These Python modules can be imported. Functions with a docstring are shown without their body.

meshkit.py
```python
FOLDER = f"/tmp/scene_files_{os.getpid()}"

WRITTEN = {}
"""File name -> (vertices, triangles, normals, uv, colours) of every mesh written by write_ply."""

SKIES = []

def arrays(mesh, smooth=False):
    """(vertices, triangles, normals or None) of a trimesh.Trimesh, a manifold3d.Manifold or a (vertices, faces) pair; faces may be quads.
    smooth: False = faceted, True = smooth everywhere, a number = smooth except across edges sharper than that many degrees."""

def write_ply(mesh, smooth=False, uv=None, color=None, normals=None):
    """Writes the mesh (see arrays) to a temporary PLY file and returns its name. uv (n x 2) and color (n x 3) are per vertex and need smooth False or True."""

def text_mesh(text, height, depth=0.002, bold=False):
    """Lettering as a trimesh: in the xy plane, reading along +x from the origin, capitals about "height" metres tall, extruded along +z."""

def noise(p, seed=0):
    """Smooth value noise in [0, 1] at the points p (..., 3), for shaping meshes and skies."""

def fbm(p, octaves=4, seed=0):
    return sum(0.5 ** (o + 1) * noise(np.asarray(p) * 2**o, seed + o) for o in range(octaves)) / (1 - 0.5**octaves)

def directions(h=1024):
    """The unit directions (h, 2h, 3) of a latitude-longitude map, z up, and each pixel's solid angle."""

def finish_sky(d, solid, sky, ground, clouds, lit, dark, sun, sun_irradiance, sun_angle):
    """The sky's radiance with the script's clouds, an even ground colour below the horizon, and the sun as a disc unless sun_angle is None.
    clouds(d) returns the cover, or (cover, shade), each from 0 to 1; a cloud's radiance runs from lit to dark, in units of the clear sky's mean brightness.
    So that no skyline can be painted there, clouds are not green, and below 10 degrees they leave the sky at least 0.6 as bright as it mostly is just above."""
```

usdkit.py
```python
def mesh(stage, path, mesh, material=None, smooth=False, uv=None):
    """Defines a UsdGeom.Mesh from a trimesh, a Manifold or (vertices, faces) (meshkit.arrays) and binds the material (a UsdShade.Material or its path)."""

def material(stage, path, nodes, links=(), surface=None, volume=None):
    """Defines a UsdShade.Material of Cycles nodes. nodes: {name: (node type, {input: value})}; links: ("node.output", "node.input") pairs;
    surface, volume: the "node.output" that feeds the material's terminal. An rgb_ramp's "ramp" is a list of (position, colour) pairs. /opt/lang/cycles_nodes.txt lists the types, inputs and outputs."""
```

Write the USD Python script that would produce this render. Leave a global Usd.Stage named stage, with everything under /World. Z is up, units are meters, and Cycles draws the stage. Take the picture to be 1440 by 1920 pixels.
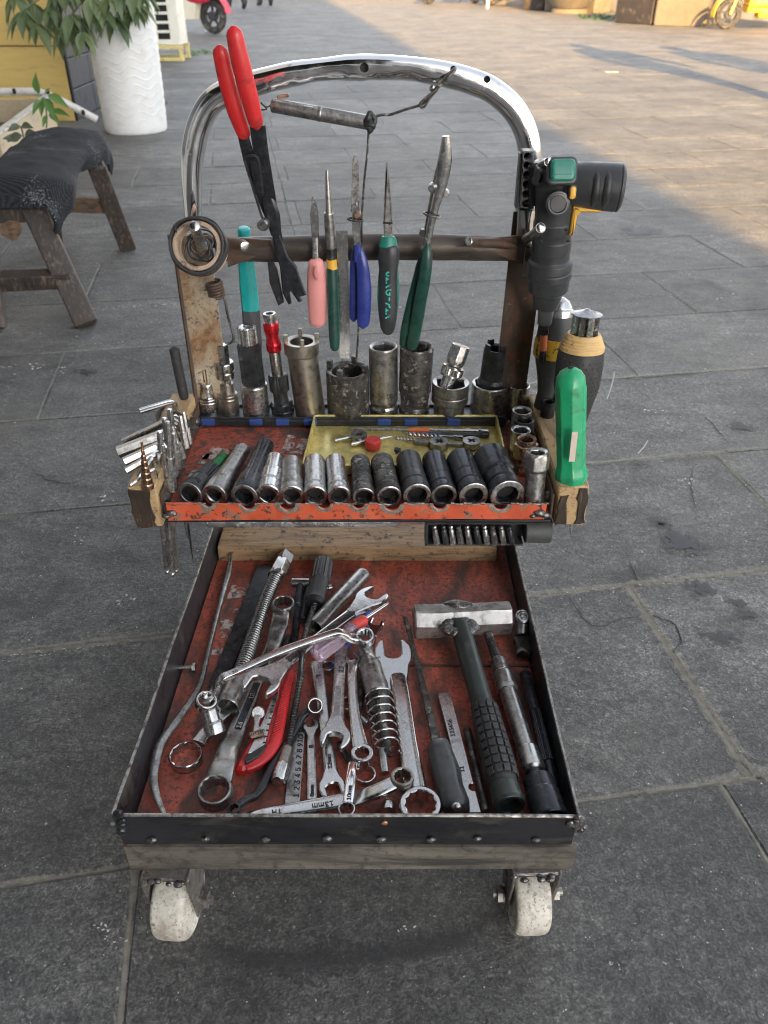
import math, random
import numpy as np, trimesh, usdkit, meshkit
import manifold3d as m3
from pxr import Usd, UsdGeom, UsdLux, UsdShade, Gf, Sdf
from shapely.geometry import Polygon, Point, box as sbox, LineString
from shapely import affinity
from shapely.ops import unary_union
from scipy.interpolate import Akima1DInterpolator
from scipy.spatial import ConvexHull

stage = Usd.Stage.CreateInMemory()
UsdGeom.SetStageUpAxis(stage, 'Z'); UsdGeom.SetStageMetersPerUnit(stage, 1.0)
UsdGeom.Xform.Define(stage, '/World')
PI = math.pi

# ------------------------------------------------------------------ camera
CAM_H, PITCH, FPX = 0.79, math.radians(34.0), 1530.0
cam = UsdGeom.Camera.Define(stage, '/World/camera')
cam.CreateFocalLengthAttr(5.7); cam.CreateHorizontalApertureAttr(5.7 * 1440 / FPX); cam.CreateVerticalApertureAttr(5.7 * 1920 / FPX)
cam.CreateFStopAttr(2.2); cam.CreateFocusDistanceAttr(0.84)
cam.CreateClippingRangeAttr(Gf.Vec2f(0.02, 500))
cam.CreateExposureAttr(2.50)
cx = UsdGeom.Xformable(cam); cx.AddTranslateOp().Set(Gf.Vec3d(0, 0, CAM_H)); cx.AddRotateXOp().Set(90 - math.degrees(PITCH))

# ------------------------------------------------------------------ sky and sun (low sun behind the viewer)
SUN_EL = math.radians(19.0); SUN_AZ = math.atan2(0.125, -0.992)
sd = np.array([math.sin(SUN_AZ) * math.cos(SUN_EL), math.cos(SUN_AZ) * math.cos(SUN_EL), math.sin(SUN_EL)])
SKY_STRENGTH, SUN_INT = 0.10, 1.0
sky = UsdLux.DomeLight.Define(stage, '/World/sky'); sky.CreateIntensityAttr(1.0)
skm = usdkit.material(stage, '/World/Looks/sky_look', {
    's': ('sky_texture', {'sky_type': 'single_scattering', 'sun_disc': False, 'sun_elevation': SUN_EL, 'sun_rotation': SUN_AZ, 'altitude': 50.0, 'air_density': 1.0, 'aerosol_density': 1.6, 'ozone_density': 1.0}),
    'h': ('hsv', {'saturation': 0.30, 'value': 1.0}),
    'b': ('background_shader', {'strength': SKY_STRENGTH})}, [('s.color', 'h.color'), ('h.color', 'b.color')], surface='b.background')
UsdShade.MaterialBindingAPI.Apply(sky.GetPrim()).Bind(skm)
sky.GetPrim().SetCustomDataByKey('label', 'clear pale sky over the paved square'); sky.GetPrim().SetCustomDataByKey('category', 'sky'); sky.GetPrim().SetCustomDataByKey('kind', 'structure')
sun = UsdLux.DistantLight.Define(stage, '/World/sun')
sun.CreateIntensityAttr(SUN_INT); sun.CreateAngleAttr(0.6); sun.CreateColorAttr(Gf.Vec3f(1.0, 0.58, 0.18)); sun.CreateNormalizeAttr(True)
zx = np.cross([0, 0, 1.0], sd); zx /= np.linalg.norm(zx); zy = np.cross(sd, zx)
UsdGeom.Xformable(sun).AddTransformOp().Set(Gf.Matrix4d(*[float(q) for q in (*zx, 0, *zy, 0, *sd, 0, 0, 0, 10, 1)]))

# ------------------------------------------------------------------ things, parts
USED, THINGS = {}, []
def numbered(scope, name):
    k = (scope, name); n = USED.get(k, 0); USED[k] = n + 1
    return name if n == 0 else '%s_%03d' % (name, n)
class Thing:
    def __init__(s, name, label, cat, group=None, kind=None):
        s.path = '/World/' + numbered('', name); s.label, s.cat, s.group, s.kind = label, cat, group, kind
        s.parts = []; THINGS.append(s)
    def part(s, name, mesh, mat, parent=None, smooth=35, label=None, kind=None, uv=None):
        base = s.path if parent is None else parent
        p = base + '/' + numbered(base, name)
        s.parts.append((p, arr(mesh), mat, smooth, label, kind, uv)); return p
    def emit(s):
        allv = np.vstack([q[1][0] for q in s.parts]); lo, hi = allv.min(0), allv.max(0)
        o = np.array([(lo[0] + hi[0]) / 2, (lo[1] + hi[1]) / 2, lo[2]])
        single = len(s.parts) == 1
        if not single:
            x = UsdGeom.Xform.Define(stage, s.path); x.AddTranslateOp().Set(Gf.Vec3d(*map(float, o))); props(x.GetPrim(), s)
        for p, (v, f), mat, sm, label, kind, uv in s.parts:
            q = s.path if single else p
            m = usdkit.mesh(stage, q, (v - o, f), MAT[mat], smooth=sm, uv=uv)
            if single:
                m.AddTranslateOp().Set(Gf.Vec3d(*map(float, o))); props(m.GetPrim(), s)
            else:
                if label: m.GetPrim().SetCustomDataByKey('label', label)
                if kind: m.GetPrim().SetCustomDataByKey('kind', kind)
def props(prim, s):
    for k, v in (('label', s.label), ('category', s.cat), ('group', s.group), ('kind', s.kind)):
        if v: prim.SetCustomDataByKey(k, v)

# ------------------------------------------------------------------ pixels of the 1440 x 1920 photograph to points of the place
CP, SP = math.cos(PITCH), math.sin(PITCH); CAMP = np.array([0, 0, CAM_H])
def ray(x, y):
    u, v = (x - 720) / FPX, (y - 960) / FPX
    return np.array([u, CP - v * SP, -SP - v * CP])
def PZ(x, y, z):
    d = ray(x, y); return CAMP + d * ((z - CAM_H) / d[2])
def PY(x, y, Y):
    d = ray(x, y); return CAMP + d * (Y / d[1])
def mpp(P):                                   # metres per photograph pixel at a point
    return (P[1] * CP + (CAM_H - P[2]) * SP) / FPX

# ------------------------------------------------------------------ meshes
def V3(*a): return np.array(a, float)
def arr(m):
    if hasattr(m, 'to_mesh'):
        q = m.to_mesh(); return np.array(q.vert_properties[:, :3], float), np.array(q.tri_verts, int)
    if isinstance(m, trimesh.Trimesh): return np.array(m.vertices), np.array(m.faces)
    v, f = np.asarray(m[0], float), np.asarray(m[1], int)
    if f.shape[1] == 4: f = np.vstack([f[:, [0, 1, 2]], f[:, [0, 2, 3]]])
    return v, f
def cat(*ms):
    vs, fs, n = [], [], 0
    for m in ms:
        v, f = arr(m); vs.append(v); fs.append(f + n); n += len(v)
    return np.vstack(vs), np.vstack(fs)
def unit(v): v = np.asarray(v, float); return v / (np.linalg.norm(v) + 1e-15)
def basis(d, up=(0, 0, 1)):
    d = unit(d); u = np.cross(up, d)
    if np.linalg.norm(u) < 1e-4: u = np.cross((0, 1, 0), d)
    u = unit(u); return u, np.cross(d, u)
def loft(rings, cap0=True, cap1=True, loop=False):
    R = np.asarray(rings, float); m, n = R.shape[:2]
    V = R.reshape(-1, 3); F = []
    j = np.arange(n); jn = (j + 1) % n
    for i in range(m if loop else m - 1):
        a, b = i * n, ((i + 1) % m) * n
        F.append(np.stack([a + j, a + jn, b + jn], 1)); F.append(np.stack([a + j, b + jn, b + j], 1))
    ex = []
    if not loop:
        if cap0: ex.append(R[0].mean(0)); c = len(V) + len(ex) - 1; F.append(np.stack([np.full(n, c), jn, j], 1))
        if cap1: ex.append(R[-1].mean(0)); c = len(V) + len(ex) - 1; a = (m - 1) * n; F.append(np.stack([np.full(n, c), a + j, a + jn], 1))
    if ex: V = np.vstack([V, ex])
    return V, np.vstack(F)
def shp(kind, a):
    if kind == 'c': return np.ones_like(a)
    if kind == 'h': return 1 / np.cos((a % (PI / 3)) - PI / 6)
    if kind == 's': return 1 / np.cos((a % (PI / 2)) - PI / 4)
    if kind == 'o': return 1 / np.cos((a % (PI / 4)) - PI / 8)
    if kind == 't': return np.maximum(1 / np.cos((a % (PI / 3)) - PI / 6), 1 / np.cos(((a + PI / 6) % (PI / 3)) - PI / 6))
    if kind == 'x': return 1 + .17 * np.cos(6 * a)
    if kind == 'g': return 1 + .07 * np.clip(2.2 * np.cos(12 * a), -1, 1)
    if kind == 'k': return 1 + .035 * np.cos(24 * a)
    if kind == 'p': return 1 - .45 * np.clip(1.4 * np.cos(4 * a), 0, 1)
def chamf(prof, L, c):
    out = [prof[0]]
    for i in range(1, len(prof) - 1):
        a, b, d = prof[i - 1], prof[i], prof[i + 1]
        if b[2] != a[2] or b[2] != d[2]: out.append(b); continue
        A, B, D = (np.array([q[0] * L, q[1]]) for q in (a, b, d))
        la, ld = np.linalg.norm(B - A), np.linalg.norm(D - B)
        if la < 1e-9 or ld < 1e-9: out.append(b); continue
        if np.dot(B - A, D - B) / la / ld > .93: out.append(b); continue
        k = min(c, .4 * la, .4 * ld); p, q = B + (A - B) / la * k, B + (D - B) / ld * k
        out += [(p[0] / L, p[1], b[2]), (q[0] / L, q[1], b[2])]
    return out + [prof[-1]]
def turned(A, B, prof, n=28, up=(0, 0, 1), c=.0006, loop=False, phase=0.0, squash=1.0):
    """Revolved shape from A to B. prof: (fraction, radius[, kind]); starts and ends at a cap."""
    A, B = np.asarray(A, float), np.asarray(B, float); L = np.linalg.norm(B - A); d = (B - A) / L; u, v = basis(d, up)
    prof = [(q[0], q[1], q[2] if len(q) > 2 else 'c') for q in prof]
    if c: prof = chamf(prof, L, c)
    a = np.arange(n) * 2 * PI / n + phase + 1e-6
    ca, sa = np.cos(a)[:, None] * u, np.sin(a)[:, None] * v * squash
    a0 = a - phase
    R = [A + d * (s * L) + (r * shp(k, a0))[:, None] * (ca + sa) for s, r, k in prof]
    return loft(R, loop=loop)
def socket_mesh(A, B, ro, ri, kind='h', prof=None, depth=.45, n=48, ro2=None):
    """Opening at B. Outside profile from A to B, then the bore back in."""
    ro2 = ro if ro2 is None else ro2
    p = prof or [(0, ro * .7), (0, ro), (1, ro2)]
    p = list(p)
    if p[0][0] == 0 and p[0][1] > .3 * ro: p = [(0, p[0][1] * .35)] + p
    re = p[-1][1]
    p += [(1, re * .93), (1 - .02, max(ri * 1.12, min(re * .9, ri * 1.16))), (1 - .04, ri, kind), (1 - depth, ri, kind), (1 - depth, ri * .5, 'c'), (1 - depth - .05, ri * .45, 'c')]
    return turned(A, B, p, n=n)
def rrect(w, h, r, k=3):
    r = min(r, .49 * w, .49 * h); pts = []
    for cx_, cy_, a0 in ((w / 2 - r, h / 2 - r, 0), (-w / 2 + r, h / 2 - r, 90), (-w / 2 + r, -h / 2 + r, 180), (w / 2 - r, -h / 2 + r, 270)):
        for i in range(k + 1):
            a = math.radians(a0 + 90 * i / k); pts.append((cx_ + r * math.cos(a), cy_ + r * math.sin(a)))
    return np.array(pts)
def ell(w, h, n=12): a = np.arange(n) * 2 * PI / n; return np.stack([np.cos(a) * w / 2, np.sin(a) * h / 2], 1)
def curve(pts, n):
    pts = np.asarray(pts, float); s = np.r_[0, np.cumsum(np.linalg.norm(np.diff(pts, axis=0), axis=1))]
    if len(pts) < 3: return pts[0] + (pts[-1] - pts[0]) * np.linspace(0, 1, n)[:, None]
    return Akima1DInterpolator(s, pts)(np.linspace(0, s[-1], n))
def sweep(pts, section, scale=None, up=None, cap=True, loop=False):
    """Section (m,2) (or one per point) along pts. up fixed: the section's x axis is side, y is up."""
    P = np.asarray(pts, float); n = len(P)
    t = (np.roll(P, -1, 0) - np.roll(P, 1, 0)) if loop else np.gradient(P, axis=0)
    t /= np.linalg.norm(t, axis=1, keepdims=True) + 1e-15
    if up is not None:
        up = np.broadcast_to(up, P.shape); u = np.cross(t, up); u /= np.linalg.norm(u, axis=1, keepdims=True) + 1e-15
    else:
        u0 = np.cross(t[0], (0, 0, 1.0)); u0 = u0 if np.linalg.norm(u0) > 1e-3 else np.cross(t[0], (0, 1.0, 0)); u = [unit(u0)]
        for i in range(1, n): q = u[-1] - t[i] * np.dot(u[-1], t[i]); u.append(unit(q))
        u = np.array(u)
    w = np.cross(u, t)
    S = np.asarray(section, float); S = np.broadcast_to(S, (n,) + S.shape[-2:])
    sc = np.ones((n, 1, 2)) if scale is None else np.asarray(scale, float).reshape(n, 1, -1) * np.ones((n, 1, 2))
    S = S * sc
    R = P[:, None] + S[..., :1] * u[:, None] + S[..., 1:] * w[:, None]
    return loft(R[:, ::-1], cap, cap, loop)
def tube(pts, r, n=10, smooth=None, cap=True, loop=False):
    if smooth: pts = curve(pts, smooth)
    r = np.broadcast_to(np.asarray(r, float), (len(pts),)) if np.ndim(r) == 0 or len(r) == len(pts) else np.interp(np.linspace(0, 1, len(pts)), np.linspace(0, 1, len(r)), r)
    a = np.arange(n) * 2 * PI / n
    return sweep(pts, np.stack([np.cos(a), np.sin(a)], 1), scale=r, cap=cap, loop=loop)
def beam(A, B, w, h, up=(0, 0, 1), r=.001, k=2):
    A, B = np.asarray(A, float), np.asarray(B, float); d = unit(B - A); c = min(r, w / 3, h / 3, np.linalg.norm(B - A) / 3)
    S = rrect(w, h, r, k); f = np.array([[(w - 2 * c) / w, (h - 2 * c) / h], [1, 1], [1, 1], [(w - 2 * c) / w, (h - 2 * c) / h]])
    return sweep(np.array([A, A + d * c, B - d * c, B]), S, scale=f.reshape(4, 2), up=up)
def bbox(lo, hi, c=.001):
    lo, hi = np.minimum(lo, hi).astype(float), np.maximum(lo, hi).astype(float); c = min(c, (hi - lo).min() * .4); P = []
    for i in range(8):
        q = [(lo, hi)[(i >> k) & 1][k] for k in range(3)]; s = [(1, -1)[(i >> k) & 1] for k in range(3)]
        for k in range(3):
            w = [q[j] + (0 if j == k else s[j] * c) for j in range(3)]; P.append(w)
    return hull(P)
def hull(P):
    P = np.asarray(P, float); h = ConvexHull(P); used = np.unique(h.simplices); mp = {u: i for i, u in enumerate(used)}
    V = P[used]; F = np.vectorize(mp.get)(h.simplices); ctr = V.mean(0)
    nrm = np.cross(V[F[:, 1]] - V[F[:, 0]], V[F[:, 2]] - V[F[:, 0]]); flip = ((V[F[:, 0]] - ctr) * nrm).sum(1) < 0
    F[flip] = F[flip][:, ::-1]; return V, F
def blob(c, r, sq=(1, 1, 1), sub=2, amp=0.0, seed=0):
    m = trimesh.creation.icosphere(sub); v = np.array(m.vertices)
    if amp: v = v * (1 + amp * (meshkit.fbm(v * 2.3 + seed * 7.1, 3, seed)[:, None] - .5) * 2)
    return v * np.asarray(sq) * r + np.asarray(c), np.array(m.faces)
def bevext(poly, h, c=.0006, maxseg=None):
    """A shapely polygon as a bevelled plate, z from -h/2 to h/2."""
    out = []
    for g in getattr(poly, 'geoms', [poly]):
        g = g.buffer(0)
        if g.is_empty: continue
        if maxseg: g = g.segmentize(maxseg)
        rings = [np.array(g.exterior.coords)[:-1]] + [np.array(i.coords)[:-1] for i in g.interiors]
        full, inset = [], []
        for k, r in enumerate(rings):
            area = .5 * np.sum(r[:, 0] * np.roll(r[:, 1], -1) - r[:, 1] * np.roll(r[:, 0], -1))
            if (area > 0) != (k == 0): r = r[::-1]
            keep = np.linalg.norm(r - np.roll(r, 1, 0), axis=1) > 1e-7; r = r[keep]
            e0, e1 = r - np.roll(r, 1, 0), np.roll(r, -1, 0) - r
            n0, n1 = (np.stack([-e[:, 1], e[:, 0]], 1) / (np.linalg.norm(e, axis=1, keepdims=True) + 1e-15) for e in (e0, e1))
            m = n0 + n1; m /= np.maximum((m * m).sum(1, keepdims=True), .5) / 2
            full.append(r); inset.append(r + m * c)
        T = np.array(m3.triangulate([np.ascontiguousarray(q) for q in full]))
        F2, I2 = np.vstack(full), np.vstack(inset); N = len(F2)
        z = lambda q, s: np.c_[q, np.full(N, s)]
        V = np.vstack([z(I2, -h / 2), z(F2, -h / 2 + c), z(F2, h / 2 - c), z(I2, h / 2)]); F = [T[:, ::-1], T + 3 * N]; o = 0
        for r in full:
            j = np.arange(len(r)) + o; jn = np.roll(np.arange(len(r)), -1) + o; o += len(r)
            for l in range(3):
                a, b = l * N, (l + 1) * N
                F.append(np.stack([a + j, a + jn, b + jn], 1)); F.append(np.stack([a + j, b + jn, b + j], 1))
        out.append((V, np.vstack(F)))
    return cat(*out)
def place(m, O, X, Y=None, Z=None):
    """Local axes to the world. Give X and Z (up), or X, Y."""
    v, f = arr(m); X = unit(X)
    if Y is None: Y = unit(np.cross(Z, X)); Z = np.cross(X, Y)
    else: Y = unit(np.asarray(Y) - X * np.dot(X, Y)); Z = np.cross(X, Y)
    return np.asarray(O) + v[:, :1] * X + v[:, 1:2] * Y + v[:, 2:] * Z, f
def rot(m, axis, ang, o=(0, 0, 0)):
    M = trimesh.transformations.rotation_matrix(ang, axis, o); v, f = arr(m); return v @ M[:3, :3].T + M[:3, 3], f
def move(m, d): v, f = arr(m); return v + np.asarray(d), f
def helix(A, B, r, turns, wire, per=18, n=6, r1=None):
    A, B = np.asarray(A, float), np.asarray(B, float); u, v = basis(B - A); k = int(turns * per) + 1; s = np.linspace(0, 1, k)
    rr = r + (0 if r1 is None else (r1 - r)) * s
    P = A + s[:, None] * (B - A) + rr[:, None] * (np.cos(s * turns * 2 * PI)[:, None] * u + np.sin(s * turns * 2 * PI)[:, None] * v)
    return tube(P, wire, n)
def jit(m, amp, scale, seed=0):
    v, f = arr(m); d = np.stack([meshkit.fbm(v * scale + 13.7 * k + seed, 3, seed + k) for k in range(3)], -1) - .5
    return v + d * 2 * amp, f
def text(s, h, depth=.0003, bold=True): return meshkit.text_mesh(s, h, depth, bold)
def stamp(s, P, X, N, h, depth=.00025):
    """Centred lettering lying on a surface with normal N at P, reading along X."""
    v, f = arr(text(s, h, depth)); v = v - [v[:, 0].mean(), h / 2, 0]
    v[:, 0] -= (v[:, 0].min() + v[:, 0].max()) / 2
    return place((v, f), P, X, None, N)

# ------------------------------------------------------------------ materials
MAT = {}
def mat(name, col, metal=0.0, rough=.5, var=.18, vs=60, dirt=None, ds=90, lo=.52, hi=.68, droughr=.75, dmetal=0.0, bump=0.0, bs=220, spec=.5, stretch=None, coat=0.0, dr=.12, sss=0.0, objrand=0.0, dirt2=None, ds2=30, lo2=.6, hi2=.68, dist=.001, detail=5):
    N = {'g': ('geometry', {}), 'n1': ('noise_texture', {'scale': vs, 'detail': detail, 'roughness': .6}), 'p': ('principled_bsdf', {'metallic': metal, 'roughness': rough, 'specular_ior_level': spec, 'coat_weight': coat}),
         'r1': ('rgb_ramp', {'ramp': [(.28, tuple(min(1, c * (1 - var)) for c in col)), (.72, tuple(min(1, c * (1 + var)) for c in col))]}),
         'mr': ('map_range', {'from_min': .3, 'from_max': .7, 'to_min': max(.03, rough - dr), 'to_max': min(1, rough + dr), 'clamp': True})}
    Lk = []; pos = 'g.position'
    if stretch:
        N['mp'] = ('mapping', {'scale': stretch}); Lk.append(('g.position', 'mp.vector')); pos = 'mp.vector'
    Lk += [(pos, 'n1.vector'), ('n1.fac', 'r1.fac'), ('n1.fac', 'mr.value')]
    c, r = 'r1.color', 'mr.result'
    if objrand:
        N.update({'oi': ('object_info', {}), 'om': ('map_range', {'to_min': 1 - objrand, 'to_max': 1 + objrand}), 'oc': ('hsv', {})})
        Lk += [('oi.random', 'om.value'), ('om.result', 'oc.value'), (c, 'oc.color')]; c = 'oc.color'
    for i, (dc, dsc, l, h) in enumerate(((dirt, ds, lo, hi), (dirt2, ds2, lo2, hi2))):
        if dc is None: continue
        a = 'd%d' % i
        N.update({a + 'n': ('noise_texture', {'scale': dsc, 'detail': 7, 'roughness': .68, 'distortion': .4}), a + 'r': ('map_range', {'from_min': l, 'from_max': h, 'clamp': True}),
                  a + 'm': ('mix_color', {'b': dc}), a + 'f': ('mix_float', {'b': droughr})})
        Lk += [(pos if i == 0 else 'g.position', a + 'n.vector'), (a + 'n.fac', a + 'r.value'), (a + 'r.result', a + 'm.fac'), (c, a + 'm.a'), (a + 'r.result', a + 'f.fac'), (r, a + 'f.a')]
        c, r = a + 'm.result', a + 'f.result'
        if metal > 0 and i == 0:
            N['mm'] = ('mix_float', {'a': metal, 'b': dmetal}); Lk += [(a + 'r.result', 'mm.fac'), ('mm.result', 'p.metallic')]
    Lk += [(c, 'p.base_color'), (r, 'p.roughness')]
    if bump:
        N.update({'bn': ('noise_texture', {'scale': bs, 'detail': 6, 'roughness': .65}), 'bu': ('bump', {'strength': bump, 'distance': dist})})
        Lk += [(pos, 'bn.vector'), ('bn.fac', 'bu.height'), ('bu.normal', 'p.normal')]
    if sss:
        N['p'][1]['subsurface_weight'] = sss; N['p'][1]['subsurface_scale'] = .01
    MAT[name] = usdkit.material(stage, '/World/Looks/' + name, N, Lk, surface='p.BSDF')

GRIME = (.035, .03, .026)
mat('chrome', (.86, .855, .85), 1, .08, .05, 40, dirt=(.25, .2, .16), ds=55, lo=.60, hi=.78, droughr=.35, dmetal=.8, bump=.08, bs=60)
mat('bright_steel', (.54, .535, .525), 1, .20, .08, 220, dirt=(.20, .185, .165), ds=70, lo=.58, hi=.85, droughr=.45, dmetal=.9, bump=.05, bs=500, dr=.06)
mat('satin_steel', (.50, .495, .485), 1, .27, .10, 220, dirt=(.22, .20, .18), ds=70, lo=.54, hi=.76, droughr=.45, dmetal=.95, bump=.06, bs=500, dr=.07)
mat('grey_steel', (.35, .345, .335), 1, .31, .12, 160, dirt=(.085, .078, .07), ds=65, lo=.50, hi=.70, droughr=.5, dmetal=.8, bump=.10, bs=450, dr=.08)
mat('warm_steel', (.29, .265, .23), 1, .36, .12, 100, dirt=(.07, .058, .045), ds=50, lo=.54, hi=.75, droughr=.55, dmetal=.7, bump=.10, bs=450, dr=.08)
mat('dull_steel', (.13, .125, .12), .95, .38, .3, 90, dirt=(.03, .028, .026), ds=55, lo=.45, hi=.56, droughr=.6, dmetal=.4, bump=.25, bs=350, dirt2=(.34, .32, .29), ds2=110, lo2=.56, hi2=.64)
mat('black_steel', (.050, .052, .056), .75, .36, .3, 70, dirt=(.16, .155, .15), ds=160, lo=.58, hi=.74, droughr=.45, dmetal=.9, bump=.15, bs=350)
mat('blued_steel', (.032, .034, .040), .6, .26, .25, 90, dirt=(.12, .12, .13), ds=170, lo=.58, hi=.72, droughr=.4, dmetal=.9, bump=.1, bs=300)
mat('sheet_black', (.030, .031, .035), .55, .36, .35, 30, dirt=(.10, .09, .075), ds=45, lo=.54, hi=.74, droughr=.6, dmetal=.3, bump=.2, bs=180, stretch=(.35, 1, 1))
mat('sheet_edge', (.34, .33, .31), 1, .38, .2, 120, dirt=(.06, .05, .04), ds=90, lo=.45, hi=.62, droughr=.6, dmetal=.3)
mat('rust_steel', (.085, .06, .045), .55, .55, .35, 50, dirt=(.16, .06, .025), ds=40, lo=.50, hi=.68, droughr=.85, bump=.4, bs=220, dirt2=(.26, .24, .22), ds2=90, lo2=.62, hi2=.7)
mat('bar_steel', (.075, .063, .055), .65, .48, .35, 50, dirt=(.13, .055, .028), ds=32, lo=.56, hi=.72, droughr=.8, bump=.3, bs=220, dirt2=(.24, .22, .20), ds2=120, lo2=.62, hi2=.72, stretch=(.5, 1, 1))
mat('cream_rust', (.40, .35, .26), 0, .55, .15, 25, dirt=(.20, .095, .035), ds=17, lo=.40, hi=.60, droughr=.8, bump=.35, bs=240, dirt2=(.06, .042, .03), ds2=150, lo2=.54, hi2=.68)
mat('worn_channel', (.165, .15, .125), .2, .5, .4, 30, dirt=(.035, .033, .030), ds=30, lo=.44, hi=.60, droughr=.55, bump=.35, bs=260, stretch=(.18, 1, 1), dirt2=(.05, .045, .04), ds2=75, lo2=.50, hi2=.66)
mat('red_floor', (.46, .098, .058), 0, .55, .45, 22, dirt=(.085, .055, .045), ds=18, lo=.46, hi=.62, droughr=.7, bump=.4, bs=260, stretch=(1.6, .7, 1), dirt2=(.14, .06, .045), ds2=240, lo2=.50, hi2=.60)
mat('red_shelf', (.44, .085, .045), 0, .55, .4, 30, dirt=(.065, .048, .040), ds=30, lo=.47, hi=.58, droughr=.7, bump=.4, bs=260, dirt2=(.11, .06, .05), ds2=190, lo2=.50, hi2=.58)
mat('white_print', (.50, .44, .40), 0, .6, .2, 60, dirt=(.26, .07, .04), ds=70, lo=.46, hi=.56, droughr=.6, dirt2=(.06, .045, .04), ds2=150, lo2=.5, hi2=.6)
mat('orange_lip', (.50, .085, .035), 0, .42, .25, 30, dirt=(.20, .13, .09), ds=60, lo=.54, hi=.62, droughr=.5, bump=.2, bs=200, dirt2=(.04, .03, .028), ds2=110, lo2=.57, hi2=.63)
mat('bare_metal', (.38, .36, .32), .9, .42, .25, 150, dirt=(.12, .08, .05), ds=160, lo=.5, hi=.65, droughr=.6)
mat('weld', (.17, .165, .165), 1, .30, .3, 300, dirt=(.05, .045, .045), ds=200, lo=.48, hi=.6, bump=.5, bs=500)
mat('copper_rivet', (.45, .22, .13), .9, .45, .2, 200)
mat('timber', (.33, .215, .115), 0, .66, .25, 26, stretch=(1, 12, 9), dirt=(.12, .08, .045), ds=22, lo=.48, hi=.68, droughr=.7, bump=.3, bs=40, dirt2=(.06, .045, .032), ds2=90, lo2=.55, hi2=.66)
mat('block_timber', (.42, .29, .15), 0, .66, .2, 22, stretch=(9, 1.2, 9), dirt=(.20, .115, .055), ds=22, lo=.5, hi=.68, droughr=.7, bump=.3, bs=60, dirt2=(.07, .05, .03), ds2=110, lo2=.57, hi2=.68)
mat('charred_wood', (.030, .020, .014), 0, .5, .5, 60, stretch=(4, 4, 1), bump=.5, bs=150, dirt=(.22, .12, .06), ds=60, lo=.6, hi=.7)
mat('caster_tread', (.60, .57, .50), 0, .5, .10, 60, dirt=(.24, .19, .145), ds=45, lo=.47, hi=.72, droughr=.6, bump=.12, bs=200, stretch=(1, 1, .5), dirt2=(.14, .115, .095), ds2=260, lo2=.52, hi2=.68)
mat('zinc', (.26, .25, .235), .9, .45, .25, 80, dirt=(.07, .055, .045), ds=50, lo=.46, hi=.60, droughr=.65, dmetal=.2, bump=.2)
mat('red_grip', (.50, .018, .02), 0, .40, .08, 30, dirt=(.28, .015, .015), ds=60, lo=.54, hi=.68, bump=.08, bs=300, coat=.08)
mat('pink_grip', (.60, .24, .23), 0, .45, .08, 40, dirt=(.25, .12, .11), ds=130, lo=.62, hi=.74)
mat('dark_green_grip', (.008, .045, .036), 0, .34, .1, 50, dirt=(.03, .045, .04), ds=80, lo=.53, hi=.66)
mat('teal_plastic', (.008, .30, .30), 0, .38, .08, 40, dirt=(.03, .10, .10), ds=120, lo=.64, hi=.72)
mat('navy_grip', (.022, .035, .19), 0, .30, .08, 40, dirt=(.1, .11, .2), ds=160, lo=.66, hi=.74)
mat('bright_green', (.012, .29, .125), 0, .33, .05, 30, dirt=(.02, .15, .07), ds=45, lo=.52, hi=.68, coat=.1, bump=.04, bs=250)
mat('green_plastic', (.010, .16, .12), 0, .4, .08, 40)
mat('green_anodised', (.03, .16, .06), .8, .28, .12, 60)
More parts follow.
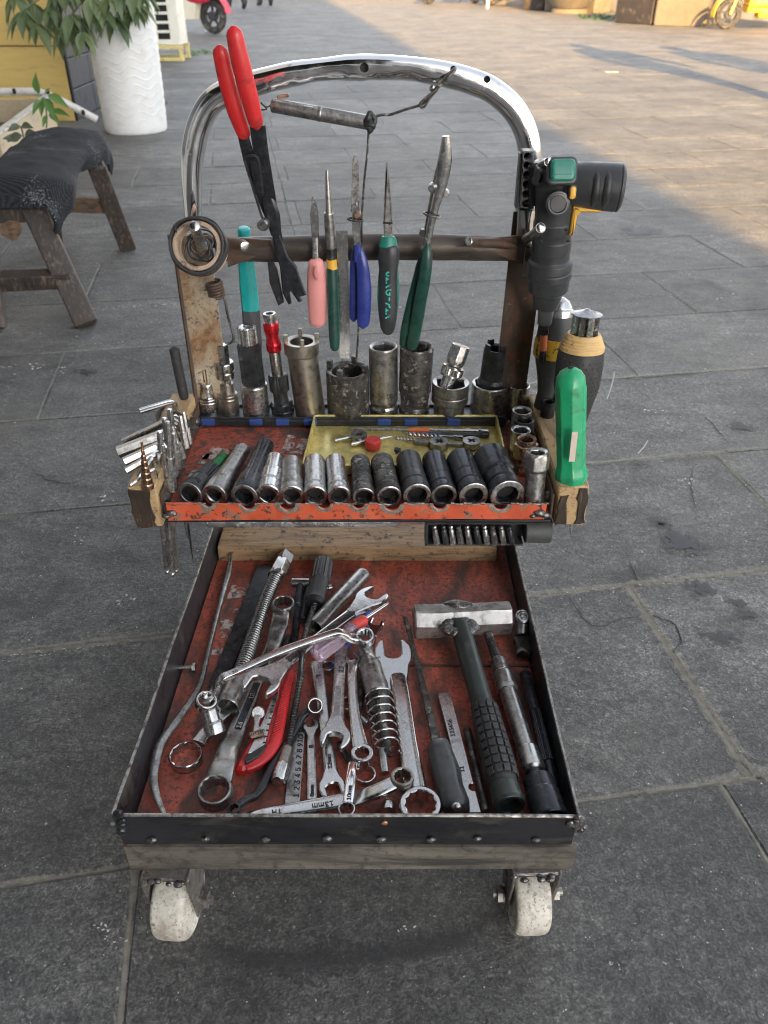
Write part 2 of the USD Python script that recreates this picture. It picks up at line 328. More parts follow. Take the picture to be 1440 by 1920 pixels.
mat('red_anodised', (.50, .02, .03), .8, .25, .08, 60)
mat('red_plastic', (.50, .04, .035), 0, .45, .1, 60)
mat('yellow_plastic', (.62, .34, .04), 0, .42, .1, 60, dirt=(.2, .12, .03), ds=120, lo=.58, hi=.7)
mat('worn_yellow', (.60, .36, .03), 0, .5, .15, 60, dirt=(.03, .027, .02), ds=85, lo=.50, hi=.56)
mat('tan_plastic', (.55, .36, .15), 0, .5, .12, 70, dirt=(.14, .08, .04), ds=90, lo=.56, hi=.68)
mat('orange_plastic', (.62, .16, .06), 0, .45, .1, 60)
mat('blue_plastic', (.03, .07, .24), 0, .42, .12, 60)
mat('black_plastic', (.018, .019, .021), 0, .42, .12, 60, dirt=(.045, .045, .045), ds=90, lo=.56, hi=.72, bump=.08, bs=500)
mat('tool_black', (.026, .028, .031), 0, .40, .10, 60, bump=.10, bs=900)
mat('dark_grey_plastic', (.055, .058, .062), 0, .45, .12, 60)
mat('rubber', (.020, .020, .021), 0, .62, .15, 80, dirt=(.06, .058, .055), ds=80, lo=.54, hi=.7, bump=.2, bs=300)
mat('grey_rubber', (.045, .047, .047), 0, .55, .15, 80, dirt=(.09, .09, .085), ds=90, lo=.56, hi=.7, bump=.15, bs=300)
mat('void', (.006, .006, .006), 0, .7, .1, 60)
mat('stamp_dark', (.03, .03, .032), .3, .5, .1, 60)
mat('teal_print', (.02, .38, .33), 0, .5, .1, 60)
mat('brass_tin', (.72, .60, .22), .55, .30, .12, 50, dirt=(.45, .36, .14), ds=40, lo=.50, hi=.70, droughr=.45, dmetal=.5, bump=.12, bs=120)
mat('bronze', (.40, .25, .17), 1, .26, .15, 90, dirt=(.15, .08, .05), ds=80, lo=.55, hi=.7, dmetal=.8)
mat('copper_steel', (.36, .24, .18), 1, .3, .2, 90, dirt=(.14, .1, .08), ds=80, lo=.5, hi=.7, dmetal=.8)
mat('hammer_steel', (.46, .45, .43), 1, .38, .2, 45, dirt=(.10, .085, .07), ds=42, lo=.5, hi=.66, droughr=.6, dmetal=.5, bump=.5, bs=160)
mat('green_black', (.022, .030, .027), .2, .42, .2, 50, dirt=(.08, .075, .07), ds=70, lo=.58, hi=.72, bump=.12, bs=300)
mat('foil', (.62, .62, .62), 1, .2, .1, 60, bump=.6, bs=110, dist=.002)
mat('tape_tan', (.36, .27, .20), 0, .6, .15, 60, dirt=(.12, .08, .06), ds=70, lo=.5, hi=.66)
mat('skin_pink', (.45, .28, .22), 0, .6, .15, 60, dirt=(.15, .09, .07), ds=60, lo=.5, hi=.66)
mat('grip_tape', (.045, .047, .048), 0, .34, .3, 50, bump=.5, bs=90, dirt=(.12, .12, .12), ds=90, lo=.58, hi=.7, droughr=.4)
mat('silver_print', (.52, .44, .38), .3, .42, .08, 60)
# ------------------------------------------------------------------ paving
GR_ = math.radians(-28)
def stone(name, base):
    N = {'g': ('geometry', {}), 'oi': ('object_info', {}), 'mp': ('mapping', {'rotation': (0, 0, -.16), 'scale': (1, 1.7, 1)}),
         'big': ('noise_texture', {'scale': 2.6, 'detail': 6, 'roughness': .62}), 'mid': ('noise_texture', {'scale': 120, 'detail': 8, 'roughness': .72, 'distortion': .8}),
         'fine': ('noise_texture', {'scale': 330, 'detail': 4, 'roughness': .7}), 'riven': ('noise_texture', {'scale': 13, 'detail': 9, 'roughness': .66, 'distortion': .25}),
         'rb': ('rgb_ramp', {'ramp': [(.36, tuple(c * .72 for c in base)), (.64, tuple(c * 1.28 for c in base))]}),
         'rm': ('rgb_ramp', {'ramp': [(.38, (.52, .52, .53)), (.47, (.86, .86, .86)), (.54, (1.15, 1.14, 1.12)), (.64, (1.8, 1.77, 1.71))]}),
         'rr2': ('rgb_ramp', {'ramp': [(.34, (.70, .70, .71)), (.5, (1, 1, 1)), (.64, (1.28, 1.27, 1.25))]}),
         'rf': ('rgb_ramp', {'ramp': [(.34, (.55, .55, .55)), (.5, (1, 1, 1)), (.60, (1.35, 1.34, 1.32)), (.68, (2.2, 2.15, 2.05))]}),
         'm1': ('mix_color', {'blend_type': 'multiply', 'fac': 1.0, 'use_clamp': False}), 'm2': ('mix_color', {'blend_type': 'multiply', 'fac': 1.0}), 'm3': ('mix_color', {'blend_type': 'multiply', 'fac': 1.0}),
         'om': ('map_range', {'to_min': .80, 'to_max': 1.18}), 'hs': ('hsv', {}),
         'sp': ('noise_texture', {'scale': 95, 'detail': 4, 'roughness': .6}), 'spr': ('map_range', {'from_min': .665, 'from_max': .74, 'clamp': True}), 'spm': ('mix_color', {'b': (.40, .39, .37)}),
         'oil': ('noise_texture', {'scale': 3.4, 'detail': 8, 'roughness': .70, 'distortion': .5}), 'oir': ('map_range', {'from_min': .55, 'from_max': .68, 'clamp': True}), 'oif': ('math', {'math_type': 'multiply', 'value2': .6}), 'oim': ('mix_color', {'b': (.026, .026, .027)}),
         'ds': ('noise_texture', {'scale': 1.7, 'detail': 7, 'roughness': .65}), 'dsr': ('map_range', {'from_min': .52, 'from_max': .72, 'to_max': .45, 'clamp': True}), 'dsm': ('mix_color', {'b': (.20, .19, .165)}),
         'rr': ('map_range', {'from_min': .3, 'from_max': .7, 'to_min': .50, 'to_max': .72, 'clamp': True}),
         'ba': ('math', {'math_type': 'multiply', 'value2': .30}), 'bs': ('math', {'math_type': 'add'}), 'bc': ('math', {'math_type': 'multiply', 'value2': .55}), 'bd': ('math', {'math_type': 'add'}),
         'bu': ('bump', {'strength': 1.0, 'distance': .0065}), 'p': ('principled_bsdf', {'specular_ior_level': .5})}
    L = [('g.position', 'mp.vector')] + [('g.position', q + '.vector') for q in ('big', 'mid', 'fine', 'sp', 'oil', 'ds')] + [('mp.vector', 'riven.vector'),
         ('big.fac', 'rb.fac'), ('mid.fac', 'rm.fac'), ('riven.fac', 'rr2.fac'), ('fine.fac', 'rf.fac'), ('rb.color', 'm1.a'), ('rm.color', 'm1.b'), ('m1.result', 'm2.a'), ('rf.color', 'm2.b'), ('m2.result', 'm3.a'), ('rr2.color', 'm3.b'),
         ('oi.random', 'om.value'), ('om.result', 'hs.value'), ('m3.result', 'hs.color'), ('ds.fac', 'dsr.value'), ('dsr.result', 'dsm.fac'), ('hs.color', 'dsm.a'), ('oil.fac', 'oir.value'), ('oir.result', 'oif.value1'), ('oif.value', 'oim.fac'), ('dsm.result', 'oim.a'),
         ('sp.fac', 'spr.value'), ('spr.result', 'spm.fac'), ('oim.result', 'spm.a'), ('spm.result', 'p.base_color'), ('mid.fac', 'rr.value'), ('rr.result', 'p.roughness'),
         ('fine.fac', 'ba.value1'), ('riven.fac', 'bs.value1'), ('ba.value', 'bs.value2'), ('mid.fac', 'bc.value1'), ('bs.value', 'bd.value1'), ('bc.value', 'bd.value2'), ('bd.value', 'bu.height'), ('bu.normal', 'p.normal')]
    MAT[name] = usdkit.material(stage, '/World/Looks/' + name, N, L, surface='p.BSDF')
stone('paving_stone', (.106, .1055, .104))
stone('far_paving', (.105, .103, .10))
mat('joint_sand', (.19, .178, .15), 0, .85, .3, 120, bump=.6, bs=300, dirt=(.05, .05, .048), ds=9, lo=.48, hi=.6)
def fademat(name, col, rough, sc, amp, lo, hi, top):
    N = {'u': ('uvmap', {'attribute': 'st'}), 's': ('separate_xyz', {}), 'g': ('geometry', {}), 'n': ('noise_texture', {'scale': sc, 'detail': 7, 'roughness': .68}), 'nn': ('map_range', {'from_min': .2, 'from_max': .8, 'to_min': -amp, 'to_max': amp}), 'a': ('math', {'math_type': 'add'}), 'm': ('map_range', {'from_min': hi, 'from_max': lo, 'to_min': 0.0, 'to_max': top, 'clamp': True}),
         't': ('transparent_bsdf', {}), 'p': ('principled_bsdf', {'base_color': col, 'roughness': rough}), 'x': ('mix_closure', {})}
    MAT[name] = usdkit.material(stage, '/World/Looks/' + name, N, [('u.UV', 's.vector'), ('g.position', 'n.vector'), ('n.fac', 'nn.value'), ('s.x', 'a.value1'), ('nn.result', 'a.value2'), ('a.value', 'm.value'), ('m.result', 'x.fac'), ('t.BSDF', 'x.closure1'), ('p.BSDF', 'x.closure2')], surface='x.closure')
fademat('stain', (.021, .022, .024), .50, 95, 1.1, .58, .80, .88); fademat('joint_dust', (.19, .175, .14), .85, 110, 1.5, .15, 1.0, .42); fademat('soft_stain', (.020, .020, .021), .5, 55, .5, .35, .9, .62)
def fade_disc(P, rx, ry, seed=0, n=36, m=7, ang=GR_):
    a_ = np.linspace(0, 2 * PI, n, endpoint=False); rr_ = 1 + .7 * (meshkit.fbm(np.stack([np.cos(a_) * 2.2, np.sin(a_) * 2.2, a_ * 0 + seed], 1), 4, seed) - .5) * 2; V, U = [np.zeros((1, 3))], [np.array([[.22, 0]])]
    for i in range(1, m + 1): t = i / m; V.append(np.stack([np.cos(a_) * rx * rr_ * t, np.sin(a_) * ry * rr_ * t, a_ * 0], 1)); U.append(np.stack([a_ * 0 + .22 + .78 * t, a_ * 0], 1))
    F = [(0, 1 + k, 1 + (k + 1) % n) for k in range(n)]
    for i in range(m - 1):
        for k in range(n): p, q = 1 + i * n + k, 1 + i * n + (k + 1) % n; F += [(p, p + n, q + n), (p, q + n, q)]
    v, f = rot((np.vstack(V), np.array(F)), (0, 0, 1), ang); return (v + P, f), np.vstack(U)
mat('stain_solid', (.03, .03, .03), 0, .8)
mat('flake', (.46, .45, .42), 0, .7, .2, 300)

rng = random.Random(5)
G = Thing('paving', 'dark grey riven stone paving of the square around the tool cart', 'paving', kind='structure')
GR = math.radians(9.3); GU, GW = V3(math.cos(GR), math.sin(GR), 0), V3(-math.sin(GR), math.cos(GR), 0)
ROW, LEN = .357, .66
def gpt(u, w, z=0): return GU * u + GW * w + V3(0, 0, z)
# bed under the slabs, to the horizon
R_ = 160.0
bed = (np.array([[-R_, -40, -.0024], [R_, -40, -.0024], [R_, R_ * 1.4, -.0024], [-R_, R_ * 1.4, -.0024]]), np.array([[0, 1, 2], [0, 2, 3]]))
G.part('joint_bed', bed, 'joint_sand', smooth=False)
def slab(u0, u1, w0, w1):
    g = .0020; c = .0030; dz = rng.uniform(-.0008, .0008); t = [rng.uniform(-.0006, .0006) for _ in range(4)]
    n0, n1 = 6, 4
    us, ws = np.linspace(u0 + g, u1 - g, n0), np.linspace(w0 + g, w1 - g, n1)
    j = lambda: rng.uniform(-.0022, .0022)
    ring = [(u, ws[0]) for u in us[:-1]] + [(us[-1], w) for w in ws[:-1]] + [(u, ws[-1]) for u in us[:0:-1]] + [(us[0], w) for w in ws[:0:-1]]
    ring = np.array([(a + j(), b + j()) for a, b in ring]); ctr = ring.mean(0)
    top = ring + (ctr - ring) / np.linalg.norm(ctr - ring, axis=1, keepdims=True) * c
    hz = lambda P: dz + ((P[:, 0] - u0) / (u1 - u0) - .5) * t[0] * 2 + ((P[:, 1] - w0) / (w1 - w0) - .5) * t[1] * 2
    def W3(P, z): return P[:, :1] * GU + P[:, 1:] * GW + np.c_[np.zeros(len(P)), np.zeros(len(P)), z]
    return loft([W3(ring, np.full(len(ring), -.03)), W3(ring, hz(ring) - c * .8), W3(top, hz(top))], cap0=False)
far, big = [], []
k0 = -3
for k in range(k0, 60):
    w0 = .54 + (k) * ROW; w1 = w0 + ROW
    for m in range(-16, 20):
        off = .5235 + (k % 2) * LEN / 2 if k != -1 else .483
        u0 = off + m * LEN; u1 = u0 + LEN
        if w0 > 2.6 and u0 < .158 < u1:            # the straight seam seen behind the handle
            cells = [(u0, .158), (.158, u1)]
        else: cells = [(u0, u1)]
        for a, b in cells:
            if b - a < .008: continue
            cpt = gpt((a + b) / 2, (w0 + w1) / 2); dep = cpt[1] * CP + CAM_H * SP
            if dep < .15: continue
            sx = FPX * cpt[0] / dep; half = FPX * (b - a) * .6 / dep
            if abs(sx) - half > 760: continue
            size = FPX * CAM_H * ROW / dep ** 2
            (big if size > 9.0 and cpt[1] < 8 else far).append((size, a, b, w0, w1, cpt))
big.sort(key=lambda q: -q[0]); far += big[296:]; big = big[:296]
for s_, a, b, w0, w1, cpt in big: G.part('paving_slab', slab(a, b, w0, w1), 'paving_stone', smooth=False)
fm = [slab(a, b, w0, w1) for s_, a, b, w0, w1, cpt in far if cpt[1] < 24]
G.part('far_slabs', cat(*fm), 'far_paving', smooth=False, kind='stuff')
wmax = .54 + 60 * ROW
sheet = [(-R_, -60), (R_, -60), (R_, 200), (-R_, 200)]
hole = Polygon([tuple(gpt(u, w)[:2]) for u, w in ((-9.5, .54 + k0 * ROW), (12.5, .54 + k0 * ROW), (12.5, wmax), (-9.5, wmax))])
view = Polygon([(-.62, -.15), (.62, -.15), (.475 * 24 + .5, 24), (-.475 * 24 - .5, 24)])
rest = Polygon(sheet).difference(view.buffer(-.05))
G.part('outer_paving', move(bevext(rest, .01, .001), (0, 0, -.0052)), 'far_paving', smooth=False, kind='stuff')

# bits of grit, paint flakes, straw on the stones
F = Thing('litter', 'tiny pale flecks and grit scattered over the dark paving', 'litter', kind='stuff')
fl = []
for _ in range(700):
    x, y = rng.uniform(0, 1440), 420 + 1500 * rng.random() ** 1.1
    P = PZ(x, y, .002); s = mpp(P) * rng.uniform(.6, 2.1)
    m = blob((0, 0, 0), s, (rng.uniform(.6, 1.6), rng.uniform(.5, 1), .35), 0, .3, rng.randrange(99)); fl.append(move(rot(m, (0, 0, 1), rng.uniform(0, 6)), P))
for x, y, n in ((150, 1010, 7), (240, 1125, 8), (190, 1740, 9), (210, 1762, 6), (750, 1735, 5), (290, 940, 6), (200, 935, 6), (1290, 900, 6), (60, 690, 8), (110, 690, 8), (1230, 770, 8)):
    for _ in range(n):
        P = PZ(x + rng.gauss(0, 12), y + rng.gauss(0, 5), .002); s = mpp(P) * rng.uniform(1.2, 3.2)
        fl.append(move(rot(blob((0, 0, 0), s, (1.3, .7, .3), 0, .3, rng.randrange(99)), (0, 0, 1), rng.uniform(0, 6)), P))
for x0, x1, y0, y1 in ((175, 330, 578, 570), (20, 170, 1228, 1212), (0, 250, 1240, 1200), (1000, 1440, 1116, 1075), (0, 330, 690, 668)):   # crumbs in the joints
    for _ in range(26):
        t = rng.random(); P = PZ(x0 + (x1 - x0) * t, y0 + (y1 - y0) * t + rng.gauss(0, 1.5), .0015); s = mpp(P) * rng.uniform(.6, 1.7)
        fl.append(move(rot(blob((0, 0, 0), s, (1.8, .6, .35), 0, .3, rng.randrange(99)), (0, 0, 1), GR), P))
F.part('flecks', cat(*fl), 'flake', smooth=False)
# sandy dust along the joints near the cart, small cracks
ds_v, ds_f, ds_u, n_ = [], [], [], 0
def dust_strip(p0, p1, wd, seed):
    global n_
    m = max(4, int(np.linalg.norm(p1 - p0) / .02)); t_ = np.linspace(0, 1, m); P = p0 + (p1 - p0) * t_[:, None]; d_ = unit(p1 - p0); s_ = np.cross([0, 0, 1.0], d_)
    wv = wd * (.35 + 1.3 * meshkit.fbm(np.c_[P[:, :2] * 6, np.full(m, seed)], 3, 5)); tt = np.linspace(-1, 1, 5); V_ = P[:, None] + s_ * (tt[None, :] * wv[:, None])[..., None] + [0, 0, .0019]
    I = np.arange(m * 5).reshape(m, 5) + n_; ds_f.append(np.stack([I[:-1, :-1], I[1:, :-1], I[1:, 1:], I[:-1, 1:]], -1).reshape(-1, 4)); ds_v.append(V_.reshape(-1, 3)); ds_u.append(np.stack([np.broadcast_to(np.abs(tt), (m, 5)).ravel(), np.zeros(m * 5)], 1)); n_ += m * 5
for q_, (s_, a_, b_, w0_, w1_, c_) in enumerate(big):
    if c_[1] > 3.2: continue
    wd = (.009 if c_[1] < 1.6 else .006) * rng.choice((.35, .6, 1.0, 1.0))
    if abs(w1_ - .897) < .02: wd = .0115
    dust_strip(gpt(a_, w1_), gpt(b_, w1_), wd, q_); dust_strip(gpt(b_, w0_), gpt(b_, w1_), (.013 if abs(b_ - .5235) < .01 and w0_ < .7 else wd * .5), q_ + .5)
DU = Thing('joint_dust', 'pale sandy dust lying along the joints of the near paving', 'dust', kind='stuff'); DU.part('dust', arr((np.vstack(ds_v), np.vstack(ds_f))), 'joint_dust', smooth=False, uv=np.vstack(ds_u))
ck = []
for pts in (((1180, 1118), (1215, 1150), (1262, 1170), (1275, 1200), (1258, 1235), (1290, 1290)), ((1065, 1120), (1090, 1150), (1108, 1168), (1160, 1162), (1205, 1150)), ((1305, 870), (1296, 905), (1308, 960)), ((1178, 1050), (1192, 1075), (1206, 1098)), ((900, 215), (930, 228), (945, 245)), ((1320, 780), (1345, 805), (1362, 826)), ((60, 880), (120, 905), (160, 900)), ((1150, 700), (1190, 712), (1240, 706), (1330, 690))):
    P = curve(np.array([PZ(x, y, .0012) for x, y in pts]), 24); P = P + (np.stack([meshkit.fbm(P * 60 + k, 3, k) for k in range(3)], -1) - .5) * [.012, .012, 0]; ck.append(tube(P, [.0002, .0006, .0007, .0005, .0002], 5))
CK = Thing('cracks', 'fine hairline cracks across the near paving slabs right of the cart', 'cracks', kind='stuff'); CK.part('crack', cat(*ck), 'stain_solid', smooth=False)
for nm, (x0, y0), (x1, y1), lab in (('straw', (1152, 697), (1138, 748), 'short pale straw lying on the paving right of the big ratchet handle'), ('straw', (1215, 825), (1196, 850), 'thin pale straw lying on the paving right of the green handle')):
    T = Thing(nm, lab, 'straw'); T.part('stalk', tube([PZ(x0, y0, .004), PZ((x0 + x1) / 2 + 2, (y0 + y1) / 2, .003), PZ(x1, y1, .004)], .0008, 6, smooth=6), 'flake')
T = Thing('paper_scrap', 'small white paper scrap lying on the sunlit paving', 'paper'); P = PZ(1147, 135, .004)
T.part('paper', jit(bbox(P + [-.055, -.02, -.002], P + [.055, .02, .002], .001), .003, 20), 'flake')
T = Thing('oil_stain', 'dark patch of spilt oil on paving right of the cordless screwdriver', 'stain', kind='stuff'); m_, u_ = fade_disc(PZ(1203, 432, .0028), .095, .075, 3, ang=.1); T.part('stain', m_, 'stain', smooth=False, uv=u_)
pats = [(x, y, w, h, s) for x, y, w, h, s in ((1275, 1015, 62, 26, 1), (1235, 975, 26, 12, 2), (1320, 1105, 40, 18, 3), (1350, 1195, 46, 20, 4), (1245, 985, 22, 9, 5), (1400, 1150, 28, 12, 6), (160, 697, 26, 11, 9), (1395, 800, 34, 16, 8), (1200, 868, 20, 8, 12), (1385, 1130, 24, 11, 13))]
ms, us = [], []
for x, y, w, h, s in pats:
    P = PZ(x, y, .0026); q = mpp(P); m_, u_ = fade_disc(P, w * q, h * q * 1.25, s); ms.append(m_); us.append(u_)
S_ = Thing('dark_patches', 'dark worn and oily patches on the paving beside the cart', 'stain', kind='stuff'); S_.part('patch', cat(*ms), 'stain', smooth=False, uv=np.vstack(us))
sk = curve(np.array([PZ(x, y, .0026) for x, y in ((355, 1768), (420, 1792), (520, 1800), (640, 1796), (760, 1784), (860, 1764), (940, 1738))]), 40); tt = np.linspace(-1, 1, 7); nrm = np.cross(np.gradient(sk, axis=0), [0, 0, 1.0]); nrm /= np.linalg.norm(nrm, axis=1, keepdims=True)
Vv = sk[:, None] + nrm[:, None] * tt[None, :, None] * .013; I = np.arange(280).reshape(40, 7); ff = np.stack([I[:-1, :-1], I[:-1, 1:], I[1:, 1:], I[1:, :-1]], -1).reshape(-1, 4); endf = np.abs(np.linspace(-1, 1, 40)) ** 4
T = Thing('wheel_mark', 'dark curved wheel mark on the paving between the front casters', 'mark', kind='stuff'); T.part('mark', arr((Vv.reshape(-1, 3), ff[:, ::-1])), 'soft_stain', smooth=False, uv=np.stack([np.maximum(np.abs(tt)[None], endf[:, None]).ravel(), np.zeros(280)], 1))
# ------------------------------------------------------------------ the cart
ZR, ZF = .173, .135           # rim and floor of the lower tray
C = Thing('tool_cart', 'homemade steel tool cart on white casters with chrome tube handle and red trays', 'tool cart')
xl0, xl1, xr0, xr1, yf, yb = -.2340, -.2205, .1690, .1660, .4420, .955
xl = lambda y: xl0 + (xl1 - xl0) * (y - yf) / (yb - yf)
xr = lambda y: xr0 + (xr1 - xr0) * (y - yf) / (yb - yf)
flo = np.array([[xl(yf) + .004, yf + .003, ZF], [xr(yf) - .004, yf + .003, ZF], [xr(yb) - .004, yb, ZF], [xl(yb) + .004, yb, ZF]])
C.part('tray_floor', hull(np.vstack([flo, flo - [0, 0, .003]])), 'red_floor', smooth=False)
# a weld seam across the floor, white print
C.part('floor_seam', jit(beam(PZ(650, 1248, ZF + .0006), PZ(1010, 1248, ZF + .0006), .0035, .0022), .0008, 120), 'rust_steel')
for x0, x1, y0, y1, sk in ((425, 470, 1095, 1122, 6), (433, 480, 1135, 1150, 3), (410, 470, 1160, 1196, 0), (395, 425, 1290, 1330, -4), (395, 420, 1215, 1228, 0)):
    pts = [(x0, y1), (x1, y1 - 3), (x1 + sk, y0), (x0 + sk + 4, y0 + 2)]
    q = np.array([PZ(x, y, ZF + .0005) for x, y in pts]); C.part('print_mark', hull(np.vstack([q, q - [0, 0, .0004]])), 'white_print', smooth=False)
# front plate, front channel, beads
fp = Polygon([(xl0, .1325), (xr0, .1325), (xr0 + .001, ZR - .002), (xr0 * .5, ZR), (xl0 * .2, ZR - .0005), (xl0, ZR + .001)]).segmentize(.02)
C.part('front_plate', place(jit(bevext(fp, .0028, .0006), .0008, 22), (0, yf, 0), (1, 0, 0), None, (0, -1, 0)), 'sheet_black')
C.part('front_edge', jit(tube(np.array([(xl0 + .003, yf, ZR + .0006), (xl0 * .3, yf, ZR - .0004), (xr0 * .4, yf, ZR - .0002), (xr0 - .002, yf, ZR - .0014)]), .0017, 6, smooth=40), .0004, 120), 'sheet_edge')
L_ = [(0, 0), (0, -.0330), (.003, -.036), (.036, -.036), (.036, -.033), (.004, -.0325), (.0035, 0)]
def angle_iron(A, B, prof, up=(0, 0, 1), n=16):
    s = np.linspace(0, 1, n)[:, None]; P = A + (np.asarray(B) - A) * s
    return sweep(P, np.array(prof), up=up)
C.part('front_channel', jit(angle_iron(V3(xr0 + .004, yf - .004, .1322), V3(xl0 + .001, yf - .004, .1322), [(q[0], q[1]) for q in L_], n=40), .0007, 30), 'worn_channel')
for s, xa in ((-1, xl), (1, xr)):
    A, B = V3(xa(yf), yf - .003, .1322), V3(xa(yb), yb + .01, .1322)
    pr = [(q[0] * s, q[1]) for q in L_]; pr = pr if s < 0 else pr[::-1]
    C.part('side_channel', angle_iron(A, B, [(-a_, b_) for a_, b_ in pr][::1] if s < 0 else [(-a_, b_) for a_, b_ in pr], n=8), 'rust_steel')
for s, xa, off in ((-1, xl, .0035), (1, xr, .0015)):
    lo = np.array([[xa(y), y, .1315] for y in np.linspace(yf, .92, 24)]); hi = np.array([[xa(y) + s * off, y, ZR + .001 * math.sin(y * 31)] for y in np.linspace(yf, .92, 24)])
    t = V3(.0026 * -s, 0, 0); ringsx = [np.array([l, h, h + t, l + t]) for l, h in zip(lo, hi)]
    C.part('side_plate', jit(loft(ringsx if s > 0 else [r[::-1] for r in ringsx]), .0012, 14, 3), 'sheet_black', smooth=30)
    C.part('side_edge', jit(tube(hi + t * .5 + [0, 0, .0006], .0016, 6), .0005, 90), 'sheet_edge')
for x in (285, 385, 498, 613, 715, 808, 895, 1005):
    P = PY(x, 1574 + rng.uniform(-2, 2), yf - .0035); C.part('weld_bead', blob(P, .0034 * rng.uniform(.8, 1.15), (1.25, .7, .8), 2, .15, x), 'weld')
C.part('rivet', blob(PY(721, 1543, yf - .0018), .0031, (1, .5, .9), 2, .1), 'copper_rivet')
for x, y, k in ((228, 1548, 6), (222, 1528, 3), (1083, 1548, 7), (1090, 1536, 4)):
    C.part('corner_weld', cat(*[blob(PY(x + rng.gauss(0, 4), y + rng.gauss(0, 7), yf - .002), rng.uniform(.0026, .0046), (1, .7, 1.2), 2, .25, i + x) for i in range(k)]), 'weld' if x > 700 else 'blued_steel')
# casters
def caster(cx_, cy_, yaw, back=False):
    Rw, Ww = .0375, .034
    def Wd(m): return move(rot(m, (0, 0, 1), yaw), (cx_, cy_, 0))
    p = '/'.join  # noqa
    pr = [(0, .012), (.03, .017), (.08, .027), (.0, .029), (.015, .0325), (.06, .0352), (.14, .0367), (.28, .0375), (.72, .0375), (.86, .0367), (.94, .0352), (.985, .0325), (1, .029), (.92, .027), (.97, .017), (1, .012)]
    w = C.part('caster_wheel', Wd(turned((-Ww / 2, 0, Rw), (Ww / 2, 0, Rw), pr, n=56, c=.0008)), 'caster_tread', smooth=40)
    for s in (-1, 1):
        pl = Polygon([(-.011, -.010), (.011, -.010), (.016, .012), (.040, .040), (.040, .0585), (-.018, .0585), (-.018, .040), (-.013, .01)]).buffer(.003).buffer(-.002)
        m = place(bevext(pl, .0024, .0006), (s * (Ww / 2 + .0042), 0, Rw), (0, 1, 0), (0, 0, 1)); C.part('caster_fork', Wd(m), 'zinc')
        C.part('axle_nut', Wd(turned((s * (Ww / 2 + .0050), 0, Rw), (s * (Ww / 2 + .0135), 0, Rw), [(0, .009), (.3, .009), (.3, .0075, 'h'), (.95, .0075, 'h'), (1, .0045)], n=36, c=0)), 'zinc')
    C.part('caster_crown', Wd(bbox((-.0235, -.018, .0915), (.0235, .042, .0965), .0015)), 'zinc')
    C.part('caster_weld', cat(*[Wd(blob((rng.uniform(-.022, .022), -.019 + rng.uniform(-.003, .001), .0945), rng.uniform(.002, .0036), (1.2, .8, .8), 2, .25, i)) for i in range(6)]), 'weld')
    C.part('axle', Wd(turned((-.034, 0, Rw), (.034, 0, Rw), [(0, .004), (1, .004)], n=12)), 'zinc')
cw = PZ(331, 1700, .0375); caster(PY(341, 1711, .447)[0], .447, -.08); caster(PY(984, 1702, .452)[0], .452, .04)
caster(-.19, .90, .3); caster(.14, .90, -.2)
# cross plank under the shelf
pk = jit(cat(beam((-.218, .880, .1475), (.148, .880, .1475), .052, .0235, r=.002, k=3)), .0012, 24)
C.part('cross_plank', pk, 'timber', smooth=40)
# posts
YP = .957
def post(side):
    x0 = -.2415 if side < 0 else .187
    f = -side   # flange direction towards the inside
    pts = [(0, 0), (f * .040, 0), (f * .040, .003), (f * .003, .003), (f * .003, .034), (0, .034)]
    if f < 0: pts = pts[::-1]
    A, B = V3(x0, YP, .10), V3(x0 - side * .0, YP, .528 if side < 0 else .555)
    s = np.linspace(0, 1, 14)
    rings = [np.array([[x0 + px_ + (.010 * (1 - t) * f if side > 0 else .004 * (1 - t)), YP + py_, A[2] + (B[2] - A[2]) * t] for px_, py_ in pts]) for t in s]
    return jit(loft(rings), .0008, 20, 5)
C.part('post', post(-1), 'cream_rust', smooth=30, label='left post with rusty cream paint'); C.part('post', post(1), 'rust_steel', smooth=30, label='right dark rusty post')
C.part('post_edge', jit(tube([(-.2425, YP - .002, .12), (-.2432, YP - .002, .52)], .0026, 6, smooth=12), .0006, 60), 'rust_steel')
# crossbar
br = [PY(x, y, .948) for x, y in ((412, 468), (470, 468), (560, 466), (700, 463), (850, 464), (950, 467), (1000, 470))]
C.part('crossbar', jit(tube(br, [.0125, .0145, .0148, .0148, .0146, .0142, .0125], 18, smooth=60), .0012, 30, 2), 'bar_steel', smooth=True)
C.part('crossbar_gusset', jit(place(bevext(Polygon([(0, -.018), (.055, .0), (.052, .012), (0, .016)]), .006, .001), PY(425, 470, .938), (1, 0, 0), None, (0, -1, 0)), .001, 40), 'rust_steel')
C.part('crossbar_gusset', jit(place(bevext(Polygon([(-.055, .004), (0, -.016), (0, .018), (-.05, .014)]), .006, .001), PY(985, 470, .938), (1, 0, 0), None, (0, -1, 0)), .001, 40), 'rust_steel')
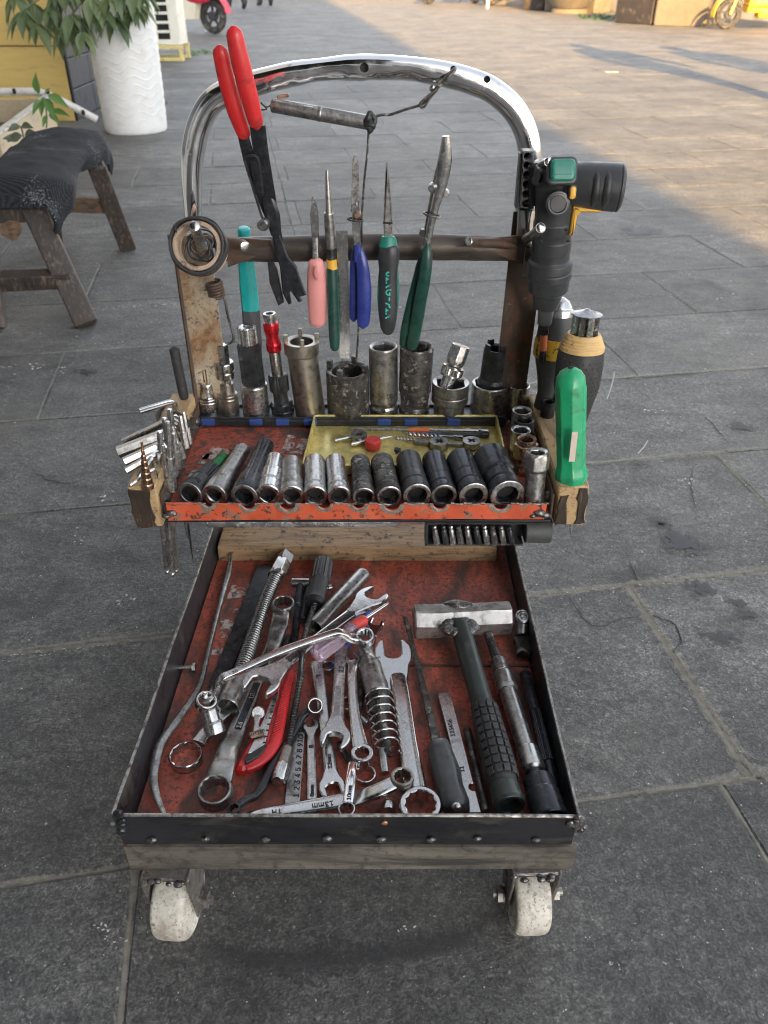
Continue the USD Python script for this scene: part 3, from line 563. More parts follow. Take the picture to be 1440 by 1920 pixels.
# pegs: bent rods with cut ends
def peg(pts, r, m='rust_steel'):
    P = [PY(x, y, Y) for x, y, Y in pts]; Q = curve(P, 14); q = C.part('peg', jit(tube(Q, r, 12), .0004, 60), m)
    d = unit(Q[-1] - Q[-2]); C.part('peg_tip', turned(Q[-1] - d * .0004, Q[-1] + d * .0012, [(0, r * .98), (.6, r * .9), (1, r * .5)], n=12), 'bright_steel', parent=q)
peg([(395, 455, .945), (430, 455, .935), (450, 458, .925), (459, 462, .915)], .0062); peg([(1005, 470, .945), (940, 457, .935), (900, 455, .925), (878, 453, .912)], .0055)
peg([(1000, 462, .945), (985, 450, .930), (1000, 440, .895), (1014, 427, .865)], .0052, 'grey_steel'); peg([(990, 335, .950), (1003, 322, .93), (1018, 310, .89), (1029, 303, .862)], .0045, 'satin_steel')
peg([(378, 470, .950), (374, 450, .91), (368, 436, .885), (365, 424, .868)], .0058, 'satin_steel')
# chrome handle
hp = [(362, 420), (362, 395), (360, 350), (360, 311), (366, 262), (384, 210), (412, 180), (455, 163), (510, 150), (592, 135), (640, 131), (690, 129), (757, 132), (800, 136), (844, 143), (902, 160), (946, 188), (975, 224), (990, 264), (994, 300), (991, 350), (987, 400), (984, 440)]
HP = np.array([PY(x, y, .962) for x, y in hp]); HC = curve(HP, 260); s = np.linspace(0, 1, 260)
rad = np.full(260, .0128); rad[:36] = np.interp(np.arange(36), [0, 30, 35], [.0095, .0122, .0128])
hv, hf = tube(HC, rad, 40)
ctr = np.repeat(HC, 40, 0); ctr = np.vstack([ctr, HC[0], HC[-1]]); d = hv - ctr; up_f = (d[:, 2] < -.002) | (d[:, 1] < -.002)
nz = meshkit.fbm(hv * 42 + 3, 3, 4) - .5; fr = np.interp(np.r_[np.repeat(s, 40), 0, 1], [.28, .36, .58, .68], [0, 1, 1, .15])
dn = np.clip(-(d[:, 2] * .9 + d[:, 1] * .6) / .0128, -.2, 1)                 # the flattened, hammered underside
amt = fr * (np.clip(dn, 0, 1) * (.0036 + .0065 * nz)) + fr * .0022 * (meshkit.noise(ctr * 30, 8) - .5)
hv = hv - d / (np.linalg.norm(d, axis=1, keepdims=True) + 1e-9) * amt[:, None]
hm = trimesh.Trimesh(hv, hf, process=True); hm.fix_normals()
hmf = m3.Manifold(m3.Mesh(np.asarray(hm.vertices, np.float32), np.asarray(hm.faces, np.uint32)))
for x, y, r in ((683, 127, .0046), (850, 130, .0033), (913, 149, .0034)):
    i = np.argmin(np.linalg.norm(HC - PY(x, y + 4, .962), axis=1)); P = PY(x, y, HC[i][1] - .0128); dd = unit(P - CAMP)
    cyl = arr(turned(P - dd * .012, P + dd * .016, [(0, r), (1, r)], n=24, c=0)); hmf = hmf - m3.Manifold(m3.Mesh(cyl[0].astype(np.float32), cyl[1].astype(np.uint32)))
C.part('handle', hmf, 'chrome', smooth=50, label='bent chrome tube handle with drilled holes and hammered underside')
for x, y in ((683, 127), (850, 130), (913, 149)):
    P = PY(x, y, .955) ; dd = unit(P - CAMP); C.part('drilled_hole', turned(P + dd * .006, P + dd * .0066, [(0, .0045 if x < 700 else .0032), (1, .0045 if x < 700 else .0032)], n=20, c=0), 'void')
C.part('weld_drop', blob(PY(811, 166, .952), .0035, sub=2), 'bright_steel')
C.part('solder_tag', jit(beam(PY(520, 182, .955), PY(542, 178, .955), .004, .004), .0006, 90), 'copper_steel')

# the shelf
ZS = .289; sy0, sy1, sx0, sx1 = .737, .950, -.2405, .1825
SP_ = np.array([[sx0, sy0, ZS], [sx1, sy0, ZS], [sx1, sy1, ZS], [sx0, sy1, ZS]])
C.part('shelf_plate', hull(np.vstack([SP_, SP_ - [0, 0, .0025]])), 'red_shelf', smooth=False)
for pts in (((370, 868), (400, 838), (428, 842), (404, 872)), ((345, 905), (360, 882), (425, 876), (412, 897)), ((548, 850), (566, 822), (582, 824), (566, 852)), ((375, 860), (383, 850), (395, 850), (388, 862)), ((525, 850), (540, 815), (556, 818), (548, 850)), ((330, 925), (345, 905), (380, 905), (372, 925))):
    q = np.array([PZ(x, y, ZS + .0006) for x, y in pts]); C.part('print_mark', hull(np.vstack([q, q - [0, 0, .0005]])), 'white_print', smooth=False)
# notched front lip, slightly leaning out
notch = [(392, 7), (467, 12), (540, 14), (609, 11), (673, 11), (735, 15), (824, 12), (937, 13)]
X = lambda x: PY(x, 955, sy0 - .002)[0]
zt, zb = PY(700, 946, sy0 - .004)[2], PY(700, 974, sy0 - .004)[2]
lip = Polygon([(X(312), zb - .002), (X(700), zb), (X(1022), zb), (X(1024), zt), (X(900), zt - .0006), (X(600), zt + .0004), (X(400), zt + .001), (X(313), zt + .002)])
for x, r in notch: lip = lip.difference(Point(X(x), zt + .001).buffer(r * mpp(PY(700, 950, sy0)), 10))
C.part('shelf_lip', place(jit(bevext(lip.segmentize(.004), .0018, .0004), .0005, 40), (0, sy0 - .003, 0), (1, 0, 0), None, (0, -1, 0)), 'orange_lip')
for x, r in notch:
    q = r * mpp(PY(700, 950, sy0)); a0 = affinity.scale(Point(X(x), zt + .001).buffer(q + .0042, 10), 1 + rng.uniform(-.1, .15), 1).intersection(lip.buffer(-.0004))
    a0 = a0.difference(sbox(-1, -1, 1, zb + .003))
    if not a0.is_empty: C.part('bare_notch_edge', place(bevext(a0, .0008, .0002), (0, sy0 - .0043, 0), (1, 0, 0), None, (0, -1, 0)), 'bare_metal')
edge = [(X(x), zt - .0002 + .0008 * math.sin(x)) for x in range(316, 1022, 8) if all(abs(x - n_[0]) > n_[1] for n_ in notch)]
C.part('lip_edge', cat(*[beam((a_, sy0 - .003, z_ + .0004), (a_ + .0046, sy0 - .003, z_ + .0004), .0022, .0012, r=.0004) for a_, z_ in edge]), 'sheet_edge')
C.part('lip_underside', jit(bbox((X(306), sy0 - .0035, zb - .004), (X(1035), sy0 + .02, zb - .001), .0005), .0006, 40), 'sheet_black')
# shelf side plates and rear rail, screws
for x0, s in ((sx0, -1), (sx1, 1)):
    C.part('shelf_side', jit(bbox((x0 - .0012, sy0 + .001, ZS - .006), (x0 + .0012, sy1, ZS + .026), .0005), .0006, 24), 'rust_steel')
    for y in (.752, .80, .87, .93) if s < 0 else (.755, .80, .87):
        C.part('screw', turned((x0 - s * .001, y, ZS + .013), (x0 - s * .006, y, ZS + .013), [(0, .006), (.3, .0058), (.8, .004), (1, .0008)], n=18), 'dull_steel')
C.part('lip_weld', cat(*[blob(PY(x, y, sy0 - .004), r_, (1.3, .8, .9), 2, .3, x) for x, y, r_ in ((322, 962, .0045), (312, 968, .0035), (1012, 962, .005), (1022, 966, .004), (1000, 968, .003))]), 'weld')
# timber blocks at the ends of the shelf
C.part('side_block', jit(bbox((-.2745, .737, .273), (-.2435, .962, .327), .002), .0012, 30), 'block_timber', smooth=40, label='left wooden block holding bits')
C.part('side_block', jit(bbox((.1870, .737, .275), (.2200, .962, .3265), .002), .0012, 30, 4), 'block_timber', smooth=40, label='right wooden block holding handles')
def bark(x0, x1, z0, z1, seed, y=.7362):
    a = np.linspace(0, 2 * PI, 26, endpoint=False); pl = affinity.scale(sbox(x0, z0, x1, z1), 1, 1).segmentize(.006)
    v = np.array(pl.exterior.coords)[:-1]; v = v + (np.stack([meshkit.noise(np.c_[v * 150, v[:, :1] * 0 + k], seed + k) for k in range(2)], -1) - .5) * .005
    return place(jit(bevext(Polygon(v).buffer(0), .0022, .0005), .0006, 200), (0, y, 0), (1, 0, 0), None, (0, -1, 0))
C.part('charred_end', bark(-.2735, -.2515, .2745, .3215, 1), 'charred_wood'); C.part('charred_end', bark(.1885, .1985, .277, .3155, 2), 'charred_wood'); C.part('charred_end', bark(.2085, .2190, .279, .3225, 3), 'charred_wood')
C.part('protruding_nail', turned((.207, .742, .276), (.2075, .738, .262), [(0, .0018), (.7, .0015), (1, .0002)], n=8), 'satin_steel')
# foil strip below the shelf
C.part('foil', jit(bbox((-.195, sy0 - .001, zb - .0125), (.015, sy0 + .006, zb - .0045), .001), .0012, 60), 'foil', smooth=60)
sc_ = PZ(357, 1252, ZF + .006)
C.part('screw', cat(turned(sc_ + [-.012, 0, 0], sc_ + [.006, 0, .001], [(0, .0022), (.8, .0022), (.8, .0042, 'h'), (1, .0042, 'h')], n=24)), 'satin_steel')
mat('dull_cap', (.36, .36, .37), 1, .26, .15, 80, dirt=(.1, .1, .1), ds=70, lo=.52, hi=.7, bump=.3, bs=150)
# ------------------------------------------------------------------ sockets standing at the back of the shelf
def tool(name, label, catg, group=None): return Thing(name, label, catg, group)
R = Thing('socket_rail', 'black socket rail with small blue clips along the back of the upper shelf', 'socket rail')
q0, q1 = PZ(372, 796, ZS + .004), PZ(948, 796, ZS + .004)
R.part('rail', beam(q0 + [0, .018, .003], q1 + [0, .018, .003], .042, .010, r=.002), 'black_plastic')
for dy in (.0, .036): R.part('rail_rib', beam(q0 + [0, .018 - .018 + dy, .009], q1 + [0, .018 - .018 + dy, .009], .003, .004, r=.001), 'black_plastic')
for x in (391, 480, 530, 582, 720, 770, 850):
    P = PZ(x, 791, ZS + .008); w = 12.5 * mpp(P); R.part('clip', beam(P + [-w, -.0015, .0012], P + [w, -.0015, .0012], .0075, .0085, r=.001), 'blue_plastic')
def base_pt(x, yb, wpx, h=.010):
    r = wpx * .5 * mpp(PZ(x, yb, ZS + h)); P = PZ(x, yb, ZS + h); return P + [0, r, 0], r
def top_z(x, yt, P, r): return PY(x, yt, P[1] + r)[2]
# a: small torx bit socket
def px_r(w, P): return w * .5 * mpp(P)
T = tool('bit_socket', 'short chrome bit socket with small gold torx tip, leftmost of the back row', 'bit socket')
B, r = base_pt(391, 783, 39); zt_ = top_z(388, 713, B, r * .6); A = B.copy(); A[2] = zt_
T.part('body', turned(B, A, [(0, r * .9), (0, r), (.42, r), (.45, r * .93), (.48, r * .98), (.54, r * .98), (.58, r * .78), (.94, r * .66), (1, r * .60)], n=40), 'bright_steel')
A2 = A.copy(); A2[2] = top_z(386, 687, B, r * .3); T.part('torx_tip', turned(A, A2, [(0, r * .30, 'x'), (.92, r * .29, 'x'), (1, r * .22, 'x')], n=48), 'bronze')
T.part('stamp', stamp('T-50', PY(391, 772, B[1] - r - .0002), (1, 0, 0), (0, -1, 0), .0042), 'stamp_dark')
# b: hex bit socket with slotted collar
T = tool('bit_socket', 'chrome hex bit socket with slotted collar, second from the left at the back', 'bit socket')
B, r = base_pt(428, 783, 38); zz = lambda y: top_z(428, y, B, r * .5)
A = B.copy(); A[2] = zz(714)
T.part('body', turned(B, A, [(0, r * .9), (0, r), (.52, r), (.56, r * .92), (.60, r * .98), (.66, r * .97), (.70, r * .72), (1, r * .66)], n=40), 'warm_steel')
D1 = B.copy(); D1[2] = zz(700); T.part('neck', turned(A, D1, [(0, r * .5), (1, r * .46)], n=24), 'bright_steel')
D0, D2 = B + [0, 0, zz(705) - B[2]], B + [0, 0, zz(674) - B[2]]
T.part('collar', turned(D0, D2, [(0, r * .6), (.05, r * .92), (.42, r * .95), (.46, r * .85), (.52, r * .95), (.95, r * .95), (1, r * .85)], n=40), 'bright_steel')
T.part('collar_slot', bbox(D0 + [-.0006, -r * .98, .003], D2 + [.0006, -r * .5, -.002], .0002), 'void')
D3 = B + [0, 0, zz(642) - B[2]]; T.part('hex_shank', turned(D2, D3, [(0, r * .50, 'h'), (.95, r * .48, 'h'), (1, r * .40, 'h')], n=36), 'bright_steel')

# c: big spline and hex socket
T = tool('bit_socket', 'large black hex bit with splined top in silver socket at the back', 'bit socket')
B, r = base_pt(478, 786, 51); zz = lambda y, k=.5: top_z(476, y, B, r * k)
A = B + [0, 0, zz(713) - B[2]]; T.part('body', turned(B, A, [(0, r * .9), (0, r), (.7, r), (.96, r * .97), (1, r * .86)], n=40), 'satin_steel')
A2 = B + [-.002, 0, zz(640, .3) - B[2]]; T.part('hex_bit', turned(A - [0, 0, .004], A2, [(0, r * .74, 'h'), (.94, r * .73, 'h'), (1, r * .64, 'h')], n=60, phase=PI / 6), 'black_steel')
A3 = B + [-.0025, 0, zz(608, .4) - B[2]]; T.part('spline_tip', turned(A2 - [0, 0, .003], A3, [(0, r * .62, 'g'), (.94, r * .62, 'g'), (1, r * .52), (1, r * .24), (.9, r * .22)], n=72, c=0), 'satin_steel')

# d: red extension on universal joint
T = tool('bit_holder', 'red anodised bit holder standing in a black knurled universal joint', 'bit holder')
B, r = base_pt(529, 784, 43); zz = lambda y, k=.5: top_z(520, y, B, r * k); lean = lambda y: (519 - 529) * mpp(B) * (784 - y) / 180
Q = lambda y, k=.5: B + [lean(y), 0, zz(y, k) - B[2]]
T.part('joint_base', turned(B, Q(742, .9), [(0, r * .9), (0, r), (.3, r), (.36, r * .92), (.44, r), (.85, r), (1, r * .84)], n=40), 'blued_steel')
T.part('joint_neck', turned(Q(752), Q(722), [(0, r * .7), (.5, r * .62), (1, r * .7)], n=28), 'black_steel')
T.part('knurled_sleeve', turned(Q(728), Q(694, .8), [(0, r * .6), (.05, r * .82, 'k'), (.93, r * .82, 'k'), (1, r * .7), (1, r * .4), (.9, r * .38)], n=96, c=0), 'black_steel', smooth=20)
T.part('shank', turned(Q(703), Q(648), [(0, r * .30), (.1, r * .50), (.95, r * .50), (1, r * .44)], n=28), 'bright_steel')
T.part('red_sleeve', turned(Q(653), Q(600), [(0, r * .58), (.05, r * .64), (.25, r * .64), (.29, r * .58), (.5, r * .52), (.68, r * .60), (.72, r * .64), (.95, r * .64), (1, r * .58)], n=36), 'red_anodised')
T.part('chuck_mouth', socket_mesh(Q(606), Q(583), r * .52, r * .30, 'h', n=36, prof=[(0, r * .4), (0, r * .5), (.6, r * .5), (.7, r * .55), (1, r * .52)]), 'bright_steel')
# e, f: castle nut sockets
def castle(T, x, yb, yt, w, m, cap=None, teeth=4, tooth=14, off=0.4, bore=.74):
    B, r = base_pt(x, yb, w); dx = (cap or x) - x; Z1 = top_z(x, yt + tooth * .6, B, r)
    A = B + [dx * mpp(B), 0, Z1 - B[2]]; ro = r
    if cap: rc = r * 1.14; T.part('body', turned(B, A - [0, 0, .012], [(0, r * .9), (0, r), (1, r)], n=44), m); T.part('crown_ring', socket_mesh(A - [0, 0, .018], A, rc, r * bore, 'c', depth=.9, prof=[(0, r * .98), (.12, rc), (1, rc)]), m); ro = rc
    else: T.part('body', socket_mesh(B, A, r, r * bore, 'c', depth=.5), m)
    for i in range(teeth):
        a = off + i * 2 * PI / teeth; rm = ro * .88; c_ = A + [math.cos(a) * rm, math.sin(a) * rm, .0]
        T.part('tooth', beam(c_ - [0, 0, .001], c_ + [0, 0, tooth * mpp(B) * .95], ro * .22, ro * .26, up=(math.cos(a), math.sin(a), 0), r=.0006), m)
    return B, A, r
T = tool('castle_socket', 'tall tan steel four tooth castle nut socket at the back', 'socket'); castle(T, 580, 787, 620, 56, 'warm_steel', 571, 4, 13, .15)
T = tool('castle_socket', 'short wide blackened castle nut socket in front of the steel rule', 'socket'); castle(T, 652, 790, 668, 80, 'dull_steel', None, 4, 13, -PI / 2 - .35)
# g: 22 socket, h: 27 socket
T = tool('deep_socket', 'grey deep socket stamped 22 standing at the back of the shelf', 'socket')
B, r = base_pt(720, 784, 53); A = B + [-.001, 0, top_z(718, 638, B, r) - B[2]]
T.part('body', socket_mesh(B, A, r, r * .66, 'h', prof=[(0, r * .86), (.02, r), (.10, r), (.13, r * .90), (.17, r * .93), (.20, r), (.97, r), (1, r * .95)], depth=.4), 'grey_steel')
T.part('stamp', stamp('22', PY(729, 743, B[1] - r * .96), (1, 0, 0), (.2, -1, 0), .0062), 'stamp_dark')
T.part('retaining_hole', turned(PY(719, 771, B[1] - r * .95), PY(719, 771, B[1] - r * 1.012), [(0, .003), (1, .003)], n=18, c=0), 'void')
T = tool('deep_socket', 'dark mottled deep socket stamped 27 holding the tips of green pliers', 'socket')
B, r = base_pt(777, 785, 60); A = B + [.002, 0, top_z(780, 637, B, r) - B[2]]
T.part('body', socket_mesh(B, A, r, r * .70, 'h', prof=[(0, r * .84), (.02, r * .96), (.08, r * .96), (.12, r * .84), (.16, r * .88), (.32, r * .93), (.33, r * 1.0), (.97, r * 1.03), (1, r * .98)], depth=.6), 'dull_steel')
T.part('stamp', stamp('27', PY(789, 757, B[1] - r * .92), (1, 0, 0), (.3, -1, 0), .0055), 'satin_steel')
PL_SOCK = A.copy()
# i: stepped socket with tilted bit socket
T = tool('stepped_socket', 'short grey stepped socket with a tilted bit socket inside it', 'socket')
B, r = base_pt(843, 787, 58); A = B + [.001, 0, top_z(845, 702, B, r * 1.15) - B[2]]; r2 = 34 * mpp(B)
T.part('body', socket_mesh(B, A, r2, r2 * .74, 'h', prof=[(0, r * .9), (0, r), (.38, r), (.40, r2), (.62, r2), (.64, r2 * .95), (.68, r2), (1, r2)], depth=.7), 'grey_steel')
T = tool('tilted_bit_socket', 'knurled chrome bit socket leaning inside the short stepped socket', 'bit socket')
P0, P1 = PY(842, 712, A[1] - .002), PY(865, 647, A[1] + .008); k = mpp(P0); ax = P1 - P0
T.part('hex_end', turned(P0 + ax * .42, P1, [(0, 15 * k), (.12, 17 * k), (.3, 17 * k, 'o'), (.96, 16 * k, 'o'), (1, 14 * k, 'o')], n=48, c=0), 'satin_steel')
T.part('knurled_band', turned(P0 + ax * .08, P0 + ax * .40, [(0, 17 * k), (.08, 21 * k), (.2, 21 * k), (.22, 20 * k), (.25, 20 * k, 'k'), (.75, 20 * k, 'k'), (.78, 20 * k), (.8, 21 * k), (.95, 21 * k), (1, 17 * k)], n=96, c=0), 'bright_steel')
T.part('shank', turned(P0 - ax * .3, P0 + ax * .1, [(0, 13 * k), (1, 14 * k)], n=24), 'bright_steel')
# j: large socket with castle socket inside
T = tool('large_socket', 'wide plain grey socket at the right end of the back row', 'socket')
B, r = base_pt(918, 790, 70, .006); A = B + [.001, 0, top_z(919, 703, B, r) - B[2]]
T.part('body', socket_mesh(B, A, r, r * .8, 'h', depth=.75, prof=[(0, r * .86), (.03, r), (.95, r), (1, r * .97)]), 'satin_steel')
T = tool('castle_socket', 'blackened four tooth castle socket standing inside the wide grey socket', 'socket')
A2 = A + [0, 0, .002]; P1 = A + [.004, 0, PY(925, 652, A[1])[2] - A[2]]; k = mpp(A); rc = 23 * k
T.part('body', socket_mesh(A2 - [0, 0, .012], P1, rc, rc * .68, 'c', depth=.5, prof=[(0, rc * 1.1), (.22, rc * 1.14), (.30, rc), (1, rc)]), 'black_steel')
for i in range(4):
    a = .5 + i * PI / 2; c_ = P1 + [math.cos(a) * rc * .84, math.sin(a) * rc * .84, 0]; T.part('tooth', beam(c_ - [0, 0, .001], c_ + [0, 0, .0068], rc * .5, rc * .26, up=(math.cos(a), math.sin(a), 0), r=.0005), 'black_steel')
# k: column of sockets down the right side of the shelf
def upright(name, lab, x, yt, w, h, m, bore='h', prof=None, ri=.66, ytype=None, grp=None):
    """yt: pixel of the mouth's centre."""
    T = tool(name, lab, 'socket', grp); z = ZS + h; P = PZ(x, yt, z); r = w * .5 * mpp(P); B = P - [0, 0, h - .001]
    T.part('body', socket_mesh(B, P, r, r * ri, bore, prof=prof(r) if prof else None, depth=.5), m); T.part('drive_recess', turned(P - [0, 0, .010], P - [0, 0, .009], [(0, r * ri * 1.03), (1, r * ri * 1.03)], n=28, c=0), 'void'); return T, P, r
upright('side_socket', 'chrome hex socket at the back of the right hand column', 975, 722, 38, .052, 'bright_steel')
upright('side_socket', 'dark socket mouth second from the back in the right hand column', 979, 769, 37, .050, 'grey_steel')
upright('side_socket', 'black socket third from the back in the right hand column', 983, 786, 38, .046, 'black_steel')
upright('side_socket', 'small chrome socket just behind the copper coloured nut', 977, 805, 37, .044, 'bright_steel')
T, P, r = upright('threaded_nut', 'copper coloured threaded nut on a dark socket behind the spark plug socket', 988, 822, 38, .046, 'copper_steel', 'c', lambda r: [(0, r * .95), (.45, r * .98), (.5, r * 1.05, 'h'), (.84, r * 1.05, 'h'), (.86, r * .95), (1, r * .92)], .72)
for i in range(4): T.part('thread', tube([P + [math.cos(a_) * r * .72, math.sin(a_) * r * .72, -.002 - i * .0022] for a_ in np.linspace(0, 2 * PI, 28, endpoint=False)], .0006, 5, loop=True), 'copper_steel')
T = tool('spark_plug_socket', 'long silver spark plug socket with hex top at the shelf front corner', 'socket')
P0, P1 = PZ(1000, 948, ZS + .004), PY(1008, 846, .757); k = mpp(P1); r = 22 * k; rb = 19 * k
T.part('body', socket_mesh(P0, P1, r, r * .55, 'h', depth=.25, n=60, prof=[(0, rb * .9), (.01, rb), (.66, rb), (.70, r), (.72, r * .98, 'h'), (.94, r * .98, 'h'), (.96, r), (1, r * .97)]), 'satin_steel')
T = tool('side_socket', 'small black bit socket on the right wooden block behind green handle', 'socket'); P = PY(1029, 752, .90); k = mpp(P)
T.part('body', socket_mesh(P - [0, 0, .045], P, 13 * k, 8 * k, 'h', prof=[(0, 9 * k), (.35, 9 * k), (.45, 13 * k), (1, 13 * k)]), 'black_steel')
# ------------------------------------------------------------------ sockets lying along the front lip
def lying(lab, xf, yf_, xn, yn, wf, wn, m, ring_m, bore='h', prof=None, ri=.62, name='lying_socket', extra=None, notch_=None):
    T = tool(name, lab, 'socket', None); q = PZ(xn, yn, ZS + .012); rn = wn * .5 * mpp(q); rf = wf * .5 * mpp(PZ(xf, yf_, ZS + .015))
    Bn = PZ(xn, yn, ZS + rn + .001); Af = PZ(xf, yf_, ZS + max(rf, rn * .9) + .004)
    T.part('body', socket_mesh(Af, Bn, rf, rn * ri, bore, prof=prof(rf, rn) if prof else [(0, rf * .86), (.03, rf), (.50, rf), (.53, rn * .95), (.86, rn * .97), (.87, rn * .93), (.9, rn), (.98, rn), (1, rn * .96)], depth=.3), m)
    d = unit(Bn - Af); q_ = Af + (Bn - Af) * .84; T.part('drive_recess', turned(q_, q_ + d * .0008, [(0, rn * .98), (1, rn * .98)] if False else [(0, rn * ri * 1.02), (1, rn * ri * 1.02)], n=28, c=0), 'void')
    T.part('mouth_rim', turned(Bn + d * .0002, Bn + d * .0014, [(0, rn * (ri + .06)), (0, rn * .97), (.6, rn * .97), (1, rn * .92), (1, rn * (ri + .12)), (.6, rn * (ri + .06))], n=40, c=0, loop=True), ring_m)
    return T, Af, Bn, rf, rn
grp = None
imp = lambda a, b: lambda rf, rn: [(0, rf * .84), (.03, rf), (a, rf), (a + .03, rf * .97), (a + .06, rn * .94), (b, rn * .96), (b + .015, rn * .90), (b + .05, rn * .92), (b + .07, rn), (.985, rn), (1, rn * .95)]
# 1: green and black quick-change holder
T = tool('lying_bit_holder', 'green sleeved quick change bit holder, leftmost lying behind the red lip', 'bit holder'); k = mpp(PZ(400, 890, ZS)); Bn = PZ(356, 926, ZS + 23 * k); Af = PZ(426, 852, ZS + 18 * k); d = Bn - Af
T.part('socket_end', socket_mesh(Af + d * .68, Bn, 20 * k, 13 * k, 's', prof=[(0, 17 * k), (.1, 20 * k), (.55, 22 * k), (.6, 20 * k), (.68, 20.5 * k), (.74, 24 * k), (.98, 24 * k), (1, 23 * k)]), 'black_steel')
T.part('knurled_grip', turned(Af + d * .40, Af + d * .70, [(0, 13 * k), (.06, 18 * k, 'k'), (.95, 19 * k, 'k'), (1, 17 * k)], n=96, c=0), 'black_steel', smooth=20)
T.part('green_sleeve', turned(Af + d * .08, Af + d * .43, [(0, 9 * k), (.05, 12.5 * k), (.30, 12.5 * k), (.33, 11.6 * k), (.37, 12.5 * k), (.45, 11.8 * k), (.5, 13 * k), (1, 13.5 * k)], n=36), 'green_anodised')
T.part('tip', turned(Af - d * .04, Af + d * .10, [(0, 6 * k), (.3, 9 * k), (1, 9 * k)], n=24), 'bronze')
T.part('drive_recess', turned(Bn - unit(d) * .007, Bn - unit(d) * .006, [(0, 13.5 * k), (1, 13.5 * k)], n=24, c=0), 'void'); T.part('mouth_rim', turned(Bn, Bn + unit(d) * .0012, [(0, 16 * k), (0, 23 * k), (1, 22 * k), (1, 17 * k)], n=40, c=0, loop=True), 'grey_steel')
T.part('retaining_hole', blob(Bn - d * .12 + [.006, -.004, 20 * k], .0032, (1, 1, .4)), 'void')
lying('grey stepped extension socket lying second from the left on the shelf', 456, 841, 402, 928, 29, 48, 'grey_steel', 'satin_steel', 's', lambda rf, rn: [(0, rf * .8), (.03, rf), (.30, rf * 1.05), (.36, rn * .72), (.6, rn * .80), (.70, rn * .92), (.82, rn * .97), (.84, rn), (.98, rn), (1, rn * .95)], .58)
lying('long slim black socket lying third from the left on the shelf', 499, 832, 458, 930, 32, 52, 'blued_steel', 'grey_steel', 's', lambda rf, rn: [(0, rf * .84), (.03, rf), (.42, rf), (.44, rf * 1.04), (.66, rf * 1.12), (.72, rn * .9), (.86, rn * .96), (.88, rn), (.98, rn), (1, rn * .95)], .62)
lying('polished chrome deep socket lying fourth from the left', 516, 860, 502, 929, 35, 49, 'bright_steel', 'bright_steel', 's', imp(.38, .72), .58)
lying('smooth satin deep socket lying fifth from the left', 547, 867, 547, 930, 38, 47, 'grey_steel', 'bright_steel', 's', imp(.55, .8), .62)
lying('chrome deep socket with knurled ring lying sixth from the left', 590, 865, 591, 930, 40, 45, 'satin_steel', 'bright_steel', 't', imp(.45, .8), .66)
lying('plain brushed deep socket lying seventh from the left', 628, 864, 636, 930, 38, 45, 'satin_steel', 'satin_steel', 't', imp(.62, .82), .66)
lying('dull grey deep socket lying sixth from the right', 675, 864, 682, 932, 36, 43, 'dull_steel', 'satin_steel', 't', imp(.5, .78), .66)
lying('dark grey ribbed deep socket lying fifth from the right', 716, 864, 730, 931, 42, 48, 'dull_steel', 'satin_steel', 't', imp(.48, .76), .68)
lying('wide charcoal impact socket lying fourth from the right', 765, 860, 782, 929, 46, 54, 'black_steel', 'satin_steel', 'h', imp(.50, .74), .62)
lying('streaked black impact socket lying third from the right', 813, 860, 832, 929, 45, 50, 'blued_steel', 'grey_steel', 'h', imp(.58, .80), .66)
lying('thick rimmed black impact socket lying second from the right', 862, 860, 888, 929, 52, 57, 'blued_steel', 'satin_steel', 'h', imp(.5, .76), .56)
T, Af, Bn, rf, rn = lying('largest black impact socket lying at the right end of the front row', 918, 857, 951, 928, 66, 66, 'blued_steel', 'satin_steel', 'h', imp(.52, .76), .56)
# ------------------------------------------------------------------ the brass tin lid and what lies in it
T = tool('tin_lid', 'shallow brass coloured tin lid holding small drill bits and dies', 'tin')
c4 = [PZ(x, y, ZS + .003) for x, y in ((578, 868), (940, 868), (924, 797), (596, 797))]; c4[0][1] -= .02; c4[1][1] -= .02
pl = Polygon([(p[0], p[1]) for p in c4]).buffer(.004, 6)
T.part('base', move(bevext(pl, .0012, .0003), (0, 0, ZS + .0022)), 'brass_tin', smooth=30)
wall = pl.difference(pl.buffer(-.0016)); T.part('wall', move(bevext(wall, .012, .0005), (0, 0, ZS + .0085)), 'brass_tin')
T.part('rolled_edge', tube([(x, y, ZS + .0145) for x, y in np.array(pl.exterior.segmentize(.004).coords)[:-1]], .0013, 8, loop=True), 'brass_tin')
D = lambda x, y, h=.005: PZ(x, y, ZS + h + .003)
def rod(nm, lab, x0, y0, x1, y1, parts, catg='drill bit', h=.004):
    T = tool(nm, lab, catg); A, B = D(x0, y0, h), D(x1, y1, h); k = mpp(A)
    for pn, a, b, prof, m in parts: T.part(pn, turned(A + (B - A) * a, A + (B - A) * b, [(q[0], q[1] * k) + tuple(q[2:]) for q in prof], n=24), m)
    return T, A, B
rod('drill_bit', 'slim drill bit with orange sleeve along the back of the tin lid', 655, 804, 915, 808, (('shaft', 0, .45, [(0, .6), (.04, 3.2), (1, 3.2)], 'satin_steel'), ('orange_sleeve', .43, .58, [(0, 4.6), (1, 4.6)], 'orange_plastic'), ('shank', .57, 1, [(0, 3.8), (.85, 3.8), (.87, 5), (1, 5)], 'bright_steel')))
rod('bit_holder', 'black magnetic bit holder lying at the right of the tin lid', 790, 815, 917, 815, (('blue_band', 0, .3, [(0, 3.6), (1, 3.6)], 'blue_plastic'), ('shaft', .28, .86, [(0, 4.6), (1, 4.8)], 'black_steel'), ('head', .86, 1, [(0, 5.4), (.2, 6.2), (.9, 6.2), (1, 5)], 'blued_steel')), 'bit holder')
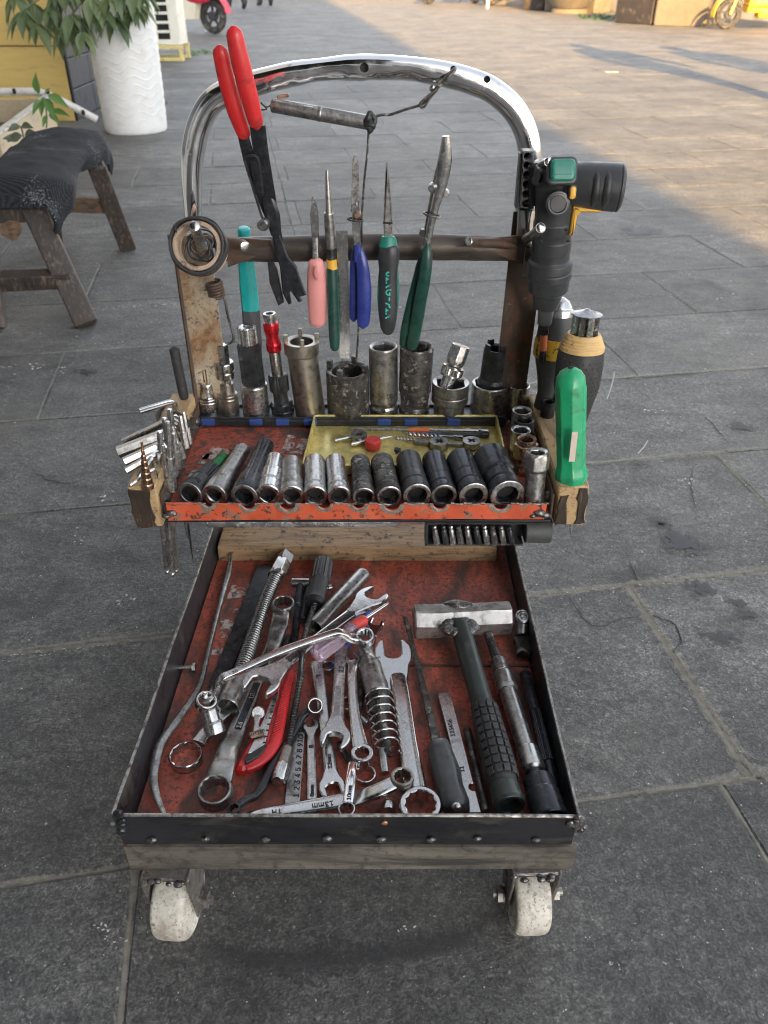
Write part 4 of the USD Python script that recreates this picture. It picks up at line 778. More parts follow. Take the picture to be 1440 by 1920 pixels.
T, A, B = rod('drill_bit', 'silver twist drill with spiral flutes in the middle of the tin lid', 758, 813, 868, 822, (('tip', 0, .06, [(0, .4), (1, 4)], 'bright_steel'), ('shank', .62, 1, [(0, 3.6), (.55, 3.6), (.6, 4.8, 'h'), (1, 4.8, 'h')], 'bright_steel')), h=.008)
k = mpp(A); T.part('flute', cat(helix(A + (B - A) * .05, A + (B - A) * .63, 2.9 * k, 4, 1.7 * k), helix(A + (B - A) * .05, A + (B - A) * .63, -2.9 * k, 4, 1.7 * k)), 'bright_steel')
T, A, B = rod('drill_bit', 'short bright twist drill crossing the middle of the tin lid', 738, 821, 800, 826, (('tip', 0, .1, [(0, .4), (1, 3)], 'bright_steel'), ('shank', .6, 1, [(0, 3), (1, 3)], 'satin_steel')))
T.part('flute', cat(helix(A + (B - A) * .05, A + (B - A) * .65, 2.2 * k, 3, 1.4 * k), helix(A + (B - A) * .05, A + (B - A) * .65, -2.2 * k, 3, 1.4 * k)), 'bright_steel')
def die(lab, x, y, w, h=.006):
    T = tool('thread_die', lab, 'thread die'); P = D(x, y, h); r = w * .5 * mpp(P)
    T.part('disc', turned(P - [0, 0, .004], P + [0, 0, .004], [(0, r * .35), (0, r), (1, r), (1, r * .5, 'p'), (.8, r * .45, 'p')], n=64, c=.0008, loop=True), 'grey_steel'); return P, r
die('round steel thread die left of the red cap in the tin lid', 673, 819, 31)
die('round steel thread die in the middle of the tin lid', 823, 832, 35); die('round steel thread die at the right of the tin lid', 884, 831, 33)
rod('die_stock', 'bent silver tap wrench handle poking out left of the red cap', 628, 826, 668, 817, (('rod', 0, 1, [(0, 3), (.05, 3.6), (1, 3.6)], 'satin_steel'),), 'tap wrench')
T, A, B = rod('tap_wrench', 'small red capped tap wrench lying in the brass tin lid', 658, 833, 735, 818, (('rod', 0, 1, [(0, 3.4), (.03, 4.2), (.35, 4.2), (.5, 3.4), (.95, 3.2), (1, 2)], 'bright_steel'),), 'tap wrench')
P = D(699, 829, .009); T.part('red_cap', turned(P - [0, 0, .007], P + [0, 0, .004], [(0, 14 * k), (.5, 15 * k), (.92, 15 * k), (1, 13.5 * k)], n=36), 'red_plastic')
rod('pin_punch', 'dark steel pin under the middle thread die', 776, 829, 912, 836, (('rod', 0, 1, [(0, 4), (.02, 5), (.4, 5), (.42, 4), (.98, 4), (1, 3)], 'grey_steel'),), 'punch', .003)
P = D(744, 845, .006); T = tool('set_screw', 'tiny dark set screw standing in the tin lid behind the sockets', 'screw'); T.part('screw', turned(P - [0, 0, .004], P + [.001, 0, .003], [(0, 3 * k), (.45, 3 * k), (.5, 6 * k, 'h'), (.9, 6 * k, 'h'), (1, 3 * k)], n=24), 'dull_steel')
# ------------------------------------------------------------------ left block: bits, step drill, L keys, slim screwdriver
def blk(x, y): return PZ(x, y, .3272)
def bit(lab, x, y, xt, yt, w, name='hex_bit', m='satin_steel', tip='h'):
    T = tool(name, lab, 'screwdriver bit'); B = blk(x, y); A = PY(xt, yt, B[1] + .004); k = mpp(B); d = A - B; r = w * .5 * k
    T.part('shank', turned(B - d * .15, B + d * .42, [(0, r, 'h'), (.96, r, 'h'), (1, r * .8, 'h')], n=36, c=0), m)
    T.part('tip', turned(B + d * .40, A, [(0, r * .72), (.35, r * .66, tip), (.93, r * .62, tip), (1, r * .45, tip)], n=36, c=0), m)
for i, (x, y, xt, yt, w, l) in enumerate(((343, 902, 327, 790, 14, 'front right hex bit in the left wooden block, tallest beside step drill'), (333, 900, 318, 835, 10, 'short hex bit tucked beside the step drill in the wooden block'), (352, 868, 337, 812, 13, 'hex bit second from the front in the left wooden block'), (360, 850, 334, 800, 13, 'pale hex bit in the middle of the left wooden block'), (368, 830, 350, 780, 13, 'hex bit leaning behind the middle of the left wooden block'), (374, 822, 356, 772, 12, 'slim hex bit near the back of the left wooden block'))):
    bit(l, x - 20, y + 2, xt - 12, yt, w)
for i, (x, y, xt, yt, w) in enumerate(((325, 826, 318, 767, 17), (316, 850, 308, 783, 15), (305, 872, 299, 808, 16))): bit(('shining hex bit at the back of the left block under the crossed keys', 'shining hex bit in the middle row of the left wooden block', 'shining hex bit near the front of the left wooden block')[i], x, y, xt, yt, w, 'hex_bit', 'bright_steel')
T = tool('step_drill', 'bronze step drill standing at the front of the left wooden block', 'step drill'); B = blk(277, 915); A = PY(265, 825, B[1] + .002); k = mpp(B); pr = []
for i in range(7): r0 = (12.0 - i * 1.45) * k; pr += [(i * .118, r0), (i * .118 + .095, r0), (i * .118 + .105, r0 - .9 * k)]
T.part('cone', turned(B, A, pr + [(.86, 2.8 * k), (.97, 2 * k), (1, .5 * k)], n=32, c=.0003), 'bronze')
# big hex key ends that stick out to the left
def lkey(lab, xt, yt, xb, yb_, w, m='bright_steel', kind='h', down=None, nm='hex_key', dY=-.02):
    T = tool(nm, lab, 'hex key'); Bp = blk(xb, yb_) + [0, 0, .012]; A = PY(xt, yt, Bp[1] + dY); k = mpp(A); r = w * .5 * k; D1 = Bp + unit(Bp - A) * r * 1.6 - [0, 0, r * 1.8]; D2 = D1 - [0, 0, down or .06]
    P = np.vstack([A, A + (Bp - A) * .5, Bp, Bp + (D1 - Bp) * .55 + [0, 0, r * .5], D1, D1 + (D2 - D1) * .5, D2]); P = curve(P, 22); a_ = np.arange(6 if kind == 'h' else 24) * 2 * PI / (6 if kind == 'h' else 24)
    rr = r * (np.ones(6) if kind == 'h' else shp('x', a_)); T.part('key', sweep(P, np.stack([np.cos(a_) * rr, np.sin(a_) * rr], 1)), m, smooth=25)
lkey('thick silver hex key end, largest pointing left from the wooden block', 221, 848, 312, 832, 23); lkey('silver hex key end second below the largest one', 233, 866, 304, 852, 18); lkey('thick star key end pointing left above the largest hex key', 231, 831, 322, 806, 15, kind='x')
lkey('smaller hex key end third down, pointing left from the block', 236, 883, 296, 868, 14); lkey('thin hex key end pointing left and down beside the step drill', 254, 905, 286, 878, 10); lkey('thinnest white hex key end lowest beside the step drill', 244, 910, 290, 898, 6)
lkey('thin silver star key pointing left from the back of the block', 262, 817, 330, 797, 8, kind='x')
lkey('long slim star key crossing high at the back of the wooden block', 262, 771, 322, 770, 10, kind='x'); lkey('curved dull key hooked over the back of the wooden block', 371, 806, 330, 790, 11, 'dull_steel', dY=-.01); 
T = tool('star_key', 'short shiny star key lying across the back of the wooden block', 'hex key'); A, B = PY(326, 793, .915), PY(363, 779, .915); T.part('key', turned(A, B, [(0, .003), (.03, .0038), (.85, .0034), (1, .0032, 'x')], n=36, c=0), 'bright_steel')
T = tool('arched_key', 'arched dark key end looping above the back of the wooden block', 'hex key'); T.part('key', tube([PY(300, 790, .95), PY(299, 770, .95), PY(312, 757, .95), PY(330, 762, .95), PY(334, 775, .95)], .0040, 12, smooth=24), 'satin_steel')
T = tool('slim_screwdriver', 'slim screwdriver with round black handle standing behind the left wooden block', 'screwdriver'); A, B, Bt = PY(326, 652, .945), PY(346, 748, .945), PY(352, 790, .945); k = mpp(A)
T.part('handle', turned(A, B, [(0, 5 * k), (.02, 9.6 * k), (.9, 9.6 * k), (.98, 8.5 * k), (1, 6 * k)], n=28), 'rubber'); T.part('end_recess', turned(A + unit(A - B) * .0002, A + unit(A - B) * .0006, [(0, 4 * k), (1, 4 * k)], n=18, c=0), 'void'); T.part('blade', turned(B, Bt + (Bt - B) * .5, [(0, 4 * k), (1, 3.6 * k)], n=16), 'dull_steel')
# ball-ended keys and spikes hanging below the block
for i, (x0, y0, x1, y1, w, m, l) in enumerate(((303, 985, 313, 1072, 9, 'bright_steel', 'left ball ended hex key hanging below the left wooden block'), (316, 982, 323, 1076, 10, 'satin_steel', 'middle ball ended hex key hanging below the left wooden block'), (322, 975, 330, 1070, 9, 'warm_steel', 'right ball ended hex key hanging below the left wooden block'), (308, 985, 322, 1045, 7, 'bright_steel', 'short ball ended hex key crossing the three longer ones'))):
    T = tool('ball_hex_key', l, 'hex key'); Yq = .748 + .006 * i; A, B = PY(x0, y0 - 10, Yq), PY(x1, y1, Yq); k = mpp(A); r = w * .5 * k
    T.part('shaft', turned(A, B, [(0, r, 'h'), (.92, r, 'h'), (.95, r * .6)], n=36, c=0), m); T.part('ball_tip', blob(B, r * 1.08, sub=2), m)
for x0, y0, x1, y1, w, l in ((347, 975, 352, 1012, 8, 'short pointed punch hanging below the shelf left corner'), (352, 990, 363, 1058, 5, 'thin black awl point hanging below the shelf left corner')):
    T = tool('awl_point', l, 'awl'); A, B = PY(x0, y0 - 8, .78), PY(x1, y1, .78); k = mpp(A); T.part('point', turned(A, B, [(0, w * .5 * k), (.4, w * .5 * k), (1, .2 * k)], n=12), 'grey_steel' if w > 6 else 'black_steel')
# ------------------------------------------------------------------ bit box below the shelf
T = tool('bit_box', 'black open bit box clipped under the right of the shelf', 'bit box'); Yb = .742; x0, x1 = PY(797, 1000, Yb)[0], PY(1034, 1000, Yb)[0]; zu, zd = PY(900, 979, Yb)[2], PY(900, 1022, Yb)[2]
T.part('back', bbox((x0, Yb + .016, zd), (x1, Yb + .018, zu), .0005), 'black_plastic'); T.part('top', bbox((x0, Yb - .002, zu - .002), (x1, Yb + .0159, zu), .0005), 'black_plastic'); T.part('side', bbox((x0, Yb - .002, zd), (x0 + .003, Yb + .0159, zu - .0021), .0005), 'black_plastic'); T.part('floor', bbox((x0 + .0031, Yb, zd - .001), (x1 - .03, Yb + .0159, zd + .001), .0004), 'black_plastic')
T.part('rubber_end', turned(((PY(985, 1000, Yb)[0]), Yb + .006, (zu + zd) / 2), (x1, Yb + .006, (zu + zd) / 2), [(0, (zu - zd) * .40), (.02, (zu - zd) * .44), (.97, (zu - zd) * .44), (1, (zu - zd) * .40)], n=32), 'grey_rubber')
for i, x in enumerate((817, 834, 848, 862, 878, 895, 911, 926, 942, 958)):
    A, B = PY(x - 3, 986, Yb + .006), PY(x + 2, 1021, Yb + .002); k = mpp(A); r = 5.6 * k; m = ('grey_steel', 'black_steel', 'satin_steel', 'dull_steel')[i % 4]
    bt = Thing('boxed_bit', ('flat', 'dark', 'pale cross headed', 'black slim', 'stout', 'dull', 'worn', 'grooved', 'narrow necked', 'ball topped')[i] + ' steel bit, number %d from the left in the black bit box' % (i + 1), 'screwdriver bit')
    bt.part('shank', turned(A, A + (B - A) * .5, [(0, r * (.5 if i > 6 else .8)), (.12, r * .9), (.25, r * .9), (.3, r * .62), (.5, r), (1, r)], n=20), m); bt.part('hex_end', turned(A + (B - A) * .5, B, [(0, r, 'h'), (.9, r, 'h'), (1, r * .7, 'h')], n=24, c=0), m)
# ------------------------------------------------------------------ right block: handles
T = tool('green_screwdriver', 'bright green faceted screwdriver handle standing on the right wooden block', 'screwdriver'); B, A = PY(1071, 905, .752), PY(1070, 688, .775); k = mpp(B)
prg = [(0, 20 * k, 'o'), (.015, 26 * k, 'o'), (.06, 28.5 * k, 'o'), (.10, 28 * k, 'o'), (.16, 24 * k, 'o'), (.5, 25 * k, 'o'), (.82, 26 * k, 'o'), (.86, 26.5 * k), (.92, 25 * k), (.965, 19 * k), (.99, 10 * k), (1, 4 * k)]
T.part('handle', turned(B, A, prg, n=64, c=0, phase=.2), 'bright_green', smooth=28)
T.part('mould_line', turned(B + (A - B) * .757, B + (A - B) * .760, [(0, 24 * k, 'o'), (0, 26.1 * k, 'o'), (1, 26.1 * k, 'o'), (1, 24 * k, 'o')], n=64, c=0, phase=.2), 'bright_green')
T.part('hang_hole', blob(A + [0, -.0015, -.0006], .0034, (1, 1, .5)), 'void')
P = PY(1075, 838, B[1] - 25.3 * k); T.part('label_strip', place(bevext(sbox(-5.5 * k, -29 * k, 5.5 * k, 29 * k), .0008, .0002), P, (1, .06, 0), (0, .1, 1)), 'silver_print')
def bigdriver(T, B, A, prof, m): k = mpp(B); T.part('handle', turned(B, A, [(a_, b_ * k) for a_, b_ in prof], n=48, c=0), m, smooth=60); return k
T = tool('ratchet_driver', 'big black dimpled ratchet screwdriver handle with tan neck and bits under cap', 'screwdriver'); B, A = PY(1060, 870, .838), PY(1091, 652, .850); d = A - B
k = bigdriver(T, B, A, [(0, 16), (.12, 17), (.22, 21), (.45, 29), (.70, 40), (.88, 41), (.98, 39), (1, 30)], 'rubber')
T.part('collar', turned(B - d * .15, B + d * .05, [(0, 17 * k), (.4, 18 * k), (.45, 21 * k), (.9, 21 * k), (1, 17 * k)], n=32), 'blued_steel')
T.part('tan_neck', turned(A - d * .02, A + d * .115, [(0, 30 * k), (.05, 39 * k), (.30, 39 * k), (.36, 36 * k), (.44, 37 * k), (.5, 34.5 * k), (.6, 35 * k), (.66, 32 * k), (.78, 32.5 * k), (1, 28 * k), (1, 24 * k), (.7, 22 * k)], n=48, c=.0004), 'tan_plastic')
u, v = basis(d)
for i in range(7):
    a_ = i * 2 * PI / 7 + .3; o = A + d * .09 + (u * math.cos(a_) + v * math.sin(a_)) * 17 * k; T.part('stored_bit', turned(o, o + d * .165, [(0, 5.6 * k, 'h'), (1, 5.6 * k, 'h')], n=24, c=0), ('satin_steel', 'dull_steel')[i % 2])
T.part('cap', turned(A + d * .255, A + d * .305, [(0, 8 * k), (.12, 27 * k), (.22, 27 * k), (.5, 17 * k), (.75, 8 * k), (1, 3 * k)], n=36), 'dull_cap')
T.part('yellow_plug', turned(A + d * .10, A + d * .125, [(0, 9 * k), (1, 9 * k)], n=20), 'yellow_plastic')
dm = []
for i in range(9):
    for j in range(22):
        t = .62 + i * .038; a_ = (j + .5 * (i % 2)) * 2 * PI / 22; rr_ = np.interp(t, [.45, .70, .88, .98], [29, 40, 41, 39]) * k; dm.append(blob(B + d * t + (u * math.cos(a_) + v * math.sin(a_)) * (rr_ - 2.0 * k), 2.7 * k, (1, 1, 1), 1))
T.part('dimples', cat(*dm), 'void', kind='stuff')
T = tool('ratchet_driver', 'worn black and yellow screwdriver handle with silver end behind the cordless driver', 'screwdriver'); B, A = PY(1022, 780, .925), PY(1048, 590, .94); d = A - B
k = bigdriver(T, B, A, [(0, 20), (.08, 24), (.25, 20), (.40, 24), (.60, 33), (.68, 36), (.9, 33), (1, 28)], 'grey_rubber'); 
T.part('yellow_band', turned(B + d * .60, B + d * .80, [(0, 33 * k), (.05, 36.5 * k), (.5, 37.2 * k), (.95, 35.6 * k), (1, 32 * k)], n=40), 'worn_yellow')
T.part('silver_end', turned(A - d * .02, A + d * .16, [(0, 26 * k), (.05, 27 * k), (.42, 25 * k), (.5, 22 * k), (.55, 22 * k), (.85, 15 * k), (1, 6 * k)], n=36), 'bright_steel')
T.part('trigger_bump', blob(B + d * .2 + [.014, -.012, 0], .010, (1, 1, 1.7)), 'black_plastic')
mat('strip_grey', (.10, .102, .106), 0, .4, .1, 60)
# ------------------------------------------------------------------ tools held on the bar
def flat(T, nm, pts, Y, thick, m, bev=.0008, n=None, parent=None, sm=35, dz=0):
    """A plate whose outline (photo pixels at the plane y = Y) faces the viewer."""
    P = np.array([PY(x, y, Y) for x, y in pts]); pl = Polygon(P[:, [0, 2]]).buffer(0)
    if n: pl = pl.buffer(n, 5).buffer(-2 * n, 5).buffer(n, 5)
    return T.part(nm, place(bevext(pl.simplify(.0002), thick, bev), (0, Y + dz, 0), (1, 0, 0), None, (0, -1, 0)), m, parent, sm)
def grip(T, nm, pts, Y, w, m, flatness=1.0, n=26, parent=None, sm=True):
    """Rounded grip along pixel points; w: widths in pixels along it."""
    P = np.array([PY(p[0], p[1], p[2] if len(p) > 2 else Y) for p in pts]); Q = curve(P, n); k = mpp(Q[0]); s = np.linspace(0, 1, n)
    ww = np.interp(s, np.linspace(0, 1, len(w)), w) * k; e = np.clip(np.minimum(s, 1 - s) * n / 2.2, 0, 1); ww = ww * np.sqrt(np.clip(1 - (1 - e) ** 2, .06, 1))
    return T.part(nm, sweep(Q, ell(1, flatness, 20), scale=np.stack([ww, ww], 1), up=(0, -1, 0)), m, parent, sm), Q
# red handled long pliers
T = Thing('red_pliers', 'long black hose pliers with two bright red grips hanging over the handle', 'pliers')
grip(T, 'red_grip', [(411, 84, .872), (420, 130, .875), (437, 195, .88), (462, 262, .89)], .88, [30, 33, 33, 27], 'red_grip', .75)
grip(T, 'red_grip', [(437, 48, .858), (447, 100, .86), (463, 165, .865), (483, 242, .875)], .87, [31, 37, 36, 30], 'red_grip', .75)
def bar(T, nm, pts, w, d, m, n=18, parent=None, r=.3):
    P = curve(np.array([PY(*p) for p in pts]), n); k = mpp(P[0]); S = rrect(1, 1, r, 2); ww = np.interp(np.linspace(0, 1, n), np.linspace(0, 1, len(w)), w) * k; dd = np.interp(np.linspace(0, 1, n), np.linspace(0, 1, len(d)), d) * k
    return T.part(nm, sweep(P, S, scale=np.stack([ww, dd], 1), up=(0, -1, 0)), m, parent)
bar(T, 'arm', [(455, 250, .888), (478, 330, .895), (505, 400, .91), (520, 440, .915)], [20, 26, 24, 20], [8, 8, 8, 8], 'blued_steel')
bar(T, 'arm', [(483, 235, .877), (492, 300, .885), (512, 400, .905), (525, 470, .915)], [30, 28, 22, 20], [8, 8, 8, 8], 'blued_steel')
bar(T, 'pivot_plate', [(500, 360, .90), (510, 400, .90), (518, 440, .903)], [18, 30, 20], [10, 10, 10], 'blued_steel')
P = PY(494, 421, .893); T.part('pivot_rivet', turned(P + [0, .004, 0], P + [-.001, -.004, 0], [(0, .0066), (.7, .0066), (1, .005)], n=24), 'grey_steel')
T.part('release_wire', tube([PY(492, 410, .893), PY(475, 355, .89), PY(458, 300, .888), PY(459, 295, .884), PY(483, 296, .882), PY(486, 305, .884), PY(490, 350, .89)], .0013, 8, smooth=40), 'black_steel')
T.part('pawl', jit(beam(PY(478, 300, .886), PY(487, 365, .892), .009, .006), .0005, 60), 'blued_steel')
flat(T, 'jaw', [(515, 440), (524, 436), (540, 480), (556, 500), (574, 552), (562, 556), (553, 540), (567, 563), (560, 566), (546, 545), (543, 548), (547, 568), (541, 570), (530, 548), (525, 500), (516, 470)], .912, .006, 'blued_steel', .0012)
flat(T, 'jaw', [(502, 492), (512, 490), (520, 505), (533, 566), (522, 572), (506, 530)], .922, .006, 'black_steel', .001)
# pink handled nipper
T = Thing('pink_knife', 'small curved steel nipper blade with pink handle hanging on the bar', 'knife')
Yk = .918; flat(T, 'blade', [(584, 371), (587, 368), (593, 378), (597, 398), (598, 448), (585, 448), (581, 400), (584, 385)], Yk, .0032, 'bright_steel', .0008)
bar(T, 'shank', [(591, 445, Yk), (592, 492, Yk)], [11, 13], [8, 9], 'satin_steel')
grip(T, 'handle', [(593, 482), (594, 540), (596, 614)], Yk, [27, 36, 38, 36, 31], 'pink_grip', .62)
P = PY(594, 512, Yk - .0112); T.part('thumb_dent', blob(P, .0045, (.8, .28, 1.6)), 'pink_grip')
# gray needle tool with dark green handle
T = Thing('green_awl', 'long tapered steel spike with dark green handle and yellow band on the bar', 'awl')
def turn_px(T, nm, p0, p1, Y0, Y1, prof, m, n=28, parent=None, sm=35, c=.0005, squash=1.0):
    A, B = PY(p0[0], p0[1], Y0), PY(p1[0], p1[1], Y1); k = (mpp(A) + mpp(B)) / 2; return T.part(nm, turned(A, B, [(q[0], q[1] * k) + tuple(q[2:]) for q in prof], n=n, c=c, squash=squash), m, parent, sm)
turn_px(T, 'spike', (613, 318), (617, 402), .915, .915, [(0, 1), (.03, 3), (.5, 5.2), (1, 7.2)], 'grey_steel')
turn_px(T, 'ferrule', (616, 398), (621, 466), .915, .917, [(0, 8), (.03, 9.5), (.97, 10), (1, 8)], 'grey_steel')
turn_px(T, 'neck', (620, 463), (622, 492), .917, .917, [(0, 8), (1, 8.5)], 'black_steel')
turn_px(T, 'yellow_band', (621, 486), (623, 504), .917, .917, [(0, 9.6), (1, 10)], 'yellow_plastic')
turn_px(T, 'handle', (622, 502), (628, 657), .917, .912, [(0, 9.4), (.05, 10.4), (.5, 11), (.85, 10.4), (.96, 9), (1, 5)], 'dark_green_grip')
# steel rule
T = Thing('steel_rule', 'plain thin steel rule standing upright in front of the bar', 'ruler'); A, B = PY(641, 432, .926), PY(647, 672, .936)
T.part('blade', beam(A, B, 22 * mpp(A), .0009, up=(0, -1, 0), r=.0003), 'bright_steel')
T.part('graduation', cat(*[beam(A + (B - A) * t + [.0035 + .001 * (i % 5 == 0), -.0006, 0], A + (B - A) * t + [.0062, -.0006, 0], .0003, .0001) for i, t in enumerate(np.linspace(.04, .97, 70))]), 'stamp_dark', kind='stuff')
# blue scissors
T = Thing('blue_scissors', 'closed steel scissors with navy blue handles hanging on the bar', 'scissors')
flat(T, 'blade', [(661, 300), (664, 290), (669, 290), (673, 310), (674, 395), (661, 400), (657, 395)], .914, .0022, 'satin_steel', .0006)
flat(T, 'blade', [(660, 385), (668, 380), (674, 390), (677, 465), (666, 465), (660, 430)], .911, .0022, 'bright_steel', .0006)
P = PY(659, 403, .912); T.part('pivot_rivet', turned(P + [.006, .003, 0], P + [.006, -.004, 0], [(0, .0048), (.7, .0048), (1, .003)], n=20), 'copper_steel')
T.part('rubber_band', tube([PY(655, 412, .912) + np.array([.0065 + .0085 * math.cos(a_), .006 * math.sin(a_), -.001 * math.cos(a_)]) for a_ in np.linspace(0, 2 * PI, 22, endpoint=False)], .0010, 8, loop=True), 'rubber')
grip(T, 'handle', [(672, 462, .910), (680, 500, .908), (683, 560, .908), (680, 616, .908)], .908, [14, 24, 28, 27, 24], 'navy_grip', .55)
grip(T, 'handle', [(664, 468, .920), (664, 510, .920), (664, 560, .920), (663, 603, .920)], .92, [12, 17, 19, 19, 17], 'navy_grip', .6)
bar(T, 'handle_web', [(670, 458, .910), (672, 490, .910)], [12, 18], [12, 12], 'navy_grip')
# JING-PIN handled driver
T = Thing('lettered_tool', 'black and green soft handle with teal lettering and slim steel nose on the bar', 'pliers')
flat(T, 'nose', [(724, 303), (726, 303), (731, 345), (734, 385), (735, 418), (719, 418), (720, 385), (722, 345)], .914, .005, 'grey_steel', .0016)
flat(T, 'joint', [(719, 417), (735, 417), (736, 446), (720, 446)], .914, .0058, 'satin_steel', .0012); flat(T, 'joint_seam', [(718, 416), (736, 416), (736, 418), (718, 418)], .9135, .0070, 'void', .0002)
turn_px(T, 'green_collar', (728, 443), (728, 462), .912, .911, [(0, 12), (.3, 15), (1, 18)], 'green_plastic', squash=.8)
prj = [(0, 14), (.03, 18.5), (.10, 20), (.18, 19.6), (.28, 17.2), (.45, 17.6), (.65, 18.2), (.80, 17.4), (.92, 14.5), (.985, 9), (1, 5)]
turn_px(T, 'handle', (729, 457), (727, 627), .911, .908, prj, 'tool_black', n=40, c=0, sm=True, squash=.8)
for s in (-1, 1): 
    A, B = PY(729, 500, .911), PY(727, 612, .908); k = mpp(A); T.part('green_side', tube([A + [s * 15.6 * k, .002, 0], A + (B - A) * .5 + [s * 17 * k, .002, 0], B + [s * 12.5 * k, .002, 0]], [.0012, .0026, .0012], 10, smooth=16), 'green_plastic')
tv, tf = arr(text('JING-PIN', 15 * mpp(PY(728, 540, .909)), .0006, True)); A, B = PY(729, 457, .911), PY(727, 627, .908); k = mpp(A); ln = 92 * k; sc_ = ln / np.ptp(tv[:, 0])
t0 = tv[:, 0] * sc_; hgt = tv[:, 1] - 7.5 * k + 3 * k; dn = unit(B - A); st = A + (B - A) * ((502 - 457) / 170)
fr_ = np.linalg.norm(st - A) + t0; rr_ = np.interp(fr_ / np.linalg.norm(B - A), [q[0] for q in prj], [q[1] for q in prj]) * k
ang = np.clip(hgt / rr_, -1.3, 1.3); ax_ = A + dn * fr_[:, None]
T.part('lettering', (ax_ + np.stack([np.sin(ang) * (rr_ + .0001 + tv[:, 2]), -np.cos(ang) * (rr_ * .8 + .0001 + tv[:, 2]), 0 * ang], 1), tf), 'teal_print', smooth=False)
# green locking pliers
T = Thing('green_pliers', 'green handled steel pliers tied with wire leaning into the dark socket', 'pliers')
bar(T, 'jaw', [(836, 255, .900), (834, 300, .902), (826, 350, .906), (814, 395, .908), (806, 430, .91), (800, 462, .912)], [15, 28, 24, 17, 15, 15], [8, 11, 12, 10, 9, 9], 'bright_steel', 30, r=.35)
bar(T, 'jaw', [(826, 300, .906), (818, 340, .91), (808, 390, .914), (800, 430, .917)], [10, 14, 12, 10], [9, 10, 10, 8], 'grey_steel', 20)
P = PY(810, 352, .905); T.part('pivot_rivet', turned(P + [.003, .006, 0], P + [-.001, -.004, 0], [(0, .0052), (.7, .0052), (1, .0035)], n=20), 'satin_steel')
P = PY(836, 363, .912); T.part('pivot_rivet', turned(P + [0, .005, 0], P + [0, -.004, 0], [(0, .004), (.7, .004), (1, .0025)], n=20), 'satin_steel')
T.part('tooth_gap', bbox(PY(820, 330, .902), PY(828, 305, .899), .0005), 'black_steel'); 
c0 = PY(810, 403, .908); T.part('wire_ring', tube([c0 + np.array([.0090 * math.cos(a_), .008 * math.sin(a_), -.0022 * math.cos(a_)]) for a_ in np.linspace(0, 2 * PI, 30, endpoint=False)], .0011, 8, loop=True), 'dull_steel')
P = PY(793, 436, .915); T.part('nut', turned(P + [0, .004, 0], P + [0, -.004, 0], [(0, .0045), (1, .0045)], n=6), 'black_steel')
grip(T, 'green_grip', [(801, 458, .908), (798, 510, .907), (786, 575, .915), (771, 655, PL_SOCK[1] - .010)], .905, [20, 24, 26, 27, 24], 'dark_green_grip', .8)
grip(T, 'green_grip', [(793, 478, .920), (778, 540, .922), (764, 600, .93), (757, 650, PL_SOCK[1] + .002)], .92, [16, 19, 20, 19], 'dark_green_grip', .8)
# teal hammer behind the bar
T = Thing('teal_tool', 'teal plastic handle with dark grey lower end hanging behind the bar', 'hammer'); Yt = .978
turn_px(T, 'teal_top', (457, 426), (458, 448), Yt, Yt, [(0, 12), (.12, 16.5), (.75, 16.5), (1, 14)], 'teal_plastic', squash=.7)
bar(T, 'neck', [(458, 444, Yt), (461, 495, Yt)], [24, 27], [14, 18], 'teal_plastic')
bar(T, 'teal_grip', [(461, 488, Yt), (466, 540, Yt), (470, 583, Yt)], [29, 33, 33], [22, 24, 24], 'teal_plastic', r=.4)
bar(T, 'grey_end', [(470, 581, Yt), (474, 640, Yt), (476, 700, Yt)], [33, 34, 33], [24, 24, 24], 'dark_grey_plastic', r=.4)
# tube hung on wires
T = Thing('hanging_tube', 'dark steel tube hung by thin wire under the chrome handle', 'tube'); A, B = PY(508, 197, .952), PY(692, 230, .945); k = mpp(A)
T.part('rod', turned(A, B, [(0, 8 * k), (.01, 12.5 * k), (.48, 13 * k), (.49, 13.8 * k), (.51, 13.8 * k), (.515, 13 * k), (.99, 13 * k), (1, 11 * k)], n=28), 'grey_steel'); T.part('end_hole', turned(A - unit(B - A) * .0004, A + unit(B - A) * .0002, [(0, 5 * k), (1, 5 * k)], n=16, c=0), 'void')
T.part('tie_knot', cat(*[tube([PY(694 + rng.gauss(0, 6), 228 + rng.gauss(0, 8), .945 - rng.uniform(.004, .011)) for _ in range(4)], .0026, 7, smooth=14) for i in range(5)]), 'black_plastic', smooth=True)
T.part('hanger_wire', tube([PY(694, 226, .944), PY(712, 216, .944), PY(735, 214, .944), PY(758, 206, .944), PY(790, 196, .944), PY(797, 190, .944), PY(812, 172, .944), PY(832, 148, .943), PY(850, 130, .946), PY(853, 129, .952)], .0014, 8, smooth=70), 'dull_steel')
T.part('wire_loop', tube([PY(853, 131, .945), PY(838, 148, .942), PY(815, 170, .942), PY(800, 182, .942), PY(789, 192, .942), PY(788, 200, .942), PY(797, 199, .942), PY(806, 184, .943), PY(820, 168, .943)], .0013, 8, smooth=60), 'dull_steel')
T.part('left_wire', tube([A, PY(497, 200, .95), PY(490, 192, .95), PY(500, 204, .948), PY(490, 206, .948)], .0009, 6, smooth=24), 'dull_steel')
T = Thing('long_wire', 'thin steel wire dangling from the hung tube past the blue scissors', 'wire')
T.part('wire', tube([PY(691, 246, .943), PY(689, 285, .943), PY(684, 330, .942), PY(680, 380, .938), PY(678, 420, .93), PY(678, 460, .935), PY(674, 560, .938), PY(672, 620, .94), PY(668, 672, .945)], .0013, 7, smooth=60), 'dull_steel')
